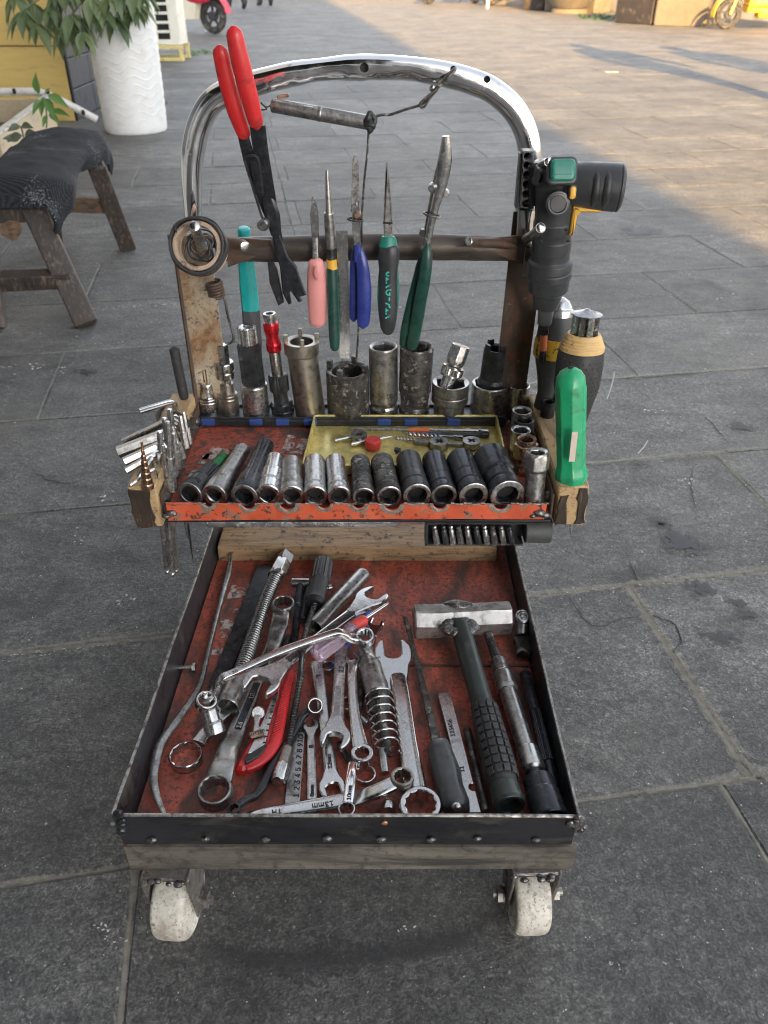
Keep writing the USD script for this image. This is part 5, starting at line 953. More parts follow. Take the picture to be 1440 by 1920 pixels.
# tape rings on the left peg
T = Thing('tape_ring', 'worn black rubber band round a tan tape core hung on the left post', 'ring'); cR = PY(371, 462, .905); k = mpp(cR); axd = unit(np.array([.02, -.93, .38]))
u, v = basis(axd)
def ring_(r, w, t, m, off, nm, wob=.06, sd=0, el=1.0):
    P = []; n_ = 60
    for i in range(n_):
        a_ = i * 2 * PI / n_; q = r * (1 + wob * (meshkit.noise(np.array([math.cos(a_) * 1.6 + sd, math.sin(a_) * 1.6, sd]), sd) - .5) * 2); P.append(cR + u * math.cos(a_) * q + v * math.sin(a_) * q * el + axd * off)
    P = np.array(P); T.part(nm, sweep(P, rrect(t, w, min(t, w) * .3, 2), up=np.broadcast_to(axd, P.shape), loop=True), m)
ring_(49 * k, .018, .0026, 'rubber', .002, 'rubber_band', .03, 1); ring_(52 * k, .013, .002, 'rubber', -.002, 'rubber_band', .05, 4); ring_(41 * k, .024, .0050, 'tape_tan', -.004, 'tan_core', .02, 2); ring_(48 * k, .010, .004, 'skin_pink', -.016, 'pink_backing', .03, 7); ring_(45 * k, .016, .0022, 'dull_steel', -.006, 'inner_band', .06, 9)
for i in range(6): ring_((14 + 3.2 * i) * k, .0018, .0018, 'black_steel' if i % 2 else 'dull_steel', -.012 - .002 * (i % 3), 'coiled_wire', .25, 11 + i)
T.part('frayed_end', cat(beam(PY(315, 440, .90), PY(320, 462, .90), .004, .0015), beam(PY(326, 420, .90), PY(331, 436, .90), .004, .0015)), 'rubber', kind='stuff')
T = Thing('coil_spring', 'short rusty coil spring with long hooked wire leg on the left post', 'spring'); A, B = PY(401, 528, .93), PY(407, 556, .93); k = mpp(A)
T.part('coil', helix(A, B, 14 * k, 5.5, 2.6 * k, 20, 8), 'rust_steel', smooth=True)
T.part('hook_leg', tube([PY(414, 548, .928), PY(421, 560, .928), PY(428, 595, .928), PY(436, 622, .928), PY(438, 635, .928), PY(432, 643, .928), PY(422, 642, .928)], .0016, 8, smooth=40), 'dull_steel')
# ------------------------------------------------------------------ cordless screwdriver and bit strip at the right post
T = Thing('cordless_screwdriver', 'black cordless screwdriver with green panel and yellow trigger hooked on the right post', 'cordless screwdriver'); Yc = .895
A, B = PY(1046, 312, Yc - .01), PY(1020, 606, Yc + .012); k = mpp(A)
turn_px(T, 'body', (1047, 306), (1027, 546), Yc - .008, Yc + .008, [(0, 30), (.02, 36), (.10, 38), (.34, 36), (.36, 35), (.42, 35.5), (.425, 37), (.50, 37), (.505, 35.5), (.56, 35.5), (.565, 37), (.66, 37), (.665, 36), (.72, 36.5), (.74, 42), (.80, 43.5), (.81, 41.5), (.82, 43.5), (.87, 43.5), (.88, 41), (.98, 39.5), (1, 34)], 'tool_black', n=48)
turn_px(T, 'nose_cone', (1028, 540), (1023, 576), Yc + .008, Yc + .010, [(0, 32), (.2, 29), (1, 22)], 'tool_black', n=40)
turn_px(T, 'chuck', (1024, 574), (1021, 607), Yc + .010, Yc + .012, [(0, 10), (.02, 14), (.95, 13.5), (1, 12)], 'dark_grey_plastic'); turn_px(T, 'chuck_ring', (1024.4, 571), (1024, 576), Yc + .010, Yc + .010, [(0, 15), (1, 15)], 'satin_steel')
turn_px(T, 'bit_shank', (1021, 604), (1020, 626), Yc + .012, Yc + .013, [(0, 8, 'h'), (1, 8, 'h')], 'black_steel', c=0); turn_px(T, 'orange_sleeve', (1020, 624), (1018, 656), Yc + .013, Yc + .014, [(0, 7), (1, 7)], 'orange_plastic'); turn_px(T, 'cross_tip', (1018, 655), (1017, 682), Yc + .014, Yc + .015, [(0, 5), (.35, 6.5, 'p'), (.75, 6, 'p'), (1, 2.5, 'p')], 'black_steel', c=0)
G0, G1 = PY(1052, 345, Yc - .004), PY(1166, 352, Yc - .012); dG = G1 - G0
T.part('grip', turned(G0, G1, [(0, 30 * k), (.2, 40 * k), (.55, 43 * k), (.92, 44 * k), (.925, 42.5 * k), (.94, 42.5 * k), (.945, 44.5 * k), (.985, 43 * k), (1, 38 * k)], n=56, squash=1.0), 'tool_black')
T.part('end_cap', turned(G0 + dG * .995, G0 + dG * 1.02, [(0, 39 * k), (.5, 38 * k), (1, 33 * k)], n=48), 'black_plastic')
for t in (.50, .68):
    cc = G0 + dG * t; rg = np.interp(t, [.2, .55, .92], [40, 43, 44]) * k; P = []
    for a_ in np.linspace(-.95, .95, 14): P.append(cc + np.array([0, -math.cos(a_), math.sin(a_)]) * (rg - .0012))
    T.part('grip_groove', tube(P, [.001, .0042, .0046, .0042, .001], 12), 'void' if False else 'black_plastic', smooth=True)
P = PY(1054, 320, Yc - .036); T.part('green_panel', jit(place(bevext(sbox(-23 * k, -19 * k, 23 * k, 19 * k).buffer(-.005).buffer(.005, 6), .012, .0022), P, (1, 0, .02), None, (0, -.93, .36)), .0002, 100), 'green_plastic', smooth=50)
T.part('panel_frame', place(bevext(sbox(-28 * k, -25 * k, 28 * k, 24 * k).buffer(-.006).buffer(.006, 6), .010, .002), P + [0, .003, -.001], (1, 0, .02), None, (0, -.93, .36)), 'tool_black', smooth=50)
for dz in (-.004, 0): T.part('panel_rib', beam(P + [-.009, -.0066, dz - .002], P + [.009, -.0066, dz - .002], .0016, .0012, r=.0005), 'green_plastic')
T.part('top_shell', place(bevext(Polygon([(-60 * k, -20 * k), (75 * k, -30 * k), (78 * k, -6 * k), (40 * k, 2 * k), (-45 * k, 8 * k), (-58 * k, 2 * k)]).buffer(.003), .05, .006), PY(1062, 318, Yc + .004), (1, 0, -.02), None, (0, -1, 0)), 'tool_black', smooth=50)
P = PY(1046, 383, Yc - .0375); T.part('round_button', turned(P + [0, .006, 0], P + [0, -.0014, .0006], [(0, 22 * k), (.80, 22 * k), (.84, 18.5 * k), (.9, 18.5 * k), (.93, 15 * k), (1, 14.2 * k)], n=40, c=.0002), 'tool_black'); T.part('button_ring', turned(P + [0, -.001, .0004], P + [0, -.0016, .0006], [(0, 16 * k), (0, 18.8 * k), (1, 18.8 * k), (1, 16 * k)], n=40, c=0, loop=True), 'dark_grey_plastic')
P = PY(1073, 361, Yc - .0365); T.part('lamp_window', place(bevext(sbox(-6 * k, -11 * k, 6 * k, 11 * k).buffer(-5.5 * k).buffer(5.5 * k, 8), .008, .0012), P, (1, 0, .02), None, (0, -1, .1)), 'yellow_plastic', smooth=50); T.part('window_frame', place(bevext(sbox(-8.5 * k, -13.5 * k, 8.5 * k, 13.5 * k).buffer(-7 * k).buffer(7 * k, 8), .007, .001), P + [0, .0012, 0], (1, 0, .02), None, (0, -1, .1)), 'black_plastic', smooth=50)
T.part('trigger', place(bevext(Polygon([(-12 * k, 13 * k), (42 * k, 9 * k), (42 * k, 3 * k), (2 * k, 3 * k), (-4 * k, -4 * k), (-7 * k, -40 * k), (-14 * k, -40 * k)]).buffer(.0010).buffer(-.0004), .014, .002), PY(1084, 398, Yc - .012), (1, 0, 0), None, (0, -1, 0)), 'yellow_plastic', smooth=50)
for x, y in ((1014, 452), (1066, 452), (1062, 431)): T.part('vent_mark', blob(PY(x, y, Yc - .033), .0022, (1, .5, .7), 1), 'void')
T.part('back_hook', jit(cat(beam(PY(1004, 305, .905), PY(1002, 385, .905), .012, .014, r=.003)), .0004, 80), 'black_plastic')
# bit strip with six holes
T = Thing('bit_strip', 'black strip with six round holes zip tied to the right end of handle', 'bit strip'); Ys = .912
pl = Polygon([(PY(x, y, Ys)[0], PY(x, y, Ys)[2]) for x, y in ((978, 280), (999, 281), (999, 388), (973, 386))]); hs = []
for i in range(6):
    P = PY(987 - i * .6, 290 + i * 17.6, Ys); hs.append(P); pl = pl.difference(Point(P[0], P[2]).buffer(6.8 * mpp(P), 10))
T.part('strip', place(bevext(pl, .018, .0012), (0, Ys, 0), (1, 0, 0), None, (0, -1, 0)), 'strip_grey'); T.part('strip_back', bbox(PY(972, 389, Ys + .0115), PY(999, 280, Ys + .0095), .0004), 'black_plastic')
T.part('strip_side', bbox(PY(971, 391, Ys - .004), PY(976, 283, Ys + .009) - [.0022, 0, 0], .0006), 'black_plastic'); T.part('strip_foot', bbox(PY(970, 395, Ys - .008), PY(998, 388, Ys + .009), .0006), 'black_plastic')
for i in (2, 5): T.part('zip_tie', jit(tube([hs[i] + [0, -.004, 0], hs[i] + [.008, -.011, 0], hs[i] + [.018, -.008, .001], hs[i] + [.020, .004, .001]], .0018, 7, smooth=12), .0002, 90), 'rubber')
T = Thing('torn_strap', 'torn black rubber strap and wire under the six hole strip', 'strap'); T.part('strap', jit(beam(PY(985, 392, .94), PY(989, 435, .94), .008, .003), .002, 90), 'rubber'); T.part('wire', tube([PY(996, 395, .935), PY(992, 415, .932), PY(992, 440, .935)], .0014, 7, smooth=12), 'bright_steel')
# ------------------------------------------------------------------ tools heaped in the lower tray
def L(x, y, h=.006): return PZ(x, y, ZF + h)
UP = V3(0, 0, 1)
def headframe(c, inward, tilt=0.0, roll=0.0):
    X = unit(inward); Y = unit(np.cross(UP, X)); Z = np.cross(X, Y)
    if tilt: Xn = X * math.cos(tilt) + Z * math.sin(tilt); Z = Z * math.cos(tilt) - X * math.sin(tilt); X = Xn
    if roll: Yn = Y * math.cos(roll) + Z * math.sin(roll); Z = Z * math.cos(roll) - Y * math.sin(roll); Y = Yn
    return X, Y, Z
def open_head(T, c, inward, wpx, thick, m, gape=.52, turn_=.26, tilt=0.0, roll=0.0, neck=None, nm='open_jaw'):
    k = mpp(c); R = wpx * .5 * k; S = 2 * R * gape; X, Y, Z = headframe(c, inward, tilt, roll)
    d = affinity.scale(Point(0, 0).buffer(R, 24), 1.12, 1.0)
    slot = unary_union([sbox(-4 * R, -S / 2, -.02 * R, S / 2), affinity.scale(Point(-.02 * R, 0).buffer(S / 2, 12), .55, 1)])
    d = d.difference(affinity.rotate(slot, math.degrees(turn_), origin=(0, 0))).difference(affinity.rotate(sbox(-4 * R, -4 * R, -.92 * R, 4 * R), math.degrees(turn_), origin=(0, 0)))
    nw = (neck or wpx * .4) * .5 * k
    nk = Polygon([(R * .5, -R * .80), (R * 1.75, -nw), (R * 2.1, -nw), (R * 2.1, nw), (R * 1.75, nw), (R * .5, R * .80)])
    d = unary_union([d, nk]).buffer(-R * .10, 6).buffer(R * .10, 6).simplify(R * .01)
    T.part(nm, place(bevext(d, thick, min(.0012, thick * .2)), c, X, Y), m); return R
def ring_head(T, c, inward, wpx, thick, m, bore=.68, tilt=0.0, roll=0.0, nm='box_end', kind='t', squash=1.0):
    k = mpp(c); R = wpx * .5 * k; X, Y, Z = headframe(c, inward, tilt, roll)
    T.part(nm, turned(c - Z * thick / 2, c + Z * thick / 2, [(0, R * bore, kind), (0, R * (bore + .2)), (0, R * .93), (.15, R), (.85, R), (1, R * .93), (1, R * (bore + .14)), (.93, R * (bore + .02), kind), (.5, R * bore, kind)], n=72, c=.0004, loop=True, up=Y), m, smooth=30); return R
def shaft(T, pts, w, t, m, n=24, r=.4, nm='shaft', up=UP):
    """pts (x, y, h); w widths in pixels, t thickness in metres along it."""
    P = curve(np.array([L(*p) for p in pts]), n); k = mpp(P[n // 2]); s = np.linspace(0, 1, n)
    ww = np.interp(s, np.linspace(0, 1, len(w)), w) * k; tt = np.interp(s, np.linspace(0, 1, len(t)), t)
    T.part(nm, sweep(P, rrect(1, 1, r, 3), scale=np.stack([ww, tt], 1), up=up), m); return P
def tpx(T, nm, p0, p1, prof, m, n=28, parent=None, sm=35, c=.0005, phase=0.0):
    A, B = L(*p0), L(*p1); k = (mpp(A) + mpp(B)) / 2; return T.part(nm, turned(A, B, [(q[0], q[1] * k) + tuple(q[2:]) for q in prof], n=n, c=c, phase=phase), m, parent, sm)
def mark(T, s, x, y, h, x2, y2, size, m='stamp_dark', up=UP, flip=False):
    A, B = L(x, y, h), L(x2, y2, h); T.part('stamp', stamp(s, (A + B) / 2, B - A, up, size * mpp(A)), m, smooth=False)
# pry bar
T = Thing('pry_bar', 'long slim curved pry bar along the left wall of the lower tray', 'pry bar')
pp = [(432, 1036, .016), (430, 1064, .010), (420, 1105, .007), (398, 1192, .007), (379, 1272, .007), (363, 1307, .009), (334, 1348, .012), (305, 1387, .014), (291, 1431, .014), (288, 1463, .013), (296, 1498, .013), (308, 1527, .016)]
shaft(T, pp, [6, 13, 12, 10, 10, 10, 11, 14, 16, 16, 13, 8], [.002, .004, .007, .0075, .0075, .0075, .007, .006, .005, .004, .003, .002], 'grey_steel', 90, .45, 'bar')
# flat dark tyre lever
T = Thing('flat_lever', 'flat dark steel lever lying beside the coiled extension in the tray', 'lever'); pts = [(481, 1064), (496, 1057), (510, 1059), (503, 1086), (470, 1172), (435, 1258), (422, 1290), (396, 1296), (391, 1284), (440, 1165)]
Q = np.array([L(x, y, .006) for x, y in pts]); T.part('blade', move(bevext(Polygon(Q[:, :2]).buffer(.002).buffer(-.002).segmentize(.01), .0045, .001), (0, 0, ZF + .0045)), 'black_steel'); P = L(407, 1287, .0072); T.part('lever_hole', turned(P - [0, 0, .0002], P + [0, 0, .0002], [(0, .0032), (1, .0032)], n=18, c=0), 'void')
# coiled flexible extension
T = Thing('coiled_extension', 'flexible coiled steel socket extension with square drive in the lower tray', 'socket extension')
tpx(T, 'square_drive', (530, 1054, .016), (537, 1038, .018), [(0, 11, 's'), (.9, 11, 's'), (1, 8, 's')], 'grey_steel', 40, c=0); tpx(T, 'hex_nut', (517, 1082, .015), (531, 1052, .016), [(0, 15.5), (.15, 16), (.2, 15, 'h'), (.9, 14, 'h'), (1, 11)], 'satin_steel', 48, c=0)
cp = curve(np.array([L(518, 1080, .015), L(497, 1130, .014), L(475, 1195, .014), L(450, 1265, .015)]), 40); T.part('core', tube(cp, 11.5 * mpp(cp[0]), 12), 'black_steel')
k = mpp(cp[20]); tn = 46; ss = np.linspace(0, 1, tn * 14); base = curve(cp, len(ss)); ud, vd = basis(cp[-1] - cp[0]); T.part('coil', tube(base + 12.6 * k * (np.cos(ss * tn * 2 * PI)[:, None] * ud + np.sin(ss * tn * 2 * PI)[:, None] * vd), 1.9 * k, 6), 'satin_steel', smooth=True)
A, B = L(455, 1258, .016), L(426, 1327, .016); T.part('socket_end', socket_mesh(A, B, 17 * k, 14.5 * k, 'h', prof=[(0, 13 * k), (.05, 17 * k), (.4, 18 * k), (.5, 21 * k), (.96, 21.5 * k), (1, 20.5 * k)], depth=.35), 'grey_steel')
# double ring wrench, big and dark
T = Thing('offset_ring_wrench', 'large dark offset ring wrench with recessed black panels lying across the tray', 'wrench')
c0, c1 = L(531, 1137, .024), L(404, 1487, .020)
ring_head(T, c0, L(520, 1180, .02) - c0, 43, .013, 'grey_steel', .70, .10); ring_head(T, c1, L(420, 1430, .02) - c1, 66, .015, 'grey_steel', .70, .12)
P = shaft(T, [(527, 1152, .022), (522, 1178, .022), (511, 1214, .012), (496, 1243, .010), (478, 1287, .010), (461, 1330, .010), (443, 1374, .010), (430, 1400, .014), (420, 1430, .024), (411, 1464, .022)], [36, 35, 27, 25, 26, 27, 30, 34, 38, 44], [.008, .009, .009, .009, .009, .009, .009, .009, .009, .010], 'grey_steel', 70, .32)
for a_, b_ in (((505, 1224, .0152), (491, 1254, .0152)), ((482, 1280, .0152), (446, 1366, .0152))):
    A, B = L(*a_), L(*b_); T.part('recess_panel', beam(A, B, 13 * mpp(A), .0008, r=.0003), 'blued_steel')
mark(T, '16', 446, 1366, .0158, 452, 1352, 9, 'satin_steel'); mark(T, '18', 469, 1312, .0158, 475, 1298, 9, 'satin_steel')
# ring spanner seen flat
T = Thing('ring_spanner', 'polished twelve point ring spanner lying flat at left under the small socket', 'wrench'); c = L(349, 1420, .008); ring_head(T, c, L(390, 1372, .008) - c, 63, .010, 'bright_steel', .78); shaft(T, [(371, 1394, .008), (392, 1368, .008), (430, 1330, .008), (470, 1300, .006)], [30, 26, 24, 24], [.008, .008, .007, .007], 'satin_steel')
# red utility knife
T = Thing('utility_knife', 'red utility knife with steel blade channel and ribbed edge in the lower tray', 'utility knife')
def plate(T, nm, pts, h, thick, m, bev=.001, sm=35, rd=.002):
    Q = np.array([L(x, y, h) for x, y in pts]); return T.part(nm, move(bevext(Polygon(Q[:, :2]).buffer(rd, 5).buffer(-2 * rd, 5).buffer(rd, 5).simplify(.0002), thick, bev), (0, 0, ZF + h)), m, smooth=sm)
kn = [(552, 1258), (540, 1256), (516, 1296), (494, 1345), (466, 1400), (447, 1432), (440, 1447), (455, 1450), (488, 1438), (512, 1416), (524, 1390), (531, 1345), (543, 1290)]
plate(T, 'red_body', kn, .008, .012, 'red_grip', .003); shaft(T, [(547, 1262, .013), (538, 1292, .013), (527, 1345, .013), (517, 1388, .013), (496, 1420, .013), (462, 1440, .012)], [14, 19, 20, 22, 24, 16], [.008, .010, .010, .010, .009, .006], 'red_grip', 40, .45, 'red_edge')
for i in range(22):
    t = i / 21; x, y = (545 - 25 * t - 3 * math.sin(t * 3), 1272 + 100 * t); A, B = L(x - 8, y + 5, .0185), L(x + 8, y - 3, .0180); T.part('grip_rib', beam(A, B, .0013, .0012, r=.0005), 'red_grip')
plate(T, 'blade_channel', [(528, 1268), (520, 1284), (498, 1340), (478, 1386), (464, 1414), (478, 1412), (497, 1396), (508, 1352), (522, 1306)], .0152, .0030, 'satin_steel', .0006, rd=.0005); plate(T, 'black_corner', [(458, 1428), (462, 1418), (498, 1396), (502, 1402), (486, 1420), (460, 1434)], .0155, .004, 'rubber')
for i in range(9):
    x, y = 520 - i * 2.6, 1300 + i * 11.5; A = L(x - 3, y, .0170); T.part('track_notch', bbox(A - [.0016, .0007, .0003], A + [.0016, .0007, .0003], .0001), 'void')
tpx(T, 'slider_knob', (484, 1337, .017), (484, 1337, .0215), [(0, 13), (.6, 13), (1, 11)], 'satin_steel', 28); shaft(T, [(484, 1342, .0195), (481, 1358, .0195), (482, 1372, .0195)], [15, 9, 14], [.003, .003, .003], 'satin_steel', 12, .3, 'slider_stem'); A, B = L(468, 1380, .0195), L(494, 1372, .0195); T.part('slider_tag', beam(A, B, 13 * mpp(A), .003, r=.0006), 'copper_steel'); T.part('stamp', stamp('CUTTER', (A + B) / 2 + [0, 0, .0016], B - A, UP, 6 * mpp(A)), 'stamp_dark', smooth=False)
# long thin black offset wrench at the front
T = Thing('black_offset_wrench', 'thin black offset wrench with small ring ends slanting under the black cable', 'wrench'); P = shaft(T, [(578, 1334, .016), (566, 1346, .012), (548, 1380, .008), (519, 1420, .008), (497, 1466, .008), (478, 1493, .010), (460, 1500, .016), (446, 1512, .016)], [15, 14, 13, 15, 17, 18, 14, 13], [.007, .006, .006, .006, .006, .006, .007, .007], 'black_steel', 44, .4)
c = L(590, 1323, .020); ring_head(T, c, L(566, 1346, .012) - c, 30, .009, 'satin_steel', .66, .2, -.75); c = L(440, 1519, .016); ring_head(T, c, L(460, 1500, .016) - c, 24, .008, 'black_steel', .6, .2)
# T bar sliding handle
T = Thing('tee_handle', 'black rod tee handle with short steel cross head at the back of tray', 'tee handle'); tpx(T, 'cross_head', (546, 1093, .014), (581, 1093, .014), [(0, 7), (.05, 8.5), (.95, 8.5), (1, 7)], 'grey_steel'); tpx(T, 'rod', (563, 1098, .013), (551, 1212, .010), [(0, 7.5), (.35, 7.5), (.36, 9), (.39, 9), (.4, 7), (1, 7)], 'blued_steel'); tpx(T, 'foot', (541, 1196, .008), (534, 1216, .008), [(0, 7), (.8, 7.5), (1, 6)], 'rubber')
T = Thing('black_tube', 'short black tube behind the black grease gun hose in the tray', 'tube'); tpx(T, 'tube', (582, 1094, .010), (568, 1164, .008), [(0, 9), (.02, 10), (.98, 9), (1, 7)], 'black_plastic')
# black hose tool
T = Thing('flexible_driver', 'black flexible shaft driver with fluted handle and small silver socket in the tray', 'flexible screwdriver')
tpx(T, 'handle', (607, 1053, .020), (600, 1092, .020), [(0, 14), (.04, 16.5, 'g'), (.96, 17, 'g'), (1, 15)], 'black_plastic', 72, c=0); tpx(T, 'handle_body', (601, 1088, .020), (589, 1136, .018), [(0, 15), (.05, 18), (.7, 18), (.86, 20), (1, 16)], 'black_plastic'); tpx(T, 'cross_pin', (608, 1104, .020), (622, 1101, .020), [(0, 4), (.5, 4), (.55, 5.5), (1, 5)], 'grey_steel')
hp_ = curve(np.array([L(590, 1134, .020), L(580, 1166, .026), L(572, 1192, .038), L(567, 1224, .046), L(564, 1262, .030), L(555, 1319, .016), L(547, 1367, .013), L(540, 1404, .012)]), 120); k = mpp(hp_[60]); T.part('hose', tube(hp_, 5.2 * k, 10), 'black_steel', smooth=True)
tn = 64; ss = np.linspace(0, 1, tn * 12); base = curve(hp_[::6], len(ss)); ud, vd = basis(hp_[-1] - hp_[0]); T.part('hose_coil', tube(base + 5.4 * k * (np.cos(ss * tn * 2 * PI)[:, None] * ud + np.sin(ss * tn * 2 * PI)[:, None] * vd), 1.25 * k, 5), 'dull_steel', smooth=True)
tpx(T, 'brass_sleeve', (541, 1401, .012), (530, 1436, .012), [(0, 8), (.1, 11), (.95, 12), (1, 10)], 'warm_steel'); tpx(T, 'small_socket', (531, 1433, .012), (521, 1468, .012), [(0, 12), (.08, 14), (.7, 15), (.8, 14), (.95, 14), (1, 9)], 'bright_steel')
# grey tube
T = Thing('grey_tube', 'plain grey steel tube lying diagonally at the back of the lower tray', 'tube'); A, B = L(682, 1077, .012), L(590, 1178, .018); k = mpp(A); T.part('tube', socket_mesh(A, B, 15.5 * k, 12.5 * k, 'c', prof=[(0, 14 * k), (.02, 15.5 * k), (.98, 16 * k), (1, 15 * k)], depth=.3), 'grey_steel')
# 19 mm double open wrench
T = Thing('open_wrench', 'long satin double open ended wrench stamped 19mm crossing the pile', 'wrench'); c0, c1 = L(697, 1121, .026), L(490, 1281, .034); d = c1 - c0
open_head(T, c0, d, 60, .0075, 'bright_steel', .54, -.10, roll=.1); open_head(T, c1, -d, 68, .0085, 'satin_steel', .56, .30, roll=.1)
P = shaft(T, [(672, 1140, .027), (600, 1194, .030), (515, 1261, .033)], [23, 21, 26], [.006, .0055, .006], 'bright_steel', 20, .3)
mark(T, '19mm', 640, 1163, .0322, 664, 1144, 8); mark(T, 'DROP FORGED', 596, 1198, .0340, 626, 1174, 6); mark(T, '17MM', 545, 1236, .0362, 562, 1222, 8)
# silver offset ring wrench on top
T = Thing('silver_ring_wrench', 'bright offset ring wrench lying on top of the pile from socket to spring', 'wrench')
shaft(T, [(386, 1316, .040), (401, 1300, .042), (409, 1283, .052), (418, 1272, .060), (432, 1265, .061), (530, 1221, .060), (622, 1189, .060), (638, 1187, .058), (656, 1196, .049), (676, 1199, .045)], [20, 17, 15, 15, 15, 16, 15, 15, 17, 20], [.007, .007, .007, .0065, .006, .006, .006, .0065, .007, .008], 'bright_steel', 90, .22)
c = L(386, 1317, .040); ring_head(T, c, L(412, 1285, .04) - c, 40, .011, 'bright_steel', .66, 0, .35); c = L(684, 1196, .045); ring_head(T, c, L(660, 1197, .045) - c, 36, .011, 'bright_steel', .62, 0, -.2); mark(T, '10', 430, 1264, .0667, 452, 1255, 7)
T = Thing('small_socket', 'short silver socket hanging below the left ring of the top wrench', 'socket'); A, B = L(391, 1330, .033), L(405, 1376, .014); k = mpp(A); T.part('body', socket_mesh(A, B, 15 * k, 12 * k, 'h', prof=[(0, 13 * k), (.04, 15 * k), (.5, 15.5 * k), (.58, 19 * k), (.97, 19.5 * k), (1, 18 * k)], depth=.35), 'satin_steel')
# purple clear screwdriver
N_ = {'g': ('geometry', {}), 'n': ('noise_texture', {'scale': 80}), 'p': ('principled_bsdf', {'base_color': (.62, .48, .60), 'roughness': .12, 'transmission_weight': .85, 'ior': 1.45})}
MAT['clear_purple'] = usdkit.material(stage, '/World/Looks/clear_purple', N_, [], surface='p.BSDF')
T = Thing('clear_screwdriver', 'screwdriver with clear purplish ribbed handle and red collar on the pile', 'screwdriver'); tpx(T, 'handle', (589, 1230, .044), (664, 1176, .046), [(0, 6), (.03, 14, 'o'), (.10, 16.5, 'x'), (.65, 15, 'x'), (.72, 10), (.80, 10), (.88, 14), (.97, 14), (1, 10)], 'clear_purple', 60, c=0, sm=40); tpx(T, 'inner_blade', (620, 1208, .045), (664, 1176, .046), [(0, 2.5), (1, 3.5)], 'copper_steel'); tpx(T, 'red_collar', (662, 1177, .046), (686, 1160, .047), [(0, 9), (.1, 11), (.8, 11), (1, 7)], 'red_plastic'); tpx(T, 'blade', (684, 1161, .047), (728, 1131, .047), [(0, 3), (.9, 2.6), (1, 1.2)], 'chrome')
# small wrenches in the middle
T = Thing('small_blue_wrench', 'tiny bluish chrome open wrench standing out right of the red collar', 'wrench'); c = L(704, 1171, .018); open_head(T, c, L(697, 1210, .016) - c, 31, .005, 'chrome', .5, -.2); shaft(T, [(701, 1184, .017), (696, 1210, .016), (686, 1240, .012)], [14, 13, 13], [.004, .004, .004], 'bright_steel')
T = Thing('blue_rod', 'thin blue plastic rod under the screwdriver with red collar', 'rod'); tpx(T, 'rod', (694, 1146, .022), (616, 1262, .010), [(0, 4), (.02, 6), (.98, 6), (1, 4)], 'blue_plastic')
T = Thing('long_open_wrench', 'long grey wrench stamped 12mm with bluish open jaw near the front rim', 'wrench'); c = L(623, 1477, .006); open_head(T, c, L(617, 1420, .008) - c, 50, .006, 'bright_steel', .5, .2); shaft(T, [(592, 1242, .020), (600, 1285, .016), (613, 1380, .010), (621, 1452, .007)], [24, 23, 22, 25], [.006, .0055, .0055, .006], 'satin_steel'); mark(T, '12mm', 619, 1440, .0112, 616, 1413, 8); mark(T, '9', 597, 1272, .0205, 596, 1262, 9)
c = L(615, 1252, .012); ring_head(T, c, L(600, 1285, .012) - c, 28, .008, 'satin_steel', .66)
T = Thing('panel_wrench', 'grey open ended wrench with recessed panel lying upright mid pile', 'wrench'); c = L(628, 1384, .022); open_head(T, c, L(634, 1300, .022) - c, 58, .0075, 'satin_steel', .54, -.22); shaft(T, [(640, 1212, .026), (637, 1262, .024), (632, 1358, .022)], [24, 22, 24], [.0065, .006, .006], 'satin_steel'); A, B = L(635, 1286, .0262), L(631, 1342, .0256); T.part('recess_panel', beam(A, B, 11 * mpp(A), .0007, r=.0003), 'grey_steel'); mark(T, '12', 639, 1262, .0278, 641, 1246, 10)
T = Thing('ratchet_wrench', 'chrome ratcheting ring wrench with bent hook top lying over smaller rings', 'wrench'); c = L(679, 1416, .018); ring_head(T, c, L(668, 1340, .018) - c, 43, .009, 'bright_steel', .54); shaft(T, [(663, 1246, .024), (661, 1262, .024), (666, 1346, .020), (676, 1400, .018)], [22, 19, 21, 30], [.006, .006, .006, .007], 'bright_steel', 30); c = L(662, 1236, .024); open_head(T, c, L(662, 1270, .024) - c, 30, .005, 'bright_steel', .5, .5)
T = Thing('dark_wrench', 'dark worn wrench half buried behind the spring driver', 'wrench'); shaft(T, [(688, 1240, .010), (676, 1300, .008), (668, 1345, .006)], [15, 18, 17], [.006, .006, .006], 'dull_steel'); c = L(690, 1232, .010); ring_head(T, c, L(680, 1270, .01) - c, 24, .007, 'dull_steel', .6)
T = Thing('small_open_wrench', 'short flat open wrench standing alone between ruler and 12mm wrench', 'wrench'); c = L(583, 1362, .006); open_head(T, c, L(584, 1420, .006) - c, 31, .0045, 'satin_steel', .42, .35); shaft(T, [(583, 1374, .006), (584, 1430, .006), (585, 1500, .006)], [17, 18, 19], [.004, .004, .004], 'satin_steel'); mark(T, '8mm', 585, 1490, .0085, 585, 1474, 8); mark(T, '8', 583.5, 1402, .0085, 583.5, 1396, 9)
T = Thing('short_ruler', 'worn steel ruler with black numbers lying between cable end and wrench', 'ruler'); A, B = L(561, 1345, .004), L(548, 1510, .004); T.part('blade', beam(A, B, 25 * mpp(A), .0012, r=.0003), 'grey_steel')
for i in range(13):
    t = .06 + i * .07; P = A + (B - A) * t + [.003, 0, .0008]; T.part('graduation', stamp(str(13 - i), P, (.1, 1, 0), UP, .0052), 'stamp_dark', smooth=False)
T = Thing('mid_ring', 'bright ring end peeking out right of the ratcheting wrench', 'wrench'); c = L(685, 1455, .008); ring_head(T, c, L(660, 1420, .008) - c, 42, .008, 'bright_steel', .72); shaft(T, [(672, 1442, .008), (650, 1418, .008), (636, 1392, .010)], [14, 12, 12], [.005, .005, .005], 'black_steel')
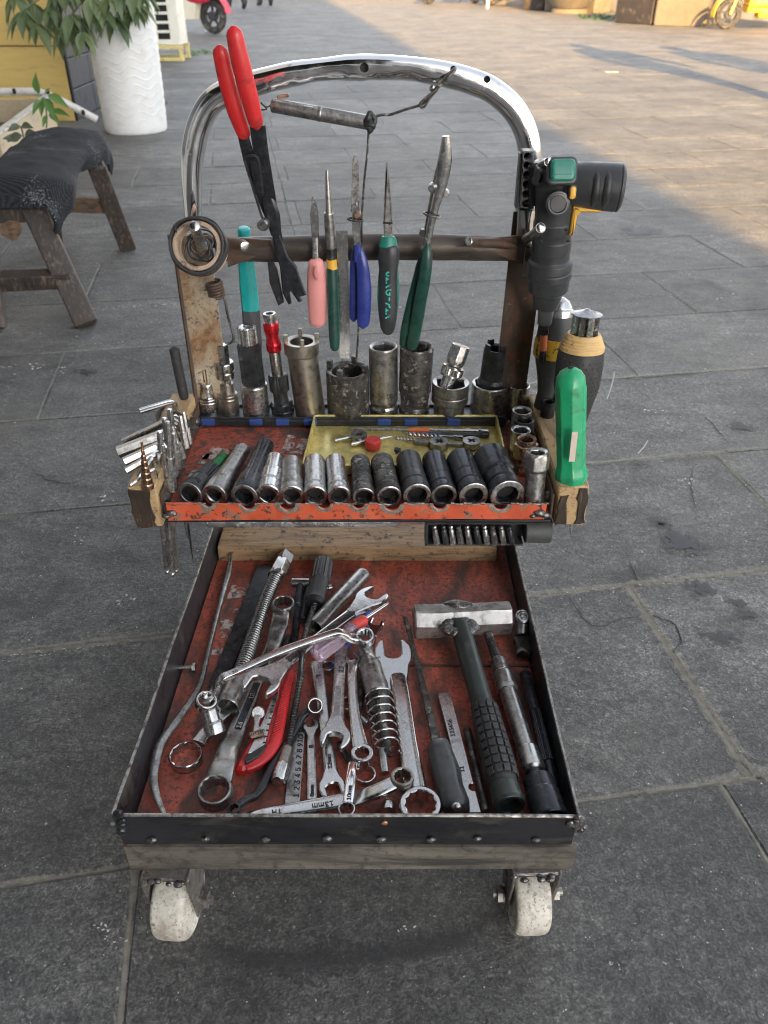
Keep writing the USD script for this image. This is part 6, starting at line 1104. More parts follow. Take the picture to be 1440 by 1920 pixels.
T = Thing('thin_ring', 'small thin steel ring spanner end below the ratcheting wrench shaft', 'wrench'); c = L(652, 1322, .006); ring_head(T, c, L(668, 1345, .006) - c, 34, .007, 'satin_steel', .7); shaft(T, [(662, 1334, .006), (690, 1356, .006)], [14, 14], [.005, .005], 'satin_steel')
T = Thing('bent_wrench', 'satin bent wrench stamped 13mm lying along the front rim', 'wrench'); c = L(754, 1462, .022); ring_head(T, c, L(700, 1490, .02) - c, 45, .011, 'warm_steel', .62, .1); shaft(T, [(738, 1469, .021), (700, 1486, .018), (670, 1497, .012), (640, 1503, .010), (560, 1516, .008), (455, 1530, .006)], [30, 32, 33, 29, 26, 12], [.008, .007, .006, .0055, .0055, .004], 'bright_steel', 44, .35); mark(T, '13mm', 622, 1506, .0125, 588, 1511, 10); mark(T, 'TH', 530, 1520, .0102, 508, 1523, 10)
T = Thing('chrome_ring_wrench', 'small dark chrome wrench stamped 10mm pointing at the front rim', 'wrench'); c = L(650, 1521, .024); ring_head(T, c, L(656, 1470, .024) - c, 33, .008, 'bright_steel', .7); shaft(T, [(662, 1432, .020), (657, 1470, .024), (652, 1506, .024)], [18, 19, 20], [.005, .005, .0055], 'chrome', 18, .35); mark(T, '10mm', 654, 1498, .0272, 656, 1474, 8)
# spring loaded driver
T = Thing('spring_driver', 'grey socket driver with loose coil spring round its shaft amid the wrenches', 'nut driver'); tpx(T, 'top', (676, 1206, .034), (690, 1232, .024), [(0, 8), (.1, 11), (.5, 12), (1, 14)], 'grey_steel'); tpx(T, 'barrel', (688, 1228, .024), (709, 1306, .022), [(0, 13), (.10, 15), (.28, 22), (.96, 22.5), (1, 20)], 'grey_steel', 40); tpx(T, 'shaft', (708, 1300, .020), (726, 1412, .014), [(0, 15, 's'), (.3, 14, 's'), (.34, 10), (.8, 10), (1, 8)], 'dull_steel', 40, c=0); tpx(T, 'rod', (716, 1405, .014), (722, 1450, .010), [(0, 8), (1, 8.5)], 'grey_steel')
A, B = L(709, 1304, .020), L(725, 1410, .015); k = mpp(A); T.part('spring', helix(A, B, 26 * k, 7, 1.9 * k, 26, 8, 22 * k), 'bright_steel', smooth=True); mark(T, '10mm', 690, 1237, .0412, 708, 1233, 7)
T = Thing('plug_socket', 'tiny silver socket standing against the front rim below spring driver', 'socket'); A, B = L(728, 1522, .010), L(727, 1498, .010); k = mpp(A); T.part('body', turned(A, B, [(0, 14 * k), (.55, 14 * k), (.75, 11 * k), (.8, 6 * k), (1, 5 * k)], n=30), 'bright_steel')
# large combination wrench
T = Thing('large_wrench', 'largest satin combination wrench running down the middle to front rim', 'wrench'); c0, c1 = L(737, 1230, .018), L(788, 1515, .014); open_head(T, c0, c1 - c0, 70, .009, 'bright_steel', .46, -.05, neck=38, tilt=-.26); ring_head(T, c1, c0 - c1, 80, .014, 'bright_steel', .64); shaft(T, [(740, 1246, .012), (753, 1310, .011), (766, 1400, .011), (779, 1480, .012)], [37, 35, 34, 40], [.0088, .008, .007, .009], 'bright_steel', 24, .35)
# scraper with taped handle
T = Thing('taped_chisel', 'thin flat steel chisel with lumpy taped black handle in the tray', 'chisel'); shaft(T, [(760, 1158, .012), (790, 1275, .010), (818, 1392, .014)], [9, 11, 16], [.004, .004, .006], 'dull_steel', 20, .25, 'blade'); A, B = L(820, 1392, .014), L(858, 1520, .014); k = mpp(A); m = jit(turned(A, B, [(0, 8 * k), (.05, 19 * k), (.2, 23 * k), (.5, 25 * k), (.7, 23 * k), (.9, 26 * k), (1, 22 * k)], n=36, c=0), .0028, 60, 3); T.part('taped_handle', m, 'grip_tape', smooth=True); T.part('metal_end', blob(L(856, 1512, .026), 9 * k, (1, .8, .8), 2, .2), 'satin_steel')
# flat bar
T = Thing('flat_bar', 'flat bluish grey steel bar with stamped digits beside the taped chisel', 'bar'); Q = np.array([L(x, y, .006) for x, y in ((820, 1302), (844, 1300), (861, 1365), (887, 1468), (902, 1526), (880, 1526), (845, 1400))]); pl = Polygon(Q[:, :2]).difference(Point(*L(887, 1478, .006)[:2]).buffer(.0042)); T.part('blade', move(bevext(pl.segmentize(.01), .004, .0005), (0, 0, ZF + .006)), 'satin_steel'); mark(T, '123456', 852, 1392, .0082, 840, 1338, 8); mark(T, '11', 868, 1452, .0082, 864, 1432, 8)
T = Thing('pin_punch', 'thin dark pin punch lying along the sledge hammer grip', 'punch'); tpx(T, 'rod', (875, 1366, .007), (912, 1522, .007), [(0, 5), (.02, 8), (.22, 8), (.24, 6.5), (.38, 6.5), (.4, 8), (.44, 6.5), (1, 8)], 'dull_steel'); 
# sledge hammer
T = Thing('sledge_hammer', 'heavy sledge hammer with worn silver head and ribbed black grip', 'hammer'); A, B = L(776, 1166, .0235), L(956, 1158, .0235); k = mpp(A); h2 = 31 * k
T.part('head', jit(turned(A, B, [(0, h2 * .86, 'o'), (.015, h2 * .98, 'o'), (.06, h2, 'o'), (.26, h2, 'o'), (.36, h2 * .96, 'o'), (.5, h2 * .94, 'o'), (.64, h2 * .96, 'o'), (.74, h2, 'o'), (.94, h2, 'o'), (.985, h2 * .98, 'o'), (1, h2 * .86, 'o')], n=64, c=0, phase=PI / 8), .0016, 45, 9), 'hammer_steel' if 'hammer_steel' in MAT else 'satin_steel', smooth=25)
T.part('weld_collar', cat(*[blob(L(862 + 24 * math.cos(a_), 1176 + 10 * math.sin(a_), .034), .0062, (1.3, 1, .8), 2, .35, i) for i, a_ in enumerate(np.linspace(0, 2 * PI, 11))]), 'weld', smooth=True); T.part('top_weld', blob(L(858, 1135, .040), .012, (1.6, .7, .35), 3, .2, 5), 'dull_steel', smooth=True)
tpx(T, 'handle', (862, 1172, .030), (907, 1330, .022), [(0, 19), (.06, 20), (.9, 20), (1, 20)], 'green_black' if 'green_black' in MAT else 'black_steel', 32)
A, B = L(905, 1322, .022), L(945, 1478, .022); k = mpp(B); T.part('grip', turned(A, B, [(0, 20 * k), (.02, 26 * k), (.12, 27 * k), (.5, 29 * k), (.85, 31 * k), (1, 26 * k)], n=48, c=.0004), 'rubber'); u, v = basis(B - A); dA = B - A
for i in range(9):
    for j in range(7):
        a_ = -.25 + (j - 1) * .52; t0, t1 = .06 + i * .098, .06 + i * .098 + .078; r0 = np.interp((t0 + t1) / 2, [.02, .12, .5, .85, 1], [26, 27, 29, 31, 27]) * k + .0006; rad_ = u * math.cos(a_) + v * math.sin(a_)
        T.part('grip_block', beam(A + dA * t0 + rad_ * r0, A + dA * t1 + rad_ * r0, r0 * .43, .0026, up=rad_, r=.0008), 'rubber')
T.part('end_cap', socket_mesh(L(944, 1472, .022), L(956, 1512, .022), 28 * k, 20 * k, 'c', prof=[(0, 24 * k), (.1, 28 * k), (.5, 29 * k), (.85, 31 * k), (1, 29 * k)], depth=.5), 'green_black' if 'green_black' in MAT else 'black_steel')
# slotted extension with big socket
T = Thing('socket_extension', 'long grey socket extension with slotted tip and black socket along the right wall', 'socket extension'); shaft(T, [(916, 1190, .018), (924, 1215, .017), (935, 1245, .016)], [16, 17, 18], [.008, .008, .009], 'dull_steel', 10, .3, 'slotted_tip'); A = L(917, 1196, .0225); B = L(928, 1228, .0215); T.part('slot', beam(A, B, .0022, .0006, r=.0002), 'void')
tpx(T, 'collar', (933, 1238, .016), (952, 1298, .016), [(0, 13), (.05, 16), (.42, 16), (.48, 19), (.88, 19.5), (.9, 21), (1, 19)], 'grey_steel', 36); tpx(T, 'rod', (951, 1294, .016), (989, 1410, .015), [(0, 14), (.03, 17), (.98, 17), (1, 15)], 'grey_steel'); tpx(T, 'joint_socket', (988, 1404, .016), (1002, 1448, .016), [(0, 18), (.06, 21), (.75, 22.5), (.9, 22), (1, 17)], 'satin_steel'); tpx(T, 'joint_neck', (1000, 1442, .017), (1008, 1466, .018), [(0, 14), (1, 15)], 'black_steel')
A, B = L(1007, 1460, .020), L(1034, 1540, .020); k = mpp(A); T.part('black_socket', socket_mesh(A, B, 30 * k, 24 * k, 'h', prof=[(0, 24 * k), (.04, 29 * k), (.36, 30 * k), (.40, 32 * k), (.96, 33 * k), (1, 31 * k)]), 'blued_steel')
T = Thing('knurled_bar', 'black knurled bar lying in shadow against the right tray wall', 'bar'); tpx(T, 'plain_end', (984, 1262, .010), (1004, 1335, .010), [(0, 9), (.03, 11), (1, 12)], 'blued_steel'); tpx(T, 'knurled_part', (1004, 1334, .010), (1028, 1430, .010), [(0, 12, 'k'), (1, 12.5, 'k')], 'blued_steel', 96, c=0, sm=20); tpx(T, 'tail', (1028, 1428, .010), (1040, 1480, .010), [(0, 11), (.95, 11.5), (1, 9)], 'blued_steel')
T = Thing('cast_adapter', 'small cast steel adapter with round silver eye in the right back corner', 'adapter'); P = L(980, 1157, .026); k = mpp(P); T.part('eye', turned(P - [0, .0, .006], P + [0, -.004, .005], [(0, 13 * k), (.3, 15 * k), (.9, 15 * k), (1, 11 * k), (1, 7 * k), (.7, 6 * k), (.7, 3 * k), (.9, 2 * k)], n=36), 'satin_steel'); tpx(T, 'neck', (980, 1164, .022), (979, 1192, .014), [(0, 14), (1, 12)], 'grey_steel'); m = jit(place(bevext(Polygon([(-14, -30), (-2, -22), (10, -30), (15, -18), (12, 0), (16, 16), (10, 26), (-10, 26), (-14, 10), (-11, -10)]).buffer(1.5), 16, 3), (0, 0, 0), (1, 0, 0), (0, 1, 0)), 0, 1); T.part('cast_body', jit(move((m[0] * k, m[1]), L(979, 1208, .010)), .0012, 110, 4), 'dull_steel', smooth=50)
# crumbs on the tray floor
T = Thing('filings', 'metal filings and dirt crumbs scattered on the red tray floor', 'filings', kind='stuff'); fl = []
for _ in range(420):
    q = rng.random(); x, y = (rng.gauss(800, 70), rng.gauss(1100, 32)) if q < .55 else ((rng.uniform(420, 960), rng.gauss(1062, 8)) if q < .75 else (rng.uniform(330, 1030), rng.uniform(1060, 1520)))
    P = PZ(x, y, ZF + .0008)
    if not (xl(P[1]) + .008 < P[0] < xr(P[1]) - .008 and .447 < P[1] < .853): continue
    s = rng.uniform(.0003, .0008); fl.append(move(rot(blob((0, 0, 0), s, (1.4, .8, .6), 0, .3, rng.randrange(50)), UP, rng.uniform(0, 6)), P))
T.part('crumbs', cat(*fl), 'joint_sand', smooth=False)
# ------------------------------------------------------------------ background materials
mat('booth_yellow', (.60, .44, .15), 0, .5, .06, 8, dirt=(.40, .30, .14), ds=5, lo=.55, hi=.75, stretch=(1, 1, 6), bump=.08, bs=60)
mat('slate_tile', (.045, .052, .062), 0, .38, .25, 6, dirt=(.10, .10, .10), ds=14, lo=.55, hi=.75, bump=.12, bs=40)
mat('white_ceramic', (.64, .65, .65), 0, .35, .03, 20, dirt=(.46, .43, .36), ds=7, lo=.54, hi=.80)
mat('aircon_white', (.62, .61, .54), 0, .45, .05, 10, dirt=(.34, .31, .25), ds=9, lo=.56, hi=.75)
mat('stand_yellow', (.55, .46, .20), 0, .55, .12, 12, dirt=(.22, .16, .08), ds=20, lo=.52, hi=.68)
mat('white_board', (.62, .63, .62), 0, .5, .05, 10, dirt=(.3, .29, .27), ds=12, lo=.58, hi=.75)
mat('bench_wood', (.035, .027, .023), 0, .5, .4, 14, stretch=(6, 6, 1), dirt=(.13, .095, .07), ds=22, lo=.53, hi=.64, bump=.5, bs=50, dirt2=(.22, .21, .19), ds2=60, lo2=.64, hi2=.72)
mat('bench_rail', (.15, .095, .06), 0, .55, .3, 14, stretch=(1, 6, 6), dirt=(.05, .04, .034), ds=20, lo=.5, hi=.64, bump=.4, bs=50)
mat('trough_wood', (.36, .29, .19), 0, .6, .15, 10, stretch=(6, 1, 9), dirt=(.2, .15, .1), ds=16, lo=.55, hi=.7, bump=.2, bs=40)
mat('pale_pipe', (.50, .49, .47), 0, .45, .08, 20, dirt=(.14, .12, .10), ds=26, lo=.55, hi=.68)
mat('soil', (.05, .04, .03), 0, .9, .3, 40, bump=.6, bs=60)
mat('tan_stone', (.135, .118, .095), 0, .8, .18, 9, dirt=(.16, .14, .12), ds=5, lo=.5, hi=.68, bump=.5, bs=30)
mat('dark_stone', (.032, .026, .022), 0, .6, .3, 7, dirt=(.15, .12, .10), ds=9, lo=.55, hi=.7, bump=.4, bs=30)
mat('wall_grey', (.24, .235, .23), 0, .75, .12, 4, dirt=(.14, .135, .13), ds=3, lo=.5, hi=.68, bump=.3, bs=20)
mat('facade', (.44, .42, .39), 0, .8, .1, 2, dirt=(.24, .22, .2), ds=1.2, lo=.5, hi=.7, bump=.2, bs=8)
mat('facade_glass', (.04, .05, .06), 0, .12, .1, 2, spec=.8)
mat('scooter_cream', (.62, .58, .46), 0, .28, .04, 8, coat=.5); mat('scooter_red', (.48, .02, .05), 0, .3, .06, 8, coat=.5); mat('scooter_yellow', (.66, .38, .02), 0, .35, .06, 8, coat=.3); mat('tyre', (.022, .022, .022), 0, .7, .2, 30, dirt=(.16, .13, .10), ds=20, lo=.5, hi=.68)
mat('cloth_dark', (.03, .03, .036), 0, .85, .2, 40, bump=.2, bs=200); mat('cloth_blue', (.05, .07, .13), 0, .85, .2, 40, bump=.2, bs=200); mat('cloth_tan', (.30, .24, .17), 0, .85, .15, 40, bump=.2, bs=200); mat('skin', (.50, .31, .22), 0, .5, .05, 60); mat('hair', (.012, .010, .009), 0, .45, .2, 200); mat('shoe', (.02, .02, .02), 0, .5, .2, 60)
def leafmat(name, c1, c2):
    N = {'oi': ('object_info', {}), 'g': ('geometry', {}), 'n': ('noise_texture', {'scale': 14, 'detail': 3}), 'a': ('math', {'math_type': 'add'}), 'h': ('math', {'math_type': 'multiply', 'value2': .5}), 'r': ('rgb_ramp', {'ramp': [(.2, c1), (.8, c2)]}),
         'p': ('principled_bsdf', {'roughness': .38, 'specular_ior_level': .5}), 't': ('translucent_bsdf', {}), 'm': ('mix_closure', {'fac': .25})}
    MAT[name] = usdkit.material(stage, '/World/Looks/' + name, N, [('g.position', 'n.vector'), ('oi.random', 'a.value1'), ('n.fac', 'a.value2'), ('a.value', 'h.value1'), ('h.value', 'r.fac'), ('r.color', 'p.base_color'), ('r.color', 't.color'), ('p.BSDF', 'm.closure1'), ('t.BSDF', 'm.closure2')], surface='m.closure')
leafmat('leaf', (.055, .090, .040), (.16, .21, .10)); leafmat('leaf_young', (.06, .14, .035), (.13, .23, .06)); leafmat('leaf_dull', (.05, .07, .04), (.12, .13, .09))
def mesh_cloth():
    N = {'g': ('geometry', {}), 'mp': ('mapping', {'rotation': (.5, .2, .12), 'scale': (1, 1, 1)}), 'w1': ('wave_texture', {'wave_type': 'bands', 'bands_direction': 'y', 'scale': 62, 'distortion': 1.0, 'detail': 1}), 'w2': ('wave_texture', {'wave_type': 'bands', 'bands_direction': 'x', 'scale': 85, 'distortion': .8}), 'mx': ('math', {'math_type': 'multiply'}),
         'n': ('noise_texture', {'scale': 240, 'detail': 3, 'roughness': .6}), 'n2': ('noise_texture', {'scale': 9, 'detail': 4}), 'nm': ('math', {'math_type': 'multiply'}), 'mr': ('map_range', {'from_min': .34, 'from_max': .44, 'clamp': True}), 'c': ('mix_color', {'a': (.020, .022, .026), 'b': (.24, .25, .26)}),
         'r': ('rgb_ramp', {'ramp': [(0, (.010, .011, .013)), (1, (.040, .043, .050))]}), 'bu': ('bump', {'strength': .45, 'distance': .002}), 'p': ('principled_bsdf', {'roughness': .8, 'specular_ior_level': .2})}
    MAT['mesh_cloth'] = usdkit.material(stage, '/World/Looks/mesh_cloth', N, [('g.position', 'mp.vector'), ('mp.vector', 'w1.vector'), ('mp.vector', 'w2.vector'), ('w1.fac', 'mx.value1'), ('w2.fac', 'mx.value2'), ('g.position', 'n.vector'), ('g.position', 'n2.vector'), ('n.fac', 'nm.value1'), ('n2.fac', 'nm.value2'), ('nm.value', 'mr.value'), ('mr.result', 'c.fac'), ('mx.value', 'r.fac'), ('r.color', 'c.a'), ('c.result', 'p.base_color'), ('w1.fac', 'bu.height'), ('bu.normal', 'p.normal')], surface='p.BSDF')
mesh_cloth()
# ------------------------------------------------------------------ bench with the black mesh cover
T = Thing('wooden_bench', 'low worn dark wooden bench standing left behind the cart', 'bench')
def leg(top, foot, w, d, lab=None): T.part('leg', jit(beam(top, foot, w, d, up=(.3, -1, .3), r=.006), .003, 14), 'bench_wood', label=lab)
leg((-.885, 2.13, .285), (-.772, 2.035, .004), .058, .046, 'near leg with scraped pale edge'); leg((-.862, 2.60, .29), (-.846, 2.722, .004), .052, .046); leg((-.99, 2.10, .285), (-1.003, 2.01, .004), .05, .044); leg((-1.03, 2.64, .29), (-1.085, 2.73, .004), .05, .044)
T.part('seat_board', jit(beam((-.927, 2.088, .303), (-.975, 2.74, .318), .19, .034, r=.006), .003, 12), 'bench_wood')
T.part('end_rail', jit(beam((-1.02, 2.045, .115), (-.80, 2.075, .115), .045, .040, up=(0, -.2, 1), r=.004), .003, 16), 'bench_wood'); T.part('end_rail', jit(beam((-1.09, 2.69, .155), (-.835, 2.66, .155), .030, .045, r=.004), .002, 16), 'bench_rail', label='reddish far end rail')
T.part('apron', jit(beam((-1.03, 2.10, .262), (-.90, 2.12, .262), .02, .035, r=.003), .002, 16), 'bench_wood')
cv = Thing('bench_cover', 'black mesh cloth cover dusted white draped over the wooden bench', 'cover')
ns, nt = 60, 44; V = np.zeros((ns, nt, 3))
for i in range(ns):
    s = i / (ns - 1); cxy = V3(-.905, 2.075, 0) * (1 - s) + V3(-.968, 2.765, 0) * s; ax_ = V3(.995, .07, 0)
    br_ = np.interp(s, [0, .12, .3, .55, .8, 1], [.268, .266, .285, .296, .272, .250]); hwr = np.interp(s, [0, .1, .3, .6, .85, 1], [.088, .108, .098, .094, .104, .092])
    for j in range(nt):
        t = j / (nt - 1)
        if t < .22: q = t / .22; x, z = -.108 - .010 * (1 - q), .27 + q * .075
        elif t < .66: q = (t - .22) / .44; x, z = -.108 + q * (hwr + .108 - .012), .345 + .013 * math.sin(q * PI)
        else:
            q = (t - .66) / .34; x = hwr - .012 * (1 - q) ** 3 + .012 * math.sin(q * PI) - .022 * q * q * np.interp(s, [0, .15, .5, .85, 1], [0, -.3, 1, -.2, 0]); z = .345 - (.345 - br_) * q ** 1.15
        V[i, j] = cxy + ax_ * x + V3(0, 0, z + .014 * s)
    if i < 5 or i > ns - 6:
        e = (5 - i) if i < 5 else (i - ns + 6); V[i, :, 2] -= .0016 * e * e
V += (np.stack([meshkit.fbm(V * 11 + k * 9, 3, 60 + k) for k in range(3)], -1) - .5) * .018
def grid(V, close=False):
    a, b = V.shape[:2]; I = np.arange(a * b).reshape(a, b); f = np.stack([I[:-1, :-1], I[:-1, 1:], I[1:, 1:], I[1:, :-1]], -1).reshape(-1, 4); return arr((V.reshape(-1, 3), f))
def thick(V, t):
    a, b = V.shape[:2]; v, f = grid(V); m = trimesh.Trimesh(v, f, process=False); n = np.array(m.vertex_normals); N_ = len(v)
    I = np.arange(a * b).reshape(a, b); bd = np.r_[I[0, :-1], I[:-1, -1], I[-1, :0:-1], I[:0:-1, 0]]; bn = np.roll(bd, -1)
    side = np.vstack([np.stack([bd, bn + N_, bn], 1), np.stack([bd, bd + N_, bn + N_], 1)]); return np.vstack([v, v - n * t]), np.vstack([f, f[:, ::-1] + N_, side])
cv.part('cloth', thick(V[:, ::-1], .004), 'mesh_cloth', smooth=True)
end0 = V[0].copy(); zf_ = .300 + .006 * np.sin(np.linspace(0, 9, nt)); fr = [end0]
for dy_, q_ in ((.008, .12), (.013, .5), (.016, 1.0)): fr.append(np.c_[end0[:, 0] + (end0[:, 0].mean() - end0[:, 0]) * .03 * q_, end0[:, 1] - dy_ + .006 * np.sin(np.linspace(0, 14, nt)) * q_, np.where(end0[:, 2] > zf_, end0[:, 2] + (zf_ - end0[:, 2]) * q_, end0[:, 2])])
fr = np.array(fr); cv.part('end_flap', thick(fr, .004), 'mesh_cloth', smooth=True)
hem = V[:, -1]; cv.part('hem', tube(hem[::2] - [0, 0, .002], .0058, 8), 'mesh_cloth', smooth=True); cv.part('hem', tube(fr[-1][::2], .005, 8), 'mesh_cloth', smooth=True)
T = Thing('dry_leaf', 'brown dry leaf hanging under the near end of the bench', 'leaf'); T.part('leaf', jit(bevext(affinity.scale(Point(0, 0).buffer(.03, 10), 1, .8), .002, .0005), .006, 40), 'bench_rail', smooth=True); T.parts[-1] = (T.parts[-1][0], move(rot(T.parts[-1][1], (1, 0, 0), 1.2), PZ(22, 432, .23)), 'bench_rail', True, None, None, None)
# ------------------------------------------------------------------ yellow booth with black tiled side
bx, by = -1.843, 5.35
T = Thing('yellow_booth', 'yellow boarded booth with black tiled side at the upper left', 'booth')
T.part('core', bbox((bx - 3.0, by + .03, 0), (bx - .03, by + 1.3, 2.6), .004), 'slate_tile')
for k in range(7):
    z0 = .022 + k * .37; T.part('yellow_board', bbox((bx - 3.0, by, z0 if k else .0), (bx, by + .0295, z0 + .364), .003), 'booth_yellow')
T.part('corner_trim', bbox((bx + .0005, by - .001, 0), (bx + .013, by + .03, 2.6), .002), 'void')
for r_ in range(13):
    for c_ in range(3):
        z0 = .004 + r_ * .16; y0 = by + .034 + c_ * .42 + (r_ % 2) * .0; T.part('wall_tile', bbox((bx - .0295, y0, z0), (bx - .004 + rng.uniform(-.001, .001), y0 + .412, z0 + .153), .003), 'slate_tile')
# ------------------------------------------------------------------ trough and pipe
T = Thing('plank_trough', 'pale wooden plank trough with soil in front of the yellow booth', 'planter box')
a0, a1 = V3(-1.452, 3.30, 0), V3(-1.632, 4.42, 0); dd = unit(a1 - a0); nn = V3(-dd[1], dd[0], 0)
T.part('side_plank', beam(a0 + [0, 0, .125], a1 + [0, 0, .125], .03, .25, r=.004), 'trough_wood'); T.part('top_cap', beam(a0 + [0, 0, .2535], a1 + [0, 0, .2535], .034, .006, r=.002), 'pale_pipe')
T.part('side_plank', beam(a0 + nn * .5 + [0, 0, .125], a1 + nn * .5 + [0, 0, .125], .03, .25, r=.004), 'trough_wood'); T.part('end_plank', beam(a1 + nn * .018 + [0, 0, .12], a1 + nn * .48 + [0, 0, .12], .03, .24, r=.004), 'trough_wood'); T.part('end_plank', beam(a0 + nn * .018 + [0, 0, .12], a0 + nn * .48 + [0, 0, .12], .03, .24, r=.004), 'trough_wood')
T.part('soil', hull([a0 + nn * .02 + dd * .02, a0 + nn * .48 + dd * .02, a1 + nn * .02 - dd * .02, a1 + nn * .48 - dd * .02] + [q + V3(0, 0, .14) for q in (a0 + nn * .02 + dd * .02, a0 + nn * .48 + dd * .02, a1 + nn * .02 - dd * .02, a1 + nn * .48 - dd * .02)]), 'soil')
T = Thing('bent_pipe', 'pale scuffed bent pipe leaning from the trough to the white pot', 'pipe'); T.part('pipe', tube([PY(-60, 170, 4.5), PY(0, 172, 4.5), PY(55, 172, 4.5), PY(88, 177, 4.5), PY(125, 194, 4.55), PY(182, 224, 4.6)], .018, 12, smooth=40), 'pale_pipe')
for x, y, Y in ((29, 168, 4.48), (92, 171, 4.48), (158, 208, 4.55)): P = PY(x, y + 4, Y); T.part('dark_clip', blob(P + [0, -.014, .004], .011, (.9, .8, 1.3), 1), 'void')
def leaf(P, d, nrm, ln, w, curl=.25):
    d, X = unit(d), None; s = unit(np.cross(d, nrm)); n_ = np.cross(s, d); t = np.linspace(0, 1, 7); wd = w * .5 * np.sin(np.clip(t * 1.02, 0, 1) ** .8 * PI) * (1 - .25 * t); rows = []
    for ti, wi in zip(t, wd):
        c = P + d * ln * ti - n_ * curl * ln * ti ** 2; rows.append([c - s * wi + n_ * wi * .35, c - s * wi * .5 + n_ * wi * .05, c, c + s * wi * .5 + n_ * wi * .05, c + s * wi + n_ * wi * .35])
    return grid(np.array(rows))
def sprig(name, lab, stem, leaves, m, catg='plant'):
    T = Thing(name, lab, catg); T.part('stem', tube(stem, .003, 6, smooth=14), 'leaf_dull')
    for P, d, n_, l, w in leaves: T.part('leaf', leaf(P, d, n_, l, w), m, smooth=True)
Ya = 3.85; LV = []
for x, y, dx, dy, l in ((72, 176, -6, -22, .09), (78, 186, -10, 12, .08), (86, 184, 6, 14, .10), (90, 178, 18, 8, .11), (80, 182, -4, 26, .08), (96, 208, 24, 2, .09), (92, 212, 16, 14, .07), (88, 216, -6, 12, .06), (84, 180, 4, -16, .06)):
    P = PY(x, y, Ya); q = PY(x + dx, y + dy, Ya - .03) - P; LV.append((P, q, unit(V3(.1, -.6, .7)), l, l * .42))
sprig('trough_plant', 'small bright green leafy plant growing out of the plank trough', [PY(87, 240, Ya), PY(87, 210, Ya), PY(82, 182, Ya)], LV, 'leaf_young')
Yb_ = 3.2; LV = []
for x, y, dx, dy, l in ((38, 236, -8, 2, .035), (40, 236, 9, 0, .035), (46, 252, 14, -2, .04), (42, 254, -12, 3, .042), (48, 262, 6, 6, .03), (36, 262, -10, -2, .04)):
    P = PY(x, y, Yb_); q = PY(x + dx, y + dy, Yb_ - .01) - P; LV.append((P, q, unit(V3(.1, -.7, .7)), l * 1.4, l * .95))
sprig('round_leaf_plant', 'small plant with dull round leaves just above the black bench cover', [PY(50, 285, Yb_), PY(44, 255, Yb_), PY(39, 236, Yb_)], LV, 'leaf_dull')
# ------------------------------------------------------------------ white pot with waves and its plant
T = Thing('white_pot', 'tall white cylindrical plant pot with wavy relief lines', 'plant pot'); pc = V3(PZ(246, 252, 0)[0], PZ(246, 255, 0)[1] + .17, 0); nz_, na = 230, 240
zz_ = np.linspace(0, .66, nz_); th = np.arange(na) * 2 * PI / na; ZZ, TH = np.meshgrid(zz_, th, indexing='ij'); rr = np.interp(ZZ, [0, .01, .03, .5, .66], [.160, .168, .171, .180, .183])
wv = .0135 * np.sin(TH * 8 + .6 + ZZ * 2.5) ; ph = ((ZZ + wv) / .0425) % 1; ridge = np.exp(-((ph - .5) / .11) ** 2); mask = np.clip((ZZ - .04) / .03, 0, 1); rr = rr + .0022 * ridge * mask - .0012 * np.exp(-((ph - .62) / .05) ** 2) * mask
ringsp = np.stack([pc[0] + rr * np.cos(TH), pc[1] + rr * np.sin(TH), ZZ], -1); T.part('body', loft(ringsp, True, False), 'white_ceramic', smooth=True)
T.part('rim', turned(pc + [0, 0, .655], pc + [0, 0, .68], [(0, .165), (0, .184), (.5, .190), (1, .186), (1, .168)], n=60, loop=True, c=.002), 'white_ceramic'); T.part('soil', turned(pc + [0, 0, .60], pc + [0, 0, .63], [(0, .17), (1, .168)], n=40), 'soil')
T = Thing('umbrella_plant', 'umbrella plant with drooping green finger leaves in the white pot', 'plant'); rl = random.Random(8)
for i in range(7): 
    a_ = i * .9; T.part('stem', tube([pc + [.05 * math.cos(a_), .05 * math.sin(a_), .62], pc + [.12 * math.cos(a_), .12 * math.sin(a_), .95], pc + [.25 * math.cos(a_), .2 * math.sin(a_), 1.2]], .006, 7, smooth=10), 'leaf_dull')
nl = 0
for (x, y, Y) in ((45, 20, 4.75), (95, 10, 4.7), (135, 25, 4.62), (70, 45, 4.7), (155, 60, 4.58), (120, 50, 4.65), (190, 15, 4.6), (215, 30, 4.72), (235, 8, 4.7), (255, 5, 4.75), (60, 5, 4.8), (110, -20, 4.7), (170, -5, 4.62), (30, -10, 4.8), (210, -15, 4.6), (250, -25, 4.7), (80, -45, 4.75), (150, -40, 4.65), (200, -60, 4.75), (270, -15, 4.85), (160, 35, 4.9), (100, 30, 4.95), (40, -50, 4.9), (120, -80, 4.8)):
    c = PY(x, y, Y); T.part('leaf_stalk', tube([c, c + [rl.uniform(-.03, .03) + (pc[0] - c[0]) * .4, .05 + (pc[1] - c[1]) * .4, .10]], .0025, 5), 'leaf_dull')
    nlf = rl.choice((6, 7, 7, 8))
    for j in range(nlf):
        a_ = j * 2 * PI / nlf + rl.uniform(-.3, .3); l = rl.uniform(.085, .165); dn_ = V3(math.cos(a_), math.sin(a_) * .8, -.55 - .55 * rl.random()); T.part('leaf', leaf(c, dn_, unit(V3(math.cos(a_) * .4, math.sin(a_) * .4, 1)), l, l * rl.uniform(.40, .48), .3), 'leaf', smooth=True); nl += 1
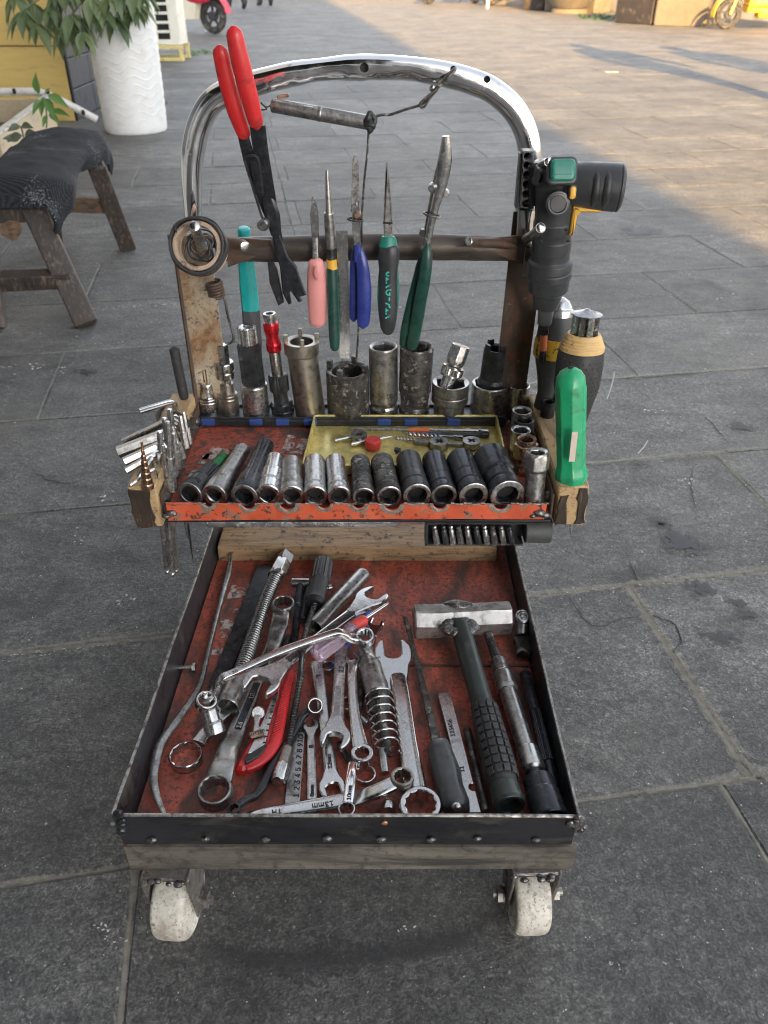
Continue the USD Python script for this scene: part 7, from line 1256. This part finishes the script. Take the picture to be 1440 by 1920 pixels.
# ------------------------------------------------------------------ white board and air conditioner
T = Thing('white_board', 'narrow white board leaning upright behind the white pot', 'board'); P0 = PZ(304, 216, 0); T.part('board', beam((P0[0] - .05, P0[1] + .05, .003), (P0[0] - .12, P0[1] + .20, 1.1), .11, .022, up=(.3, -1, 0), r=.003), 'white_board')
for i, y in enumerate((192, 222)): P = PZ(311, y, .01); T.part('bolt', blob(P, .012, (1, 1, .8), 1, .2, i), 'bench_rail')
T = Thing('air_conditioner', 'cream outdoor air conditioner unit with square grille holes on yellow stand', 'air conditioner'); Ya = 8.9; xr_ = PY(336, 60, Ya)[0]; zb_ = .135
pl = sbox(xr_ - .86, zb_, xr_, zb_ + .62); cw_, chh = .118, .052
hol = [sbox(xr_ - .072 - (c + 1) * .150 + .016, zb_ + .045 + r_ * .0745, xr_ - .072 - c * .150 - .016, zb_ + .045 + r_ * .0745 + chh) for c in range(5) for r_ in range(7)]
for h in hol: pl = pl.difference(h)
T.part('front_grille', place(bevext(pl, .03, .004), (0, Ya, 0), (1, 0, 0), None, (0, -1, 0)), 'aircon_white'); T.part('dark_inside', bbox((xr_ - .84, Ya + .03, zb_ + .02), (xr_ - .02, Ya + .04, zb_ + .60), .001), 'void')
T.part('side_panel', bbox((xr_ - .0005, Ya - .012, zb_), (xr_ + .004, Ya + .32, zb_ + .62), .001), 'aircon_white'); T.part('top_panel', bbox((xr_ - .87, Ya - .02, zb_ + .621), (xr_ + .01, Ya + .33, zb_ + .64), .004), 'aircon_white'); T.part('back', bbox((xr_ - .86, Ya + .28, zb_), (xr_ - .001, Ya + .32, zb_ + .62), .002), 'aircon_white')
for y0 in (Ya - .03, Ya + .28):
    T.part('stand_rail', bbox((xr_ - .9, y0, zb_ - .035), (xr_ + .02, y0 + .035, zb_ - .003), .002), 'stand_yellow'); T.part('stand_rail', bbox((xr_ - .9, y0, .002), (xr_ + .02, y0 + .035, .03), .002), 'stand_yellow')
    for x0 in (xr_ - .9, xr_ - .02): T.part('stand_post', bbox((x0, y0 + .002, .031), (x0 + .035, y0 + .033, zb_ - .036), .002), 'stand_yellow')
for nm, x, y, n, lab in (('weeds', 350, 102, 26, 'green weeds growing under the yellow stand'), ('weeds', 388, 98, 16, 'small weed tuft on the paving below the red scooter')):
    T = Thing(nm, lab, 'weeds', kind='stuff'); lm = []
    for i in range(n): P = PZ(x + rl.gauss(0, 12 if n > 20 else 7), y + rl.gauss(0, 3), .003); a_ = rl.uniform(0, 6.3); lm.append(leaf(P, (math.cos(a_), math.sin(a_), rl.uniform(.2, 1)), (0, 0, 1), rl.uniform(.04, .09), .03))
    T.part('leaves', cat(*lm), 'leaf_young', smooth=True)
# ------------------------------------------------------------------ scooters
def scooter(name, lab, P, yaw, c1, c2, wheel=.20, ebike=False, group=None):
    T = Thing(name, lab, 'scooter' if not ebike else 'electric bike', group); W = lambda m: move(rot(m, UP, yaw), P); y0 = V3(0, 1, 0); tw = .042 if not ebike else .03
    for x in (.62, -.62):
        a_ = np.linspace(0, 2 * PI, 36, endpoint=False); spk = [beam((x + math.cos(q) * wheel * .12, 0, wheel + math.sin(q) * wheel * .12), (x + math.cos(q) * wheel * .68, 0, wheel + math.sin(q) * wheel * .68), .03, .02, up=(0, 1, 0)) for q in np.arange(5) * 2 * PI / 5 + .3]
        w = T.part('wheel', W(cat(turned((x, -tw * .8, wheel), (x, tw * .8, wheel), [(0, wheel * .60), (0, wheel * .72), (1, wheel * .72), (1, wheel * .60)], n=32, loop=True), turned((x, -tw, wheel), (x, tw, wheel), [(0, wheel * .28), (1, wheel * .28)], n=20), *spk)), 'black_plastic')
        T.part('tyre', W(tube(np.stack([x + np.cos(a_) * (wheel - tw), a_ * 0, wheel + np.sin(a_) * (wheel - tw)], 1), tw, 10, loop=True)), 'tyre', w, True)
    for s in (-1, 1): T.part('fork', W(tube([(.62, s * .06, wheel), (.55, s * .05, .42), (.44, s * .03, .72)], .018, 8)), c1 if ebike else 'zinc')
    fp = [(.62 + (wheel + .04) * math.cos(q), 0, wheel + (wheel + .04) * math.sin(q)) for q in np.linspace(-.15, 2.3, 18)]; T.part('front_fender', W(sweep(np.array(fp), rrect(.13, .012, .005), up=np.array([(math.cos(q), 0, math.sin(q)) for q in np.linspace(-.15, 2.3, 18)]))), c1, None, True)
    T.part('steering_tube', W(tube([(.48, 0, .62), (.36, 0, .98)], .03, 10)), 'black_plastic'); T.part('handlebar', W(tube([(.30, -.32, 1.03), (.37, -.12, 1.0), (.37, .12, 1.0), (.30, .32, 1.03)], .014, 8, smooth=16)), 'black_plastic')
    T.part('front_shield', W(jit(hull([(.52, -.16, .42), (.52, .16, .42), (.40, -.2, .92), (.40, .2, .92), (.36, -.16, .40), (.36, .16, .40), (.34, -.18, .9), (.34, .18, .9)]), .01, 6)), c1); T.part('headlight', W(blob((.46, 0, .93), .075, (.7, 1, .9))), 'white_ceramic')
    T.part('floorboard', W(beam((.40, 0, .30), (-.18, 0, .30), .26, .07, r=.03)), c2); T.part('lower_frame', W(beam((.40, 0, .235), (-.35, 0, .22), .16, .06, r=.02)), c1 if ebike else 'black_plastic')
    T.part('rear_body', W(jit(hull([(-.16, -.13, .30), (-.16, .13, .30), (-.20, -.14, .66), (-.20, .14, .66), (-.86, -.07, .52), (-.86, .07, .52), (-.82, -.10, .68), (-.82, .10, .68), (-.45, -.15, .34), (-.45, .15, .34)]), .012, 6)), c1); T.part('side_panel', W(cat(blob((-.5, -.14, .47), .17, (1.6, .25, .75)), blob((-.5, .14, .47), .17, (1.6, .25, .75)))), c2, None, True, kind='stuff')
    T.part('seat', W(beam((-.12, 0, .73), (-.80, 0, .75), .25, .10, r=.045)), 'rubber'); T.part('rear_fender', W(sweep(np.array([(-.62 + (wheel + .05) * math.cos(q), 0, wheel + (wheel + .05) * math.sin(q)) for q in np.linspace(.5, 3.0, 16)]), rrect(.14, .012, .005), up=np.array([(math.cos(q), 0, math.sin(q)) for q in np.linspace(.5, 3.0, 16)]))), c2, None, True)
    T.part('kickstand', W(tube([(-.30, -.10, .24), (-.38, -.22, .02), (-.30, -.24, .012)], .014, 8)), 'bright_steel'); T.part('rear_shock', W(tube([(-.60, -.11, wheel), (-.70, -.11, .50)], .024, 8)), 'black_plastic')
    if ebike: T.part('battery_box', W(beam((.22, 0, .20), (-.26, 0, .20), .17, .12, r=.02)), c1); T.part('front_guard', W(hull([(.40, -.10, .24), (.40, .10, .24), (.36, -.09, .62), (.36, .09, .62), (.28, -.09, .22), (.28, .09, .22), (.30, -.08, .6), (.30, .08, .6)])), c1); T.part('motor', W(turned((-.1, -.1, .33), (-.1, .1, .33), [(0, .09), (1, .09)], n=20)), 'black_plastic')
    if not ebike: T.part('side_fairing', W(jit(hull([(-.42, -.15, .17), (.30, -.15, .15), (-.52, -.14, .58), (.34, -.15, .40), (-.42, .15, .17), (.30, .15, .15), (-.52, .14, .58), (.34, .15, .40), (-.12, -.17, .3), (-.12, .17, .3)]), .01, 6)), c1)
    return T
P = PZ(398, 66, 0); yw = PI - .45; scooter('motor_scooter', 'cream and red scooter parked beyond the air conditioner', V3(P[0] + .62 * math.cos(yw), P[1] + .2 + .62 * math.sin(yw), 0), yw, 'scooter_cream', 'scooter_red')
P = PZ(1370, 57, 0); scooter('shared_bike', 'yellow electric bike parked at the upper right edge beside the stone block', V3(P[0] + .60, P[1] + .20, 0), PI + .06, 'scooter_yellow', 'scooter_yellow', .185, True)
P = PZ(842, 9, 0); scooter('shared_bike', 'yellow electric bike far away, left of the white post at the top', V3(P[0] + .1, P[1] + .5, 0), PI + .5, 'scooter_yellow', 'black_plastic', .2, True)
P = PZ(945, 12, 0); scooter('shared_bike', 'yellow electric bike far away, right of the white post at the top', V3(P[0] + .35, P[1] + .5, 0), PI + .2, 'scooter_yellow', 'scooter_yellow', .2, True)
T = Thing('white_post', 'thin white post between the two far yellow bikes', 'post'); P = PZ(914, 17, 0); T.part('post', turned(P, P + [0, 0, 1.0], [(0, .03), (.02, .028), (1, .028)], n=16), 'white_ceramic'); T.part('foot', turned(P, P + [0, 0, .012], [(0, .06), (1, .055)], n=20), 'zinc')
# ------------------------------------------------------------------ stones along the far side
def block(name, lab, p, u, l, w, h, m, catg, parts=True):
    T = Thing(name, lab, catg); u = unit(u); n_ = V3(-u[1], u[0], 0); c = np.array(p) + u * l / 2 + n_ * w / 2
    T.part('body', jit(beam(c - u * l / 2 + [0, 0, h / 2], c + u * l / 2 + [0, 0, h / 2], w, h, r=.02), .012, 4), m); return T
P = PZ(1224, 48, 0); Pl, Pr = PZ(1150, 42, 0), PZ(1322, 51, 0); ur = unit(Pr - P)
T = block('stone_block', 'large pale sunlit stone block beside the yellow bike', P, ur, np.linalg.norm(Pr - P), .95, .75, 'tan_stone', 'stone block'); n_ = V3(-ur[1], ur[0], 0)
block('stone_block', 'dark brown stone block left of the big sunlit stone block', Pl, PZ(1223, 47.5, 0) - Pl, np.linalg.norm(PZ(1223, 47.5, 0) - Pl) - .02, .6, .72, 'dark_stone', 'stone block')
P = PZ(1074, 26, 0); T = Thing('stone_bowl', 'big round stone bowl planter on a base at the far side', 'planter'); P = P + [0, .35, 0]
T.part('bowl', jit(turned(P + [0, 0, .06], P + [0, 0, .72], [(0, .22), (.04, .30), (.25, .44), (.5, .48), (.8, .45), (1, .40), (1, .34), (.9, .33)], n=48), .008, 5), 'tan_stone', smooth=True); T.part('base', turned(P, P + [0, 0, .08], [(0, .34), (.8, .32), (1, .26)], n=36), 'tan_stone')
for x0, x1, y, m, lab in ((980, 1018, 19, 'dark_stone', 'brown stone block left of the pale stone and bowl'), (1020, 1050, 22, 'tan_stone', 'pale narrow stone block left of the stone bowl'), (1098, 1114, 24, 'tan_stone', 'pale stone pillar just right of the stone bowl')):
    A, B = PZ(x0, y, 0), PZ(x1, y + 1, 0); block('stone_pillar', lab, A, B - A, np.linalg.norm(B - A), .4, .7, m, 'stone block')
T = Thing('low_wall', 'low grey wall running behind the stone blocks and bikes', 'wall'); A, B = V3(2.5, 21.6, 0), V3(7.5, 13.3, 0); T.part('wall', jit(beam(A + [0, 0, .5], B + [0, 0, .5], .3, 1.0, r=.01), .01, 3), 'wall_grey'); T.part('coping', beam(A + [0, 0, 1.04], B + [0, 0, 1.04], .36, .08, r=.01), 'wall_grey')
T = Thing('far_wall', 'long pale wall far beyond the square', 'wall'); T.part('wall', bbox((-30, 44, 0), (40, 44.4, 3.2), .01), 'wall_grey'); T.part('coping', bbox((-30, 43.95, 3.201), (40, 44.45, 3.32), .01), 'wall_grey')
T = Thing('verge_weeds', 'green weeds along the foot of the stone block and bowl', 'weeds', kind='stuff'); lm = []
for i in range(120): P = PZ(rl.choice((1105, 1140, 1160, 1120)) + rl.gauss(0, 12), 34 + rl.gauss(0, 3), .003); a_ = rl.uniform(0, 6.3); lm.append(leaf(P, (math.cos(a_), math.sin(a_), rl.uniform(.3, 1.2)), (0, 0, 1), rl.uniform(.05, .12), .035))
T.part('leaves', cat(*lm), 'leaf_young', smooth=True)
# ------------------------------------------------------------------ people (walkers; two cast the long shadows)
def person(lab, pos, yaw, top, low, stride=.30, h=1.70):
    T = Thing('person', lab, 'person'); k = h / 1.7
    hip, sh = .90, 1.40; J = {'hipL': (0, .09, hip), 'hipR': (0, -.09, hip), 'kL': (stride * .55, .09, .49), 'kR': (-stride * .15, -.09, .48), 'aL': (stride, .09, .09), 'aR': (-stride * 1.05, -.09, .13), 'tL': (stride + .15, .10, .035), 'tR': (-stride * .92 + .04, -.10, .035), 'pel': (0, 0, .95), 'ch': (.01, 0, 1.28), 'nk': (.01, 0, 1.46), 'hd': (.03, 0, 1.60), 'sL': (0, .19, sh), 'sR': (0, -.19, sh), 'eL': (-.10, .23, 1.13), 'eR': (.08, -.23, 1.13), 'wL': (-.02, .24, .89), 'wR': (.20, -.22, .92), 'fL': (.02, .24, .80), 'fR': (.25, -.21, .84)}
    R = {'hipL': .088, 'hipR': .088, 'kL': .056, 'kR': .056, 'aL': .04, 'aR': .04, 'tL': .03, 'tR': .03, 'pel': .12, 'ch': .125, 'nk': .05, 'hd': .09, 'sL': .06, 'sR': .06, 'eL': .042, 'eR': .042, 'wL': .028, 'wR': .028, 'fL': .03, 'fR': .03}
    def ball(j, g=0, sq=(1, 1, 1)): return blob(np.array(J[j]) * k, (R[j] + g) * k, sq, 1)[0]
    def limb(pairs, g=0, ln=.03):
        M = m3.Manifold()
        for p_, q_ in pairs: M = M + m3.Manifold.hull_points(np.vstack([ball(p_, g), ball(q_, g)]).astype(np.float64))
        M = M.refine_to_length(ln); v, f = arr(M); t = trimesh.Trimesh(v, f, process=True); trimesh.smoothing.filter_taubin(t, iterations=8); return move(rot(t, UP, yaw), pos)
    body = [('hipL', 'kL'), ('kL', 'aL'), ('hipR', 'kR'), ('kR', 'aR'), ('hipL', 'pel'), ('hipR', 'pel'), ('pel', 'ch'), ('ch', 'nk'), ('nk', 'hd'), ('sL', 'ch'), ('sR', 'ch'), ('sL', 'eL'), ('eL', 'wL'), ('sR', 'eR'), ('eR', 'wR'), ('wL', 'fL'), ('wR', 'fR')]
    T.part('body', limb(body), 'skin', smooth=True); T.part('trousers', limb([('hipL', 'kL'), ('kL', 'aL'), ('hipR', 'kR'), ('kR', 'aR'), ('hipL', 'pel'), ('hipR', 'pel')], .022), low, smooth=True)
    T.part('jacket', limb([('pel', 'ch'), ('sL', 'ch'), ('sR', 'ch'), ('sL', 'sR'), ('sL', 'eL'), ('eL', 'wL'), ('sR', 'eR'), ('eR', 'wR')], .026), top, smooth=True)
    for s in 'LR': T.part('shoe', move(rot(trimesh.Trimesh(*arr(m3.Manifold.hull_points(np.vstack([np.maximum(ball('a' + s, .012) - [0, 0, .03], [-9, -9, 0]), np.maximum(ball('t' + s, .012), [-9, -9, 0])]).astype(np.float64)).refine_to_length(.03)), process=False), UP, yaw), pos), 'shoe', smooth=True)
    hd = np.array(J['hd']) * k; T.part('hair', move(rot(cat(blob(hd + [-.012, 0, .03], .104 * k, (1, .92, .95), 3, .05, 3)), UP, yaw), pos), 'hair', smooth=True)
    T.part('nose', move(rot(blob(hd + np.array([.098, 0, -.005]) * k, .016 * k, (1, .8, 1.2)), UP, yaw), pos), 'skin', smooth=True)
    for s in (-1, 1): T.part('eye', move(rot(blob(hd + np.array([.083, s * .033, .015]) * k, .011 * k), UP, yaw), pos), 'void', smooth=True)
    for s in (-1, 1): T.part('ear', move(rot(blob(hd + np.array([.0, s * .088, -.005]) * k, .024 * k, (.7, .4, 1)), UP, yaw), pos), 'skin', smooth=True)
sdx = -sd[0] / sd[2], -sd[1] / sd[2]
tip1, tip2 = PZ(1077, 84, 0), PZ(1247, 88, 0)
person('walker in dark clothes whose long shadow reaches left across the sunlit paving', V3(tip1[0] - sdx[0] * 1.70, tip1[1] - sdx[1] * 1.70, 0), 1.2, 'cloth_dark', 'cloth_blue')
person('second walker in tan jacket casting the rightmost long shadow', V3(tip2[0] - sdx[0] * 1.72, tip2[1] - sdx[1] * 1.72, 0), 1.25, 'cloth_tan', 'cloth_dark', h=1.72)
P = PZ(443, 17, 0); person('far walker in dark clothes, only dark shoes in view at the top', P + [0, .1, 0], 2.2, 'cloth_dark', 'cloth_dark', .16)
P = PZ(497, 11, 0); person('second far walker further back, right of the first at the top', P + [0, .1, 0], 1.9, 'cloth_blue', 'cloth_dark', .12)
# ------------------------------------------------------------------ the building behind the viewer that shades the square
T = Thing('shop_building', 'long pale building behind the viewer shading the left of the square', 'building'); cxr = PZ(1010, 225, 0); ex = cxr[0] + (cxr[1] + 11.0) * math.tan(math.atan2(.125, .992))
T.part('wall', bbox((-26, -19, 0), (ex, -11.0, 17), .02), 'facade'); T.part('roof', bbox((-26.3, -19.3, 17.001), (ex + .1, -10.7, 17.4), .02), 'wall_grey')
for i in range(8):
    for j in range(5):
        x0 = ex - 2.6 - i * 3.4; z0 = 3.9 + j * 2.7; w_ = T.part('window', bbox((x0 - .85, -10.99, z0), (x0 + .85, -10.95, z0 + 1.5), .01), 'white_board'); T.part('pane', bbox((x0 - .77, -10.949, z0 + .08), (x0 + .77, -10.94, z0 + 1.42), .004), 'facade_glass', w_)
for i in range(4): x0 = ex - 4.2 - i * 6.4; T.part('shop_front', bbox((x0 - 2.6, -10.99, .1), (x0 + 2.6, -10.94, 3.0), .02), 'facade_glass')

T = Thing('side_shop', 'plain shop wall running along the left side of the square', 'building'); T.part('wall', bbox((-7, -10.5, 0), (-2.45, 5.0, 9.5), .02), 'facade'); T.part('roof', bbox((-7.1, -10.6, 9.501), (-2.3, 5.1, 9.8), .02), 'wall_grey')
for i in range(4): y0 = -8.5 + i * 3.4; T.part('shop_window', bbox((-2.449, y0 - 1.3, .5), (-2.41, y0 + 1.3, 2.6), .01), 'facade_glass')

XA = .15
T = Thing('shop_awning', 'dark cloth awning over the shop on the left, out of frame', 'awning'); T.part('canopy', hull([(-2.44, -5.5, 2.9), (-2.44, .9, 2.9), (XA, -5.5, 2.45), (XA, .75, 2.45), (-2.44, -5.5, 2.88), (-2.44, .9, 2.88), (XA, -5.5, 2.43), (XA, .75, 2.43)]), 'cloth_dark', smooth=False)
for y0 in (-5.3, .7): T.part('arm', tube([(-2.44, y0, 2.3), (XA - .05, y0, 2.42)], .015, 8), 'zinc')
for t in THINGS:
    if t.parts: t.emit()
